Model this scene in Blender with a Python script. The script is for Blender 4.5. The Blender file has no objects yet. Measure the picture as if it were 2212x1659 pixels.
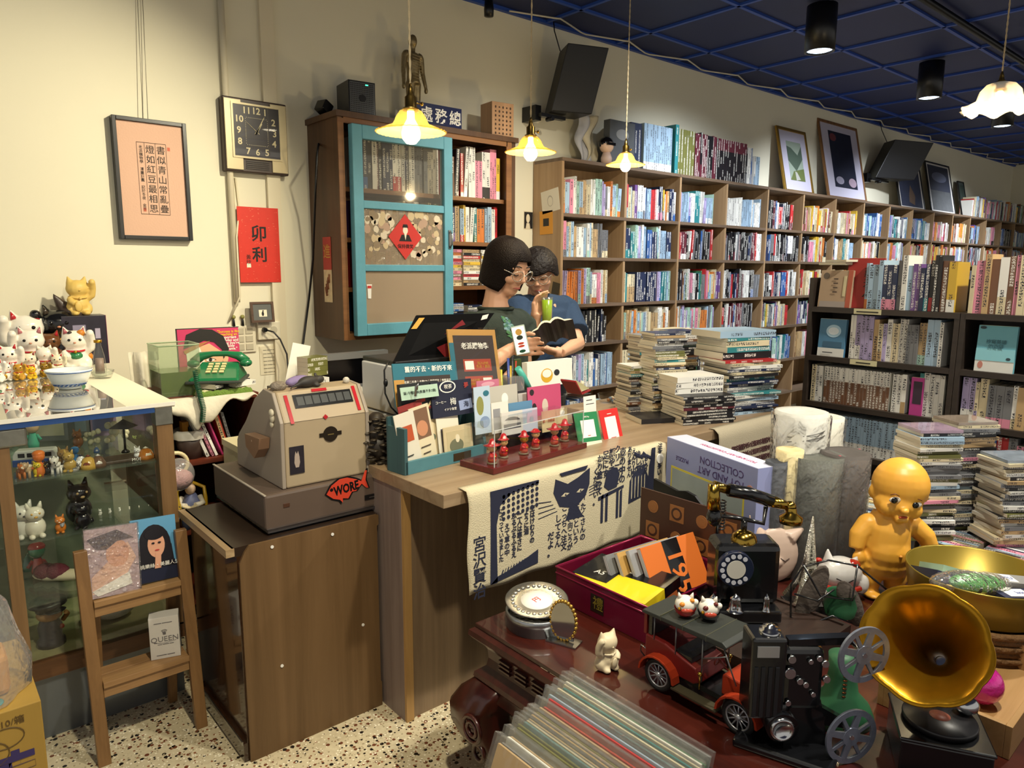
import bpy, bmesh, math, random
from mathutils import Vector, Matrix, Euler, noise
PI = math.pi
SC = bpy.context.scene
COL = SC.collection
RND = random.Random(7)
# camera
CAM_H = 1.45
F_PX = 1551.28
YAW, PITCH, ROLL = math.radians(40.4787), math.radians(9.1281), math.radians(0.2999)
FW = Vector((math.sin(YAW) * math.cos(PITCH), math.cos(YAW) * math.cos(PITCH), -math.sin(PITCH)))
_r = Vector((math.cos(YAW), -math.sin(YAW), 0)); _u = _r.cross(FW)
RT = _r * math.cos(ROLL) + _u * math.sin(ROLL)
UP = _u * math.cos(ROLL) - _r * math.sin(ROLL)
CP = Vector((0, 0, CAM_H))
cam = bpy.data.cameras.new('camera'); co = bpy.data.objects.new('camera', cam); COL.objects.link(co)
cam.sensor_fit = 'HORIZONTAL'; cam.sensor_width = 36.0; cam.lens = 36.0 * F_PX / 2212.0
cam.clip_start = 0.05; cam.clip_end = 60
co.matrix_world = Matrix((RT, UP, -FW)).transposed().to_4x4(); co.location = CP
SC.camera = co
SC.view_settings.view_transform = 'Standard'; SC.view_settings.look = 'None'
SC.view_settings.gamma = 1.0; SC.view_settings.use_curve_mapping = False
SC.view_settings.exposure = 0.0
# warm ambient fill from the world, entering the sides left without walls
W = bpy.data.worlds.new('world'); SC.world = W; W.use_nodes = True
W.node_tree.nodes['Background'].inputs[0].default_value = (1.0, 0.955, 0.88, 1)
W.node_tree.nodes['Background'].inputs[1].default_value = 0.55
def lamp(name, kind, loc, power, color, aim=None, **kw):
 l = bpy.data.lights.new(name, kind); l.energy = power; l.color = color
 for k, v in kw.items(): setattr(l, k, v)
 o = bpy.data.objects.new(name, l); COL.objects.link(o); o.location = loc
 if aim is not None: o.rotation_euler = (Vector(aim) - Vector(loc)).to_track_quat('-Z', 'Y').to_euler()
 return o
WARM, NEUT, COOL = (1.0, 0.90, 0.66), (1.0, 0.94, 0.80), (0.84, 0.91, 1.0)
S_ = 1.15
def sc(p): return Vector((p[0] * S_, p[1] * S_, CAM_H + (p[2] - CAM_H) * S_))
LZ = 2.796  # height of the lamps' lenses
SPOTS = [
 ((1.80, 1.95, LZ), WARM, 330, (0.26, 3.79, 1.25), 74),
 ((0.55, 0.55, LZ), WARM, 185, (0.75, 2.0, 0.7), 95),  # unseen lamp, added to fill the left foreground
 ((4.54, 2.38, LZ), COOL, 245, (4.9, 3.5, 1.15), 112),
 ((6.38, 2.41, LZ), COOL, 245, (6.8, 3.5, 1.15), 112),
 ((8.10, 2.39, LZ), COOL, 245, (8.5, 3.5, 1.15), 112),
 ((10.7, 2.39, LZ), COOL, 300, (10.9, 3.5, 1.15), 112),  # unseen, added at the far end of the row
 ((2.75, 2.0, LZ), NEUT, 190, (3.05, 3.3, 1.0), 100),  # from here on: unseen lamps added as fill
 ((1.60, 0.25, LZ), NEUT, 190, (1.6, 1.0, 0.5), 100),
 ((3.00, 0.20, LZ), NEUT, 220, (2.95, 1.1, 0.8), 100),
]
for i, (p, c, w, a, deg) in enumerate(SPOTS):
 lamp('downlight_beam', 'SPOT', (p[0], p[1], p[2] - 0.012), w, c, a, spot_size=math.radians(deg), spot_blend=0.9, shadow_soft_size=0.045)
# helpers
def ray(x, y):
 return FW + RT * ((x - 1106.0) / F_PX) - UP * ((y - 829.5) / F_PX)
def onz(x, y, z): d = ray(x, y); return CP + d * ((z - CAM_H) / d.z)
def ony(x, y, Y): d = ray(x, y); return CP + d * (Y / d.y)
def onx(x, y, X): d = ray(x, y); return CP + d * (X / d.x)
def hexc(h):
 if not isinstance(h, str): return tuple(h)[:3]
 h = h.lstrip('#'); o = []
 for i in (0, 2, 4):
  c = int(h[i:i + 2], 16) / 255.0
  o.append(c / 12.92 if c <= 0.04045 else ((c + 0.055) / 1.055) ** 2.4)
 return tuple(o)
MATS = {}
def nd(nt, t, **kw):
 n = nt.nodes.new(t)
 for k, v in kw.items():
  if k in n.inputs.keys() if isinstance(k, str) else False: n.inputs[k].default_value = v
  else: setattr(n, k, v)
 return n
def M(name, col=None, rough=0.5, metal=0.0, em=None, es=0.0, vary=0.0, vscale=8.0, bump=0.0, bscale=60.0, coat=0.0, sub=0.0, spec=0.5):
 if name in MATS: return MATS[name]
 m = bpy.data.materials.new(name); m.use_nodes = True; MATS[name] = m
 nt = m.node_tree; b = nt.nodes['Principled BSDF']
 c = hexc(col); b.inputs['Base Color'].default_value = (*c, 1); b.inputs['Roughness'].default_value = rough
 b.inputs['Metallic'].default_value = metal; b.inputs['Coat Weight'].default_value = coat
 b.inputs['Specular IOR Level'].default_value = spec
 if sub: b.inputs['Subsurface Weight'].default_value = sub; b.inputs['Subsurface Radius'].default_value = (0.02, 0.01, 0.006)
 if em is not None: b.inputs['Emission Color'].default_value = (*hexc(em), 1); b.inputs['Emission Strength'].default_value = es
 L = nt.links.new
 if vary or bump:
  tc = nt.nodes.new('ShaderNodeTexCoord')
 if vary:
  n = nt.nodes.new('ShaderNodeTexNoise'); n.inputs['Scale'].default_value = vscale; n.inputs['Detail'].default_value = 5
  L(tc.outputs['Object'], n.inputs['Vector'])
  mx = nt.nodes.new('ShaderNodeMix'); mx.data_type = 'RGBA'
  mx.inputs['A'].default_value = (*[max(0, x * (1 - vary)) for x in c], 1); mx.inputs['B'].default_value = (*[min(1, x * (1 + vary)) for x in c], 1)
  L(n.outputs['Fac'], mx.inputs['Factor']); L(mx.outputs['Result'], b.inputs['Base Color'])
 if bump:
  n2 = nt.nodes.new('ShaderNodeTexNoise'); n2.inputs['Scale'].default_value = bscale; n2.inputs['Detail'].default_value = 3
  L(tc.outputs['Object'], n2.inputs['Vector'])
  bp = nt.nodes.new('ShaderNodeBump'); bp.inputs['Strength'].default_value = bump; bp.inputs['Distance'].default_value = 0.01
  L(n2.outputs['Fac'], bp.inputs['Height']); L(bp.outputs['Normal'], b.inputs['Normal'])
 return m
def wood(name, c1, c2, axis='z', scale=6.0, rough=0.45, streak=14.0, coat=0.0):
 if name in MATS: return MATS[name]
 m = M(name, c1, rough, coat=coat); nt = m.node_tree; L = nt.links.new; b = nt.nodes['Principled BSDF']
 tc = nt.nodes.new('ShaderNodeTexCoord'); mp = nt.nodes.new('ShaderNodeMapping')
 s = [scale * streak / 4] * 3; s['xyz'.index(axis)] = scale / 6
 mp.inputs['Scale'].default_value = s
 n = nt.nodes.new('ShaderNodeTexNoise'); n.inputs['Scale'].default_value = 1.0; n.inputs['Detail'].default_value = 6; n.inputs['Roughness'].default_value = 0.65; n.inputs['Distortion'].default_value = 0.6
 L(tc.outputs['Object'], mp.inputs['Vector']); L(mp.outputs['Vector'], n.inputs['Vector'])
 r = nt.nodes.new('ShaderNodeValToRGB'); r.color_ramp.elements[0].position = 0.3; r.color_ramp.elements[1].position = 0.72
 r.color_ramp.elements[0].color = (*hexc(c2), 1); r.color_ramp.elements[1].color = (*hexc(c1), 1)
 L(n.outputs['Fac'], r.inputs['Fac']); L(r.outputs['Color'], b.inputs['Base Color'])
 bp = nt.nodes.new('ShaderNodeBump'); bp.inputs['Strength'].default_value = 0.08; bp.inputs['Distance'].default_value = 0.004
 L(n.outputs['Fac'], bp.inputs['Height']); L(bp.outputs['Normal'], b.inputs['Normal'])
 return m
def glass(name, tint=(1, 1, 1), rough=0.02, refl=1.0, opac=0.0, bump=0.0, bscale=40.0, diff=(0.8, 0.8, 0.8)):
 """clear pane: fresnel mix of transparent and glossy, with an optional milky diffuse share"""
 if name in MATS: return MATS[name]
 m = bpy.data.materials.new(name); m.use_nodes = True; MATS[name] = m
 nt = m.node_tree; nt.nodes.clear(); L = nt.links.new
 o = nt.nodes.new('ShaderNodeOutputMaterial'); t = nt.nodes.new('ShaderNodeBsdfTransparent'); t.inputs[0].default_value = (*tint, 1)
 g = nt.nodes.new('ShaderNodeBsdfGlossy'); g.inputs['Roughness'].default_value = rough
 fr = nt.nodes.new('ShaderNodeFresnel'); fr.inputs[0].default_value = 1.45
 ge = nt.nodes.new('ShaderNodeNewGeometry'); im = nt.nodes.new('ShaderNodeMapRange'); im.inputs['To Min'].default_value = 1.45; im.inputs['To Max'].default_value = 1 / 1.45; L(ge.outputs['Backfacing'], im.inputs['Value']); L(im.outputs[0], fr.inputs[0])
 mu = nt.nodes.new('ShaderNodeMath'); mu.operation = 'MULTIPLY'; mu.inputs[1].default_value = refl; mu.use_clamp = True
 L(fr.outputs[0], mu.inputs[0]); mx = nt.nodes.new('ShaderNodeMixShader')
 L(mu.outputs[0], mx.inputs[0]); L(t.outputs[0], mx.inputs[1]); L(g.outputs[0], mx.inputs[2]); out = mx
 if opac:
  d = nt.nodes.new('ShaderNodeBsdfDiffuse'); d.inputs[0].default_value = (*diff, 1); m2 = nt.nodes.new('ShaderNodeMixShader'); m2.inputs[0].default_value = opac
  L(mx.outputs[0], m2.inputs[1]); L(d.outputs[0], m2.inputs[2]); out = m2
 if bump:
  tc = nt.nodes.new('ShaderNodeTexCoord'); n = nt.nodes.new('ShaderNodeTexNoise'); n.inputs['Scale'].default_value = bscale; n.inputs['Detail'].default_value = 2
  L(tc.outputs['Object'], n.inputs['Vector']); bp = nt.nodes.new('ShaderNodeBump'); bp.inputs['Strength'].default_value = bump; bp.inputs['Distance'].default_value = 0.02
  L(n.outputs['Fac'], bp.inputs['Height']); L(bp.outputs['Normal'], g.inputs['Normal']); L(bp.outputs['Normal'], fr.inputs['Normal'])
 L(out.outputs[0], o.inputs[0]); return m
class MB:
 """collects shapes into one mesh; X is the transform applied to what is added"""
 def __init__(s): s.v = []; s.f = []; s.m = []; s.s = []; s.X = Matrix.Identity(4); s.uv = {}; s.c1 = {}; s.c2 = {}
 def pt(s, p): s.v.append(s.X @ Vector(p)); return len(s.v) - 1
 def face(s, idx, m=0, sm=False): s.f.append(tuple(idx)); s.m.append(m); s.s.append(sm); return len(s.f) - 1
 def quad(s, a, b, c, d, m=0): return s.face([s.pt(p) for p in (a, b, c, d)], m)
 def poly(s, pts, m=0): return s.face([s.pt(p) for p in pts], m)
 def bx(s, x0, x1, y0, y1, z0, z1, m=0):
  i = [s.pt((x, y, z)) for z in (z0, z1) for y in (y0, y1) for x in (x0, x1)]
  for q in ((0, 2, 3, 1), (4, 5, 7, 6), (0, 1, 5, 4), (2, 6, 7, 3), (0, 4, 6, 2), (1, 3, 7, 5)): s.face([i[k] for k in q], m)
  return s
 def box(s, c, d, m=0): return s.bx(c[0] - d[0] / 2, c[0] + d[0] / 2, c[1] - d[1] / 2, c[1] + d[1] / 2, c[2] - d[2] / 2, c[2] + d[2] / 2, m)
 def ring(s, c, r, ax, n):
  ax = Vector(ax).normalized(); a = ax.orthogonal().normalized(); b = ax.cross(a)
  return [s.pt(Vector(c) + a * (r * math.cos(2 * PI * k / n)) + b * (r * math.sin(2 * PI * k / n))) for k in range(n)]
 def skin(s, A, B, m, sm=True):
  n = len(A)
  for k in range(n): s.face([A[k], A[(k + 1) % n], B[(k + 1) % n], B[k]], m, sm)
 def cyl(s, p, q, r, r2=None, n=16, m=0, cap=True):
  p = Vector(p); q = Vector(q); r2 = r if r2 is None else r2; ax = q - p
  A = s.ring(p, r, ax, n); B = s.ring(q, r2, ax, n); s.skin(A, B, m)
  if cap: s.face(A[::-1], m); s.face(B, m)
  return s
 def tube(s, pts, r, n=6, m=0, closed=False):
  pts = [Vector(p) for p in pts]; N = len(pts); rr = r if isinstance(r, (list, tuple)) else [r] * N; prev = None; rings = []
  for i in range(N):
   a = pts[i - 1] if (i or closed) else pts[i]; b = pts[(i + 1) % N] if (i < N - 1 or closed) else pts[i]
   t = (b - a).normalized();
   if t.length < 1e-9: t = Vector((0, 0, 1))
   u = t.orthogonal().normalized() if prev is None else (prev - t * prev.dot(t)).normalized()
   prev = u; w = t.cross(u)
   rings.append([s.pt(pts[i] + (u * math.cos(2 * PI * k / n) + w * math.sin(2 * PI * k / n)) * rr[i]) for k in range(n)])
  for i in range(N - 1 + (1 if closed else 0)): s.skin(rings[i], rings[(i + 1) % N], m)
  if not closed: s.face(rings[0][::-1], m); s.face(rings[-1], m)
  return s
 def lathe(s, prof, n=24, m=0, at=(0, 0, 0), wob=None):
  prev = None
  for r, z in prof:
   R = [s.pt((at[0] + math.cos(2 * PI * k / n) * (r * (wob(k / n, r, z) if wob else 1)), at[1] + math.sin(2 * PI * k / n) * (r * (wob(k / n, r, z) if wob else 1)), at[2] + z)) for k in range(n)]
   if prev: s.skin(prev, R, m)
   prev = R
  return s
 def ball(s, c, r, n=14, m=0, rows=None):
  r = (r, r, r) if not isinstance(r, (tuple, list)) else r; rows = rows or max(6, n // 2 + 1)
  prev = None; top = s.pt((c[0], c[1], c[2] + r[2])); bot = s.pt((c[0], c[1], c[2] - r[2]))
  for j in range(1, rows):
   th = PI * j / rows
   R = [s.pt((c[0] + r[0] * math.sin(th) * math.cos(2 * PI * k / n), c[1] + r[1] * math.sin(th) * math.sin(2 * PI * k / n), c[2] + r[2] * math.cos(th))) for k in range(n)]
   if prev is None:
    for k in range(n): s.face([top, R[k], R[(k + 1) % n]], m, True)
   else: s.skin(prev, R, m)
   prev = R
  for k in range(n): s.face([prev[k], bot, prev[(k + 1) % n]], m, True)
  return s
 def prism(s, poly, a, b, m=0, ax='z', me=None, sm=False):
  """extrude a 2-D outline from a to b along an axis (outline given in the two other axes)"""
  def P(u, v, w): return {'z': (u, v, w), 'y': (u, w, v), 'x': (w, u, v)}[ax]
  A = [s.pt(P(u, v, a)) for u, v in poly]; B = [s.pt(P(u, v, b)) for u, v in poly]
  s.skin(A, B, m if me is None else me, sm); s.face(A[::-1], m); s.face(B, m); return s
 def build(s, name, mats, parent=None, bev=0.0, seg=2, fix=True, loc=None, rot=None, sub=0):
  me = bpy.data.meshes.new(name); me.from_pydata([tuple(p) for p in s.v], [], s.f)
  if not isinstance(mats, (list, tuple)): mats = [mats]
  for k in mats: me.materials.append(k)
  me.polygons.foreach_set('material_index', s.m); me.polygons.foreach_set('use_smooth', s.s)
  if s.uv or s.c1:
   me.uv_layers.new(name='UVMap'); me.attributes.new('c1', 'FLOAT_COLOR', 'CORNER'); me.attributes.new('c2', 'FLOAT_COLOR', 'CORNER')
   U, A, B = [], [], []
   for i, f in enumerate(s.f):
    u = s.uv.get(i) or [(9, 9)] * len(f); U += [x for p in u for x in p]
    A += (*s.c1.get(i, (.8, .8, .75)), 1) * len(f); B += (*s.c2.get(i, (0, 0, 0)), 1) * len(f)
   me.uv_layers['UVMap'].data.foreach_set('uv', U); me.attributes['c1'].data.foreach_set('color', A); me.attributes['c2'].data.foreach_set('color', B)
  elif fix:
   bm = bmesh.new(); bm.from_mesh(me); bmesh.ops.recalc_face_normals(bm, faces=bm.faces); bm.to_mesh(me); bm.free()
  o = bpy.data.objects.new(name, me); COL.objects.link(o)
  if parent is not None: o.parent = parent
  if loc is not None: o.location = loc
  if rot is not None: o.rotation_euler = rot
  if bev:
   md = o.modifiers.new('bevel', 'BEVEL'); md.width = bev; md.segments = seg; md.limit_method = 'ANGLE'; md.angle_limit = 0.7
  if sub:
   md = o.modifiers.new('sub', 'SUBSURF'); md.levels = sub; md.render_levels = sub
  return o
def tag(o, label, cat, group=None, kind=None):
 if label: o['label'] = label
 if cat: o['category'] = cat
 if group: o['group'] = group
 if kind: o['kind'] = kind
 return o
def thing(name, label, cat, loc=(0, 0, 0), rz=0.0, group=None, rot=None):
 o = bpy.data.objects.new(name, None); COL.objects.link(o); o.location = loc
 o.rotation_euler = rot if rot is not None else (0, 0, rz); o.empty_display_size = 0.05
 return tag(o, label, cat, group)
def struct(o): o['kind'] = 'structure'; return o
def kids(o): return [c for c in o.children]
def copy_tree(o, parent=None, loc=None, rz=None, label=None):
 c = o.copy(); COL.objects.link(c); c.parent = parent
 if loc is not None: c.location = loc
 if rz is not None: c.rotation_euler.z = rz
 if label: c['label'] = label
 for ch in list(o.children): copy_tree(ch, c)
 return c
TXT = {}
def text(body, size, parent, mat, loc, rot=(PI / 2, 0, 0), vertical=False, name='lettering', ext=0.0004, bold=0.0, sx=1.0, gap=1.0, res=2):
 """raised lettering as a mesh; faces its local +z before rot (default: faces -y)"""
 key = (body, size, vertical, ext, bold, gap)
 if key not in TXT:
  cu = bpy.data.curves.new('t', 'FONT'); cu.body = '\n'.join(body) if vertical else body
  cu.size = size; cu.align_x = 'CENTER'; cu.align_y = 'CENTER'; cu.extrude = ext; cu.offset = bold; cu.resolution_u = res
  if vertical: cu.space_line = gap
  else: cu.space_character = gap
  ob = bpy.data.objects.new('t', cu); COL.objects.link(ob)
  dg = bpy.context.evaluated_depsgraph_get(); dg.update()
  me = bpy.data.meshes.new_from_object(ob.evaluated_get(dg)); bpy.data.objects.remove(ob); TXT[key] = me
 me = TXT[key].copy(); me.materials.clear(); me.materials.append(mat)
 o = bpy.data.objects.new(name, me); COL.objects.link(o); o.parent = parent; o.location = loc; o.rotation_euler = rot; o.scale = (sx, 1, 1)
 return o
ORD = 'first second third fourth fifth sixth seventh eighth ninth tenth eleventh twelfth thirteenth fourteenth fifteenth sixteenth seventeenth eighteenth nineteenth twentieth'.split()
for _t, _n in (('twenty', 'twentieth'), ('thirty', 'thirtieth'), ('forty', 'fortieth'), ('fifty', 'fiftieth'), ('sixty', 'sixtieth')):
 ORD = ORD[:-1] + [_n] + [_t + '-' + w for w in ORD[:9]] + ['x']
ORD = ORD[:-1]
FY, FX, FZ = (PI / 2, 0, 0), (PI / 2, 0, -PI / 2), (0, 0, 0)
# room shell
YW, ZC, XE = 3.30 * S_, CAM_H + 1.42 * S_, 13.6
plaster = M('cream_plaster', '#e2dcc4', 0.85, vary=0.03, vscale=3, bump=0.05, bscale=25)
struct(MB().bx(-2.5, XE + .15, YW, YW + .15, 0, 3.4).build('wall_back', plaster))
struct(MB().bx(XE, XE + .15, -3, YW, 0, 3.4).build('wall_right', plaster))
def terrazzo():
 m = M('terrazzo', '#cdbf9f', 0.28); nt = m.node_tree; L = nt.links.new; b = nt.nodes['Principled BSDF']
 tc = nt.nodes.new('ShaderNodeTexCoord'); last = None
 base = nt.nodes.new('ShaderNodeTexNoise'); base.inputs['Scale'].default_value = 60; L(tc.outputs['Object'], base.inputs['Vector'])
 mx = nt.nodes.new('ShaderNodeMix'); mx.data_type = 'RGBA'; mx.inputs['A'].default_value = (*hexc('#b9ab8a'), 1); mx.inputs['B'].default_value = (*hexc('#dccfae'), 1)
 L(base.outputs['Fac'], mx.inputs['Factor']); last = mx.outputs['Result']
 for sc, thr, rnd, cols in ((55, 0.36, 0.45, ('#1d1712', '#6d3f28')), (80, 0.33, 0.42, ('#8a5638', '#221a15')), (120, 0.36, 0.5, ('#f2ead2', '#9b8c6d'))):
  v = nt.nodes.new('ShaderNodeTexVoronoi'); v.inputs['Scale'].default_value = sc; L(tc.outputs['Object'], v.inputs['Vector'])
  s = nt.nodes.new('ShaderNodeSeparateColor'); L(v.outputs['Color'], s.inputs[0])
  a = nt.nodes.new('ShaderNodeMath'); a.operation = 'LESS_THAN'; a.inputs[1].default_value = thr; L(v.outputs['Distance'], a.inputs[0])
  c = nt.nodes.new('ShaderNodeMath'); c.operation = 'LESS_THAN'; c.inputs[1].default_value = rnd; L(s.outputs[0], c.inputs[0])
  an = nt.nodes.new('ShaderNodeMath'); an.operation = 'MULTIPLY'; L(a.outputs[0], an.inputs[0]); L(c.outputs[0], an.inputs[1])
  g = nt.nodes.new('ShaderNodeMath'); g.operation = 'GREATER_THAN'; g.inputs[1].default_value = 0.5; L(s.outputs[1], g.inputs[0])
  cm = nt.nodes.new('ShaderNodeMix'); cm.data_type = 'RGBA'; cm.inputs['A'].default_value = (*hexc(cols[0]), 1); cm.inputs['B'].default_value = (*hexc(cols[1]), 1); L(g.outputs[0], cm.inputs['Factor'])
  m2 = nt.nodes.new('ShaderNodeMix'); m2.data_type = 'RGBA'; L(an.outputs[0], m2.inputs['Factor']); L(last, m2.inputs['A']); L(cm.outputs['Result'], m2.inputs['B']); last = m2.outputs['Result']
 L(last, b.inputs['Base Color']); return m
struct(MB().bx(-2.5, XE, -3, YW, -.1, 0).build('floor', terrazzo()))
navy = M('navy_ceiling_panel', '#081a4e', 0.6, vary=0.15, vscale=2)
struct(MB().bx(-2.5, XE, -3, YW, ZC + .012, ZC + .1).build('ceiling', navy))
g = MB(); gx0 = 3.05 * S_
for i in range(-9, 16):
 x = gx0 + .605 * S_ * i
 g.bx(x - .012, x + .012, -3, YW, ZC - .004, ZC + .014)
for j in range(0, 11):
 y = YW - .30 * S_ - .605 * S_ * j
 g.bx(-2.5, XE, y - .012, y + .012, ZC - .004, ZC + .014)
g.bx(-2.5, XE, YW - .03, YW, ZC - .01, ZC + .014)
struct(g.build('trim_1', M('navy_grid', '#2448a0', 0.5)))
w = MB()
pts = []
for i in range(0, 205):
 x = 3.15 + i * .05
 ph = (x * 1.435) % 1.0
 pts.append((x, YW - .05 - .11 * abs(ph - .5) * 2 - .02 * noise.noise((x, 0, 0)), ZC - .012 - .006 * ph))
tag(w.tube(pts, .006, 5).build('cable', M('white_cable', '#cfc8b4', 0.5)), 'long white cable looping along the top of the wall under the navy ceiling', 'cable')
p = onz(2000, 0, ZC - .03); q = onz(2212, 135, ZC - .03); d = (q - p).normalized()
t = MB().tube([p - d * .6, q + d * 5.5], .022, 4)
tag(t.build('lighting_track', M('black_track', '#0b0b0d', 0.4)), 'black lighting track running under the navy ceiling above the shop', 'lighting track')
blackpl = M('black_plastic', '#0c0c0e', 0.35)
lens = M('cool_lens', '#cfe4ff', 0.3, em='#cfe6ff', es=9.0)
lensw = M('warm_lens', '#fff0d0', 0.3, em='#fff0d0', es=9.0)
def downlight(p, label, cool):
 t = thing('ceiling_downlight', label, 'ceiling light', (p[0], p[1], p[2]), group='black cylinder downlights')
 m = MB(); m.lathe([(.0, .27), (.09, .27), (.09, .0), (.077, .0), (.077, .022)], 28)
 m.build('housing', blackpl, t)
 MB().lathe([(.0, .008), (.06, .006), (.077, .012), (.077, .022), (0, .022)], 24).build('lens', lens if cool else lensw, t)
 MB().bx(-.012, .012, -.02, .02, .27, .288).build('bracket', blackpl, t)
DL = {2: 'large black cylinder downlight nearest the hanging pendant lamps', 3: 'black cylinder downlight second along the navy ceiling', 4: 'black cylinder downlight glowing behind the scalloped pendant'}
for i, s in enumerate(SPOTS):
 lab = DL.get(i, 'black cylinder downlight added out of sight, %s along the ceiling row' % ORD[i])  # unseen ones are added as fill; the first gives the wall's bright spot
 downlight(s[0], lab, s[1] == COOL)
# pendants
brass = M('aged_brass', '#a88a4a', 0.3, 1.0)
bulbm = M('lit_bulb', '#fff6dc', 0.3, em='#ffe7b0', es=22.0)
ropem = M('twisted_cord', '#b9a98a', 0.8)
amber = glass('amber_ribbed_glass', (0.93, 0.80, 0.40), 0.12, 1.0, 0.26, diff=(0.85, 0.7, 0.28))
def pendant(px, py, Y, r, label, kind='amber'):
 """px, py: the bulb's centre in the photo; Y: its distance from the camera plane"""
 P = ony(px, py, Y); t = thing('pendant_lamp', label, 'pendant lamp', P, group='glass pendant lamps')
 n = 36; k = r / .115
 sh = MB()
 if kind == 'amber':
  prof = [(.022, .075), (.038, .07), (.050, .052), (.057, .036), (.062, .027), (.09, .016), (.115, .004)]
  sh.lathe([(a * k, b * k) for a, b in prof], n * 2, wob=lambda u, rr, z: 1 + (0.035 if z < .03 * k else 0.0) * (1 if int(u * n * 2) % 2 else -1) * min(1, rr / r))
  sh.build('lamp_shade', amber, t)
  rim = MB(); rim.tube([(math.cos(2 * PI * i / 72) * r * (1.03 if i % 2 else .97), math.sin(2 * PI * i / 72) * r * (1.03 if i % 2 else .97), .004 * k) for i in range(72)], .0028 * k, 4, closed=True)
  rim.build('rim', amber, t)
 else:
  fr = glass('frosted_petal_glass', (0.95, 0.9, 0.82), 0.2, 1.0, 0.42, diff=(1, .93, .82))
  prof = [(.03, .11), (.06, .10), (.085, .07), (.095, .03), (.125, -.005), (.15, -.012)]
  sh.lathe([(a * k, b * k) for a, b in prof], 64, wob=lambda u, rr, z: 1 + (.10 if rr > .1 * k else .03) * math.cos(2 * PI * u * 8))
  o = sh.build('lamp_shade', fr, t)
  for v in o.data.vertices:
   rr = math.hypot(v.co.x, v.co.y)
   if rr > .11 * k: v.co.z += .016 * k * math.cos(math.atan2(v.co.y, v.co.x) * 8)
 b = MB(); b.lathe([(0, -.036 * k), (.016 * k, -.033 * k), (.029 * k, -.018 * k), (.032 * k, 0), (.026 * k, .022 * k), (.013 * k, .045 * k), (.012 * k, .07 * k)], 18)
 b.build('bulb', bulbm, t)
 s = MB(); s.lathe([(0, .07 * k), (.026 * k, .072 * k), (.028 * k, .08 * k), (.02 * k, .084 * k), (.02 * k, .115 * k), (.012 * k, .122 * k), (.009 * k, .14 * k), (.003, .16 * k), (0, .16 * k)], 18)
 s.build('socket', brass, t)
 s = MB(); s.cyl((.02 * k, 0, .1 * k), (.042 * k, 0, .1 * k), .003 * k, n=8); s.ball((.045 * k, 0, .1 * k), (.004 * k, .009 * k, .007 * k), 8)
 s.build('switch', brass, t)
 c = MB(); top = ZC - P.z
 for j in range(2):
  c.tube([(.0018 * math.cos(i * .9 + j * PI), .0018 * math.sin(i * .9 + j * PI), .155 * k + (top - .155 * k) * i / 110) for i in range(111)], .0021, 5)
 c.build('cord', ropem, t)
 lamp('pendant_glow', 'POINT', P - Vector((0, 0, .045 * k)), 9.0 if kind == 'amber' else 11, (1.0, 0.80, 0.48), shadow_soft_size=.03)
pendant(888, 288, 1.95, .105, 'amber glass pendant lamp hanging before the blue cabinet door')
pendant(1146, 331, 2.35, .105, 'amber glass pendant lamp hanging between its two twins')
pendant(1351, 358, 2.75, .105, 'amber glass pendant lamp hanging before the wall bookcase')
pendant(2157, 232, 1.10, .105, 'large scalloped petal glass pendant lamp under the navy ceiling', 'petal')
# big furniture
def boxes(name, mats, parent, lst, bev=0.0, loc=None, rot=None):
 m = MB()
 for b in lst: m.bx(*b)
 return m.build(name, mats, parent, bev=bev, loc=loc, rot=rot)
shelfw = wood('shelf_veneer', '#a88a66', '#8a6d4d', 'z', 5)
shelfwx = wood('shelf_veneer_edge', '#75604c', '#5d4b3b', 'x', 5)
BX0, BP, BY, BT = 2.97 * S_, .552 * S_, 3.05 * S_, .022
BD = .27
ROWS = [CAM_H + (z - CAM_H) * S_ for z in (1.77, 1.52, 1.24, 1.00, .72, .44, .12)]
BTOP = CAM_H + .63 * S_
def bookcase(i, label):
 x0 = BX0 + 2 * BP * i
 t = thing('wall_bookcase', label, 'bookcase', (x0, BY, 0), group='wall bookcase units')
 boxes('side_panel', shelfw, t, [(0, BT, 0, BD, .0, BTOP - BT)])
 boxes('side_panel', shelfw, t, [(2 * BP - .002, 2 * BP + BT - .004, 0, BD, 0, BTOP - BT)]) if i == 7 else None
 boxes('divider', shelfw, t, [(BP, BP + BT, .002, BD, .06, BTOP - BT)])
 boxes('back_panel', shelfw, t, [(.0, 2 * BP - .002, BD, BD + .008, 0.04, BTOP)])
 boxes('top_board', shelfwx, t, [(0, 2 * BP - .002, -.004, BD, BTOP - BT, BTOP)])
 for z in ROWS:
  boxes('shelf', shelfwx, t, [(BT, 2 * BP - .002, -.002, BD, z - BT, z)])
 return t
bn = ['nearest the blue cabinet', 'second along from the blue cabinet', 'third along from the blue cabinet', 'fourth along from the blue cabinet', 'fifth along from the blue cabinet', 'sixth along from the blue cabinet', 'seventh along from the blue cabinet', 'farthest, against the end wall']
for i in range(8): bookcase(i, 'tall wood-veneer bookcase unit against the wall, ' + bn[i])
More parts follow.
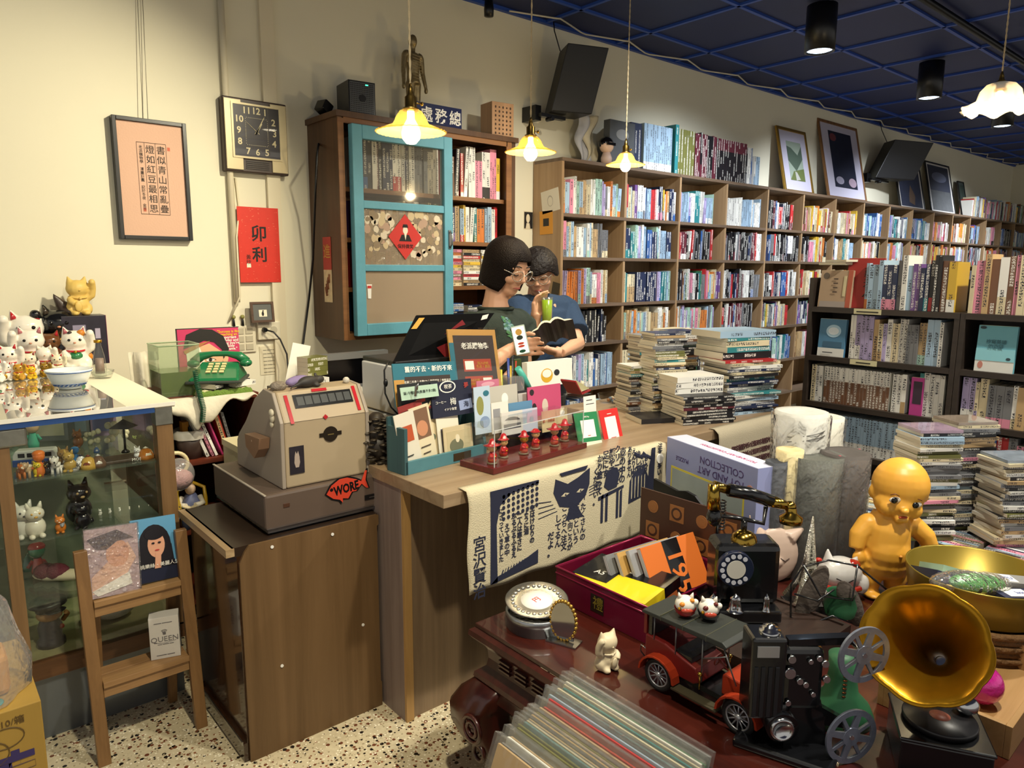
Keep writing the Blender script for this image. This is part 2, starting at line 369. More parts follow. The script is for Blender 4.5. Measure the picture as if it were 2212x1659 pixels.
# the wall cabinet with the blue sash door
cabw = wood('dark_cabinet_wood', '#5f4128', '#432c1a', 'z', 5)
cabw2 = wood('worn_cabinet_wood', '#8f6238', '#6d4626', 'x', 5)
bluep = M('weathered_blue_paint', '#5f9fb0', 0.5, vary=0.22, vscale=9, bump=0.15, bscale=30)
KX0, KX1, KY, KZ0, KZ1 = 1.545, 2.575, 3.0, 1.12, 2.13
t = thing('wall_cabinet', 'brown wooden wall cabinet with blue sash door and book shelves', 'cabinet', sc((KX0, KY, KZ0))); t.scale = (S_, S_, S_)
kw, kh = KX1 - KX0, KZ1 - KZ0
boxes('side_panel', cabw, t, [(0, .025, 0, .3, 0, kh - .025)]); boxes('side_panel', cabw, t, [(kw - .04, kw, 0, .3, 0, kh - .025)])
boxes('top_board', cabw, t, [(-.01, kw + .01, -.015, .3, kh - .025, kh)]); boxes('bottom_board', cabw2, t, [(.025, kw - .04, 0, .3, 0, .03)])
boxes('back_panel', cabw2, t, [(.025, kw - .04, .28, .3, .03, kh - .025)])
for z in (.24, .465, .69): boxes('shelf', cabw2, t, [(.025, kw - .04, .02, .28, z - .02, z)])
boxes('edge_strip', cabw2, t, [(.0, .028, -.006, 0, 0, kh - .03)]); boxes('edge_strip', cabw2, t, [(kw - .065, kw - .03, -.006, 0, .0, kh - .025)])
boxes('edge_strip', cabw2, t, [(.028, kw - .06, -.006, 0, kh - .05, kh - .02)])
dx0, dx1, dz0, dz1, dy0, dy1 = .045, .585, .02, .955, -.05, -.012
d = boxes('door', bluep, t, [(dx0, dx0 + .05, dy0, dy1, dz0, dz1), (dx1 - .05, dx1, dy0, dy1, dz0, dz1), (dx0 + .05, dx1 - .05, dy0, dy1, dz1 - .06, dz1), (dx0 + .05, dx1 - .05, dy0, dy1, dz0, dz0 + .055),
 (dx0 + .05, dx1 - .05, dy0 + .004, dy1, .595, .63), (dx0 + .05, dx1 - .05, dy0 + .004, dy1, .315, .345)], bev=.003)
gl = glass('old_window_glass', (.93, .92, .88), .05, 1.0, .06, diff=(.6, .55, .45))
patt = glass('patterned_glass', (.85, .8, .72), .16, 1.0, .30, bump=0.9, bscale=28, diff=(.62, .5, .36))
frost = glass('frosted_glass', (.72, .63, .5), .3, .8, .58, bump=0.3, bscale=55, diff=(.55, .43, .3))
def pane(z0, z1, m):
 MB().bx(dx0 + .05, dx1 - .05, dy0 + .016, dy0 + .02, z0, z1).build('pane', m, d)
pane(.63, .895, gl); pane(.345, .595, patt); pane(.075, .315, frost)
hm = MB(); hm.box((dx1 - .022, dy0 - .003, .47), (.016, .004, .09)); hm.tube([(dx1 - .022, dy0 - .004, .43), (dx1 - .022, dy0 - .02, .445), (dx1 - .022, dy0 - .02, .495), (dx1 - .022, dy0 - .004, .51)], .004, 6)
steel = M('brushed_steel', '#9a9a98', 0.3, 1.0)
hm.build('handle', steel, d)
pm = MB(); rr = random.Random(5)
pcol = [M('petal_%d' % k, c, 0.5) for k, c in enumerate(('#d8cbb0', '#b3947c', '#8d7a5e', '#c9b48c'))]
for i in range(120):
 x = rr.uniform(dx0 + .07, dx1 - .07); z = .60 - .255 * min(rr.random(), rr.random()) - .015; r = rr.uniform(.010, .02)
 if z < .36: continue
 o = len(pm.v); yy = dy0 + .0158 - .0001 * (i % 8)
 pm.poly([(x + math.cos(a * PI / 5) * r, yy, z + math.sin(a * PI / 5) * r * rr.uniform(.7, 1.2) * 1.1) for a in range(10)], rr.randrange(4))
pm.build('petal_pattern', pcol, d, fix=False)
redp = M('red_paper', '#c8322a', 0.7); ink = M('black_ink', '#15110f', 0.7); cream = M('cream_paper', '#e9e1c8', 0.75); white = M('white_paper', '#efece2', 0.7)
goldp = M('gold_print', '#c79a3a', 0.5)
t = thing('paper_diamond', 'red diamond-shaped paper with a printed bearded man on the blue door', 'paper', sc((KX0 + .315, KY + dy0 + .012, KZ0 + .475))); t.scale = (S_, S_, S_)
m = MB(); m.prism([(0, .105), (.092, 0), (0, -.105), (-.092, 0)], -.001, .001, ax='y'); m.build('sheet', redp, t)
m = MB(); m.prism([(-.035, -.02), (.035, -.02), (.02, .01), (-.02, .01)], -.002, -.001, ax='y', m=0); m.prism([(math.cos(a) * .014, .03 + math.sin(a) * .018) for a in [k * PI / 6 for k in range(12)]], -.002, -.001, ax='y', m=1)
m.prism([(-.016, .043), (.016, .043), (.011, .058), (-.011, .058)], -.0025, -.001, ax='y', m=0); m.prism([(-.008, .02), (.008, .02), (.0, -.015)], -.0025, -.001, ax='y', m=1)
m.build('print', [ink, cream], t); text('保持微笑', .022, t, ink, (0, -.0022, -.045))
t = thing('sticker', 'small white sticker with red crest on the lower door pane', 'sticker', sc((KX0 + .118, KY + dy0 + .014, KZ0 + .235))); t.scale = (S_, S_, S_)
MB().prism([(-.014, .02), (.014, .02), (.01, .0), (.008, -.045), (-.008, -.045), (-.01, 0)], -.001, .0005, ax='y').build('sheet', white, t); MB().box((0, -.0015, .008), (.02, .001, .012)).build('print', redp, t);
t = thing('couplet_strip', 'narrow red and white paper couplet pasted on the cabinet side', 'paper', sc((KX0 - .0015, 3.135, 1.44))); t.scale = (S_, S_, S_)
m = MB(); m.bx(-.0012, 0, -.04, .04, -.15, .0, 1); m.bx(-.0012, 0, -.04, .04, 0, .15, 0); m.build('sheet', [M('faded_red', '#b5443a', 0.7), M('pale_print', '#d9c8a0', .7, vary=.3, vscale=40)], t)
text('進', .07, t, goldp, (-.0018, 0, .08), FX);
m = MB(); rr = random.Random(3)
for k in range(5): m.tube([(-.002, -.02 + .01 * k, -.02 - .015 * k), (-.002, rr.uniform(-.03, .03), -.06 - .015 * k)], .006, 5)
m.build('print', M('print_brown', '#7b4a2c', .7), t)
# counter
ctop = wood('counter_oak', '#a08a6e', '#836c52', 'x', 6, 0.38)
cfront = wood('counter_front_oak', '#8a745a', '#6f5a44', 'z', 7, 0.4); cside = wood('counter_side_grey', '#8c7c74', '#71615a', 'z', 8, 0.45)
CX0, CX1, CY0, CY1, CZ = 1.115, 3.02, 1.60, 2.35, .82
t = thing('sales_counter', 'long wood-veneer sales counter with overhanging top', 'counter', (CX0, CY0, 0))
boxes('worktop', ctop, t, [(0, CX1 - CX0, 0, CY1 - CY0, CZ - .04, CZ)], bev=.002)
boxes('side_panel', cside, t, [(.004, .03, .235, .74, 0, CZ - .04)]); boxes('side_panel', cside, t, [(CX1 - CX0 - .03, CX1 - CX0 - .004, .235, .74, 0, CZ - .04)])
boxes('front_panel', cfront, t, [(.03, CX1 - CX0 - .03, .235, .255, 0.0, CZ - .04)]); boxes('edge_strip', wood('edge_oak', '#b08a55', '#94703f', 'z', 8), t, [(.0045, .032, .224, .236, 0.0, CZ - .04)])
boxes('shelf', cfront, t, [(.03, CX1 - CX0 - .03, .26, .72, .40, .42)])
# cabinet that carries the cash register
regw = wood('register_cabinet_back', '#715637', '#573f22', 'z', 4, 0.5); regdark = wood('register_cabinet_gloss', '#3b2415', '#24140b', 'z', 5, 0.16, coat=.5); regtop = M('register_cabinet_top', '#2c2018', 0.3, vary=.3, vscale=30)
t = thing('wooden_cabinet', 'brown plywood-backed cabinet under the cash register', 'cabinet', (.66, 1.97, 0))
m = MB(); m.prism([(0.005, .0), (.45, .0), (.45, .085), (.446, .09), (.446, .63), (.452, .635), (.452, .665), (.445, .668), (.035, .668), (.02, .65), (.005, .62)], -.008, 0, ax='y'); m.build('back_board', regw, t)
boxes('body', regdark, t, [(0, .446, 0, .42, .06, .64)]); boxes('top', regtop, t, [(-.012, .452, 0.0, .435, .64, .668)])
boxes('top_edge', wood('worn_edge', '#b39a75', '#8c7250', 'y', 8), t, [(-.03, -.006, -.004, .44, .645, .668)]); boxes('plinth', regdark, t, [(-.01, .45, .002, .42, 0, .06)])
boxes('plinth_trim', steel, t, [(-.014, -.01, .005, .42, .056, .066)])
for x, z in ((.10, .648), (.29, .64), (.112, .27), (.385, .31)):
 m = MB(); m.cyl((x, -.0085, z), (x, -.011, z), .0048, n=14); m.build('screw_cap', M('white_cap', '#e8e6e0', .4), t)
# glass display case
post = wood('case_post', '#8a6a45', '#6e5132', 'z', 9); galv = M('galvanised_bracket', '#8f8f86', .4, .8, vary=.3, vscale=40); plinth = M('grey_zinc_plinth', '#6d7275', .35, .5, vary=.25, vscale=6)
caseglass = glass('case_glass', (.97, .985, .97), .01, .8); topglass = glass('case_top_glass', (.82, .86, .82), .015, 3.0, .12, diff=(.62, .6, .52)); shglass = glass('shelf_glass', (.9, .96, .93), .02, 1.2, .06, diff=(.5, .6, .5))
GX0, GX1, GY0, GY1, GZ = -.55, .645, 2.46, 3.77, 1.02
t = thing('glass_display_case', 'old glass display case full of small figurines', 'display case', (GX0, GY0, 0))
gw, gd = GX1 - GX0, GY1 - GY0
boxes('plinth', plinth, t, [(.0, gw - .015, .02, gd, 0, .205)]); boxes('base_rail', wood('case_rail', '#6f4a2a', '#4f3219', 'x', 8), t, [(0, gw, 0, .03, .205, .258)])
boxes('floor_board', M('case_floor', '#8b8560', .6, vary=.3, vscale=20), t, [(0, gw, .03, gd, .235, .252)])
for x0, x1, y0, y1 in ((gw - .048, gw, 0.0, .05), (gw - .048, gw, gd - .05, gd), (.72, .755, .005, .04), (0, .048, 0, .05), (0, .048, gd - .05, gd)): boxes('post', post, t, [(x0, x1, y0, y1, .252, GZ - .03)])
boxes('corner_bracket', galv, t, [(gw - .05, gw + .002, -.003, .052, GZ - .075, GZ - .018)], bev=.002)
boxes('corner_bracket', galv, t, [(.725, .80, -.002, .035, GZ - .085, GZ - .03)], bev=.006)
boxes('top_frame', cream, t, [(gw - .13, gw + .01, -.004, gd, GZ - .018, GZ - .002)]); boxes('top_glass', topglass, t, [(0, gw - .13, -.006, gd, GZ - .012, GZ - .002)])
boxes('edge_trim', M('blue_edge_trim', '#274a86', .3), t, [(0, gw - .052, -.008, -.001, GZ - .03, GZ - .013)]); boxes('white_edge', white, t, [(0, gw + .01, -.011, -.005, GZ - .013, GZ - .001)])
boxes('front_glass', caseglass, t, [(.048, gw - .048, .012, .016, .258, GZ - .03)]); boxes('side_glass', caseglass, t, [(gw - .02, gw - .016, .05, gd - .05, .258, GZ - .03)])
boxes('back_panel', M('case_back', '#8f8a70', .6, vary=.3, vscale=5), t, [(.049, gw - .049, .76, .768, .253, GZ - .035)])
for z in (.825, .637, .437): boxes('shelf', shglass, t, [(.05, gw - .05, .025, min(gd - .06, .75), z - .006, z)])
# dark free-standing display rack
darkw = wood('wenge_board', '#3a3029', '#29211c', 'y', 6, .42)
RX, RD = 3.30, .22
RZ = [1.28, 1.05, .83, .605, .36, .10]
for i, (y1, y0, lab) in enumerate(((1.70, 1.05, 'dark brown bookshelf behind the counter end, with comic volumes'), (1.05, .40, 'dark brown bookshelf behind the CD stacks, with a pale blue book on show'), (.40, -.25, 'dark brown bookshelf at the end of the dark row, past the CD stacks'))):
 t = thing('display_bookshelf', lab, 'bookshelf', (RX, y0, 0), group='dark brown bookshelves')
 L_ = y1 - y0 - .002
 boxes('side_panel', darkw, t, [(0, RD, L_ - .02, L_, 0, 1.415 if i == 0 else RZ[0] - .001)]); boxes('side_panel', darkw, t, [(0, RD, 0, .02, 0, RZ[0] - .001)])
 boxes('back_panel', darkw, t, [(RD - .008, RD, .02, L_ - .02, .06, 1.415 if i == 0 else 1.30)])
 for z in RZ: boxes('shelf', darkw, t, [(-.002, RD - .008, .02 if z < 1.2 else 0, L_ - .02, z - .024, z)])
# carved rosewood table
rose = wood('rosewood', '#47190f', '#2b0d0a', 'y', 6, .3, coat=.35); rosed = wood('rosewood_leg', '#4a1d16', '#2b0e0a', 'z', 6, .3, coat=.3)
TX0, TX1, TY0, TY1, TZ = 1.11, 2.30, -.35, 1.45, .50
t = thing('carved_table', 'low carved dark rosewood table crowded with toys and telephones', 'table', (TX0, TY0, 0))
tw, td = TX1 - TX0, TY1 - TY0
m = MB(); m.bx(0, tw, 0, td, TZ - .012, TZ); m.build('table_top', rose, t, bev=.002)
m = MB()
prof = [(0.0, -.012), (-.012, -.02), (-.014, -.034), (-.004, -.046), (.014, -.058), (.024, -.075), (.026, -.10), (.022, -.122), (.008, -.134), (-.002, -.142), (-.004, -.155), (.004, -.165), (.004, -.20), (.03, -.20)]
for (o1, o2) in zip(prof, prof[1:]):
 A = [(o1[0], o1[0]), (tw - o1[0], o1[0]), (tw - o1[0], td - o1[0]), (o1[0], td - o1[0])]; B = [(o2[0], o2[0]), (tw - o2[0], o2[0]), (tw - o2[0], td - o2[0]), (o2[0], td - o2[0])]
 for k in range(4):
  a, b, c, d_ = A[k], A[(k + 1) % 4], B[(k + 1) % 4], B[k]
  m.face([m.pt((*a, TZ + o1[1])), m.pt((*b, TZ + o1[1])), m.pt((*c, TZ + o2[1])), m.pt((*d_, TZ + o2[1]))])
m.build('moulded_apron', rosed, t)
m = MB()
for k in range(26):
 y = .08 + k * .065
 if k % 5 == 4: m.tube([(.019, td - y, TZ - .072), (.019, td - y - .05, TZ - .072)], .006, 6)
 for j in range(3): m.bx(.016, .026, td - y - .045, td - y, TZ - .085 - j * .012, TZ - .08 - j * .012)
m.build('carving', rosed, t)
m = MB()  # a bulging scroll leg on the far corner, and the three others
def leg(cx, cy, sx, sy):
 m = MB(); rings = []
 zs = [TZ - .16, TZ - .19, TZ - .23, TZ - .28, TZ - .33, TZ - .38, TZ - .43, .03, 0]; off = [.0, -.022, -.04, -.04, -.025, .0, .03, .045, .03]; hw = [.055, .065, .068, .065, .06, .05, .042, .042, .05]
 for z, o, w in zip(zs, off, hw):
  c = (cx + sx * (.05 + o), cy + sy * (.05 + o)); rings.append([m.pt((c[0] + a * w, c[1] + b * w, z)) for a, b in ((-1, -.75), (-.75, -1), (.75, -1), (1, -.75), (1, .75), (.75, 1), (-.75, 1), (-1, .75))])
 for a, b in zip(rings, rings[1:]): m.skin(a, b, 0)
 m.face(rings[-1]); m.face(rings[0][::-1])
 l = m.build('leg', rosed, t); s = MB()
 for cz, r in ((TZ - .26, .036), (TZ - .26, .02), (TZ - .34, .022)):
  s.tube([(cx + sx * (-.058 if cz > TZ - .3 else -.035), cy + sy * .06 + math.cos(a * PI / 8) * r, cz + math.sin(a * PI / 8) * r) for a in range(16)], .006, 6, closed=True)
 for k in range(5): s.ball((cx + sx * (-.052), cy + sy * (.045 + .008 * k), TZ - .245 - .009 * (k % 3)), (.008, .014, .01), 8)
 s.build('carving', rosed, l)
leg(0, td, 1, -1); leg(tw, td, -1, -1); leg(0, 0, 1, 1); leg(tw, 0, -1, 1)
# books
def spine_mat(name='printed_spine', rough=.45, cell=5.0, coat=.15):
 """cover colour c1 with blocks of small printed characters in c2; uv: u across the column, v in characters"""
 m = M(name, '#ffffff', rough, coat=coat); nt = m.node_tree; L = nt.links.new; b = nt.nodes['Principled BSDF']
 uv = nt.nodes.new('ShaderNodeUVMap'); sp = nt.nodes.new('ShaderNodeSeparateXYZ'); L(uv.outputs[0], sp.inputs[0])
 def mt(op, a, v=None, c=None):
  n = nt.nodes.new('ShaderNodeMath'); n.operation = op; L(a, n.inputs[0])
  if v is not None: (L(v, n.inputs[1]) if not isinstance(v, (int, float)) else setattr(n.inputs[1], 'default_value', v))
  return n.outputs[0]
 u, v = sp.outputs[0], sp.outputs[1]
 cu = mt('FLOOR', mt('MULTIPLY', u, cell)); cv = mt('FLOOR', mt('MULTIPLY', v, cell))
 cx = nt.nodes.new('ShaderNodeCombineXYZ'); L(cu, cx.inputs[0]); L(cv, cx.inputs[1])
 wn = nt.nodes.new('ShaderNodeTexWhiteNoise'); wn.noise_dimensions = '2D'; L(cx.outputs[0], wn.inputs['Vector'])
 g = mt('GREATER_THAN', wn.outputs['Value'], .42)
 run = nt.nodes.new('ShaderNodeTexWhiteNoise'); run.noise_dimensions = '1D'; L(mt('FLOOR', mt('MULTIPLY', v, .21)), run.inputs['W'])
 on = mt('GREATER_THAN', run.outputs['Value'], .38)
 fr = mt('FRACT', v); f1 = mt('GREATER_THAN', fr, .12); f2 = mt('LESS_THAN', fr, .92)
 inn = mt('LESS_THAN', mt('ABSOLUTE', u), .5)
 k = mt('MULTIPLY', g, on)
 for x in (f1, f2, inn): k = mt('MULTIPLY', k, x)
 a1 = nt.nodes.new('ShaderNodeAttribute'); a1.attribute_name = 'c1'; a2 = nt.nodes.new('ShaderNodeAttribute'); a2.attribute_name = 'c2'
 mx = nt.nodes.new('ShaderNodeMix'); mx.data_type = 'RGBA'; L(k, mx.inputs['Factor']); L(a1.outputs['Color'], mx.inputs['A']); L(a2.outputs['Color'], mx.inputs['B'])
 L(mx.outputs['Result'], b.inputs['Base Color']); return m
SPINE = spine_mat()
def pagemat():
 m = M('page_block', '#d9ceb2', .8); return m
PAL = {'white': '#e4e2da', 'cream': '#d6c8a4', 'pale blue': '#9db7cc', 'blue': '#2f5a96', 'navy': '#1c2746', 'black': '#161519', 'grey': '#77787a', 'red': '#b52a2c', 'orange': '#cf7a35', 'yellow': '#d8b13c', 'green': '#3f7450', 'olive': '#6a6a36', 'teal': '#2d7c80', 'pink': '#d98aa0', 'purple': '#6c4a86', 'brown': '#6e4a33', 'maroon': '#5e2430', 'magenta': '#c23a76', 'tan': '#b89a6e', 'lilac': '#a99cc2', 'mint': '#a4c6b4'}
PALC = {k: hexc(v) for k, v in PAL.items()}
MIX = dict(std='white white white white cream cream pale_blue pale_blue black black navy red orange yellow blue green grey pink tan teal purple brown', pale='white white white cream cream pale_blue pale_blue pink mint lilac grey tan orange', dark='black black black black navy white white grey red blue maroon', warm='white white cream cream red orange tan yellow black pink brown', cool='white white pale_blue pale_blue blue blue lilac navy mint teal', whites='white white white pale_blue', yel='yellow olive tan', set='maroon maroon maroon black')
MIX = {k: [w.replace('_', ' ') for w in v.split()] for k, v in MIX.items()}
def ink_for(c): return (.02, .02, .03) if (c[0] * .3 + c[1] * .59 + c[2] * .11) > .16 else (.75, .73, .66)
def book_into(mb, t, d, h, X, c1, rnd, char=.011, band=None, ink_=None, pages=True):
 """one book in mb: thickness t along x, depth d along y (spine at y = 0 facing -y), height h along z, placed by X"""
 S = mb.X; mb.X = X; c2 = ink_ or ink_for(c1); c = .0015
 def q(pts, col, uv=None, m=0, ic=c2):
  f = mb.quad(*pts, m=m); mb.c1[f] = col; mb.c2[f] = ic
  if uv: mb.uv[f] = uv
 seed = rnd.randrange(1, 400) * 53.0; colw = min(t * .62, .013)
 cuts = [0, h]; cols = [c1]
 if band: cuts = [0, h * band[0], h]; cols = [band[1], c1]
 for i in range(len(cols)):
  z0, z1 = cuts[i], cuts[i + 1]; U = t / 2 / colw; v0, v1 = z0 / char + seed, z1 / char + seed
  q([(0, 0, z0), (t, 0, z0), (t, 0, z1), (0, 0, z1)], cols[i], [(-U, v0), (U, v0), (U, v1), (-U, v1)], 0, ink_for(cols[i]) if i == 0 and band else c2)
 side = tuple(x * .97 for x in c1)
 q([(0, d, 0), (0, 0, 0), (0, 0, h), (0, d, h)], side); q([(t, 0, 0), (t, d, 0), (t, d, h), (t, 0, h)], side)
 pg = (.70, .64, .50)
 if pages:
  q([(c, c, h - c), (t - c, c, h - c), (t - c, d - c, h - c), (c, d - c, h - c)], pg); q([(0, 0, h), (t, 0, h), (t, c, h - c), (0, c, h - c)], c1)
  q([(0, 0, h), (c, c, h - c), (c, d, h - c), (0, d, h)], c1); q([(t, 0, h), (t, d, h), (t - c, d, h - c), (t - c, c, h - c)], c1)
  q([(t, d - c, 0), (0, d - c, 0), (0, d - c, h), (t, d - c, h)], pg)
 else:
  q([(0, 0, h), (t, 0, h), (t, d, h), (0, d, h)], c1); q([(t, d, 0), (0, d, 0), (0, d, h), (t, d, h)], side)
 q([(0, d, 0), (t, d, 0), (t, 0, 0), (0, 0, 0)], pg); mb.X = S
def one_book(name, t, d, h, X, col, rnd, label, cat='book', group=None, **kw):
 mb = MB(); book_into(mb, t, d, h, Matrix.Identity(4), PALC[col] if isinstance(col, str) else col, rnd, **kw)
 o = mb.build(name, SPINE); o.matrix_world = X; return tag(o, label, cat, group)
FARB = MB(); NB = [0]
def shade(c, rnd): k = rnd.uniform(.82, 1.12); return tuple(min(1, x * k) for x in c)
def run(x0, x1, P, dirv, mix, hmin, hmax, rnd, where, indiv=True, dep=(.13, .16), tmin=.012, tmax=.032, name='book', uniform=None, group=None, cat='book', set_size=0, lean=True, yj=.012):
 """a row of upright books from x0 to x1 along dirv starting at P; spines face to the reader"""
 up = Vector((0, 0, 1)); dv = Vector(dirv).normalized(); inn = up.cross(dv)
 x = x0; i = 0; names = MIX[mix]; cur = None; left = 0
 while x < x1 - tmin:
  if left <= 0:
   cn = rnd.choice(names); left = rnd.choice((1, 1, 1, 1, 2, 3)) if not uniform else 99
   t = rnd.uniform(tmin, tmax); h = rnd.uniform(hmin, hmax); band = (rnd.uniform(.2, .32), PALC[rnd.choice(names)]) if rnd.random() < .34 else None; cc = shade(PALC[cn], rnd)
   d = rnd.uniform(*dep); ty = rnd.uniform(0, yj)
   if uniform: cn, t, h, band = uniform; cc = PALC[cn]
  left -= 1
  if x + t > x1: break
  X = Matrix.Translation(Vector(P) + dv * x + inn * ty + up * .0006) @ Matrix((dv, inn, up)).transposed().to_4x4()
  if lean and rnd.random() < .06 and not uniform and x + t + .02 < x1:
   X = X @ Matrix.Rotation(.07, 4, 'Y'); x += .012
  if indiv:
   lab = '%s %s, %s along %s' % (cn, 'book' if cat == 'book' else cat, ORD[i], where)
   one_book(name, t - .0008, d, h, X, cc, rnd, lab, cat, group, band=band)
  else: book_into(FARB, t - .0008, d, h, X, cc, rnd, band=band, pages=True)
  x += t; i += 1; NB[0] += indiv
 return x
rb = random.Random(21)
RN = ['top row', 'second row', 'third row', 'fourth row', 'fifth row', 'sixth row', 'lowest row']
CELL = {(0, 0): 'pale', (1, 0): 'std', (2, 0): 'cool', (0, 1): 'pale', (1, 1): 'cool', (2, 1): 'dark', (3, 0): 'whites', (3, 1): 'dark', (4, 0): 'dark', (5, 0): 'warm', (6, 0): 'warm', (7, 0): 'cool', (8, 0): 'cool', (9, 0): 'cool', (10, 0): 'warm', (11, 0): 'warm', (2, 2): 'std', (3, 2): 'dark', (3, 3): 'dark', (4, 2): 'dark', (4, 1): 'dark', (5, 1): 'warm', (2, 3): 'pale', (4, 3): 'std'}
for c in range(16):
 for r in range(7):
  if r >= 5 and c > 3: continue
  x0 = BX0 + BP * c + BT + .004; z = ROWS[r]; gap = (BTOP - BT - z if r == 0 else ROWS[r - 1] - BT - z)
  ind = (c < 2 and r < 5) or (c == 2 and r < 3)
  fill = rb.choice((1, 1, .96, .9, .82, .78)); w = (BP - BT - .008) * fill
  hmx = min(gap - .02, .25); hmn = hmx - .055
  if c == 1 and r == 2:
   P = (x0, BY + .012, z)
   e = run(0, .05, P, (1, 0, 0), 'std', .20, .225, rb, 'the third row of bookcase bay two, at its start', True)
   e = run(e, e + .09, P, (1, 0, 0), 'yel', .19, .21, rb, 'the third row of bookcase bay two, pale set', True, uniform=('cream', .022, .205, (.55, PALC['tan'])))
   for k in range(10): one_book('encyclopedia_volume', .0215, .15, .22, Matrix.Translation((x0 + e + .012 + .022 * k + (.012 if k > 4 else 0), BY + .012, z)), 'navy', rb, 'dark blue uniform volume, %s of the set in bookcase bay two' % ORD[k], 'book', 'dark blue set volumes')
   run(e + .26, BP - .05, P, (1, 0, 0), 'cool', .22, .23, rb, 'the third row of bookcase bay two, at its end', True); continue
  run(0, w, (x0, BY + .012, z), (1, 0, 0), CELL.get((c, r), rb.choice(('std', 'std', 'pale', 'dark', 'warm', 'cool'))), hmn, hmx, rb, 'the %s of bookcase bay %s' % (RN[r], ['one', 'two', 'three', 'four'][min(c, 3)]), ind)
PT = (BX0, BY + .02, BTOP)
whr = 'the top of the wall bookcase, %s'
x = run(0.713, 0.851, PT, (1, 0, 0), 'dark', 0.287, 0.345, rb, whr % 'at the dark start', name='reference_volume', uniform=('navy', 0.0391, 0.316, None), dep=(.2, .21))
x = run(0.857, 1.190, PT, (1, 0, 0), 'whites', 0.310, 0.333, rb, whr % 'in the pale set', name='reference_volume', uniform=('pale blue', 0.0236, 0.328, (.18, PALC['white'])), dep=(.2, .21))
x = run(1.219, 1.265, PT, (1, 0, 0), 'dark', 0.345, 0.356, rb, whr % 'after the pale set', name='reference_volume', uniform=('teal', 0.0414, 0.362, None), dep=(.2, .21))
x = run(1.265, 1.483, PT, (1, 0, 0), 'yel', 0.333, 0.345, rb, whr % 'in the olive set', name='reference_volume', uniform=('olive', 0.0356, 0.339, None), dep=(.2, .21))
x = run(1.483, 1.794, PT, (1, 0, 0), 'set', 0.322, 0.345, rb, whr % 'after the olive set', name='reference_volume', dep=(.2, .21), lean=False)
x = run(1.794, 2.219, PT, (1, 0, 0), 'set', 0.322, 0.333, rb, whr % 'in the maroon set', name='reference_volume', uniform=('maroon', 0.0322, 0.328, (.72, PALC['black'])), dep=(.2, .21))
x = run(2.219, 2.300, PT, (1, 0, 0), 'dark', 0.299, 0.322, rb, whr % 'past the maroon set', name='reference_volume', dep=(.2, .21), lean=False)
x = run(2.334, 2.426, PT, (1, 0, 0), 'whites', 0.230, 0.253, rb, whr % 'beside the gilt frame', name='reference_volume', dep=(.18, .2), lean=False)
run(7.705, 10.005, PT, (1, 0, 0), 'std', 0.207, 0.287, rb, '', False)
kx = KX0 + .03
KP = lambda z: sc((kx, KY + .05, KZ0 + z))
run(0.081, 0.644, KP(.69), (1, 0, 0), 'dark', 0.230, 0.282, rb, 'the top shelf behind the blue door', name='old_hardback')
run(0.667, 1.092, KP(.69), (1, 0, 0), 'warm', 0.218, 0.299, rb, 'the top shelf of the open cabinet side', name='old_hardback')
run(0.673, 1.092, KP(.465), (1, 0, 0), 'std', 0.184, 0.218, rb, 'the second shelf of the open cabinet side', name='old_hardback')
run(0.081, 0.632, KP(.03), (1, 0, 0), 'dark', 0.172, 0.218, rb, '', False)
run(0.081, 0.632, KP(.24), (1, 0, 0), 'warm', 0.172, 0.218, rb, '', False)
run(0.081, 0.632, KP(.465), (1, 0, 0), 'std', 0.172, 0.218, rb, '', False)
def flat(name, P, rz, L_, Wd, t, col, rnd, label, cat, group=None, band=None, char=.006, indiv=True, pages=True, mb=None):
 """a book or case lying flat: spine length L_ (faces -y of its own frame), width Wd going back, thickness t"""
 X = Matrix.Translation(P) @ Matrix.Rotation(rz, 4, 'Z') @ Matrix(((0, 0, 1, -L_ / 2), (0, 1, 0, -Wd / 2), (-1, 0, 0, t), (0, 0, 0, 1)))
 c = PALC[col] if isinstance(col, str) else col
 if indiv: return one_book(name, t, Wd, L_, X, c, rnd, label, cat, group, band=band, char=char, pages=pages)
 book_into(mb, t, Wd, L_, X, c, rnd, band=band, char=char, pages=pages)
def stack(name, P, rz, n, L_, Wd, tr, mix, rnd, lab, cat, group, jit=.01, pages=True, rj=.06):
 z = P[2]
 for k in range(n):
  t = rnd.uniform(*tr); cn = rnd.choice(MIX[mix]); s = rnd.uniform(.97, 1.03)
  flat(name, (P[0] + rnd.uniform(-jit, jit), P[1] + rnd.uniform(-jit, jit), z), rz + rnd.uniform(-rj, rj), L_ * s, Wd * s, t - .0006, shade(PALC[cn], rnd), rnd,
    lab % (cn, ORD[n - 1 - k] if n - 1 - k else 'topmost'), cat, group, pages=pages)
  z += t
 return z
for j, x in enumerate((.635, .755, .875)):
 stack('cassette_case', sc((KX0 + x + .012, KY + .075, KZ0 + .24)), 0, 12, .125, .08, (.0175, .0185), 'warm', rb, '%s cassette case, %s from the top of the ' + ORD[j] + ' cabinet pile', 'cassette', 'cassettes in the wall cabinet', jit=.003, pages=False, rj=.02)
for j, x in enumerate((.65, .80)):
 stack('cassette_case', sc((KX0 + x, KY + .075, KZ0 + .03)), 0, 9, .14, .09, (.012, .018), 'dark', rb, '%s disc case, %s from the top of the ' + ORD[j] + ' lower cabinet pile', 'disc case', 'disc cases in the lower cabinet', jit=.003, pages=False, rj=.02)
rd = random.Random(4); DX = RX + .012
def drow(y1, y0, z, mix, hmn, hmx, where, **kw): run(0, y1 - y0, (DX, y1, z), (0, -1, 0), mix, hmn, hmx, rd, where, **kw)
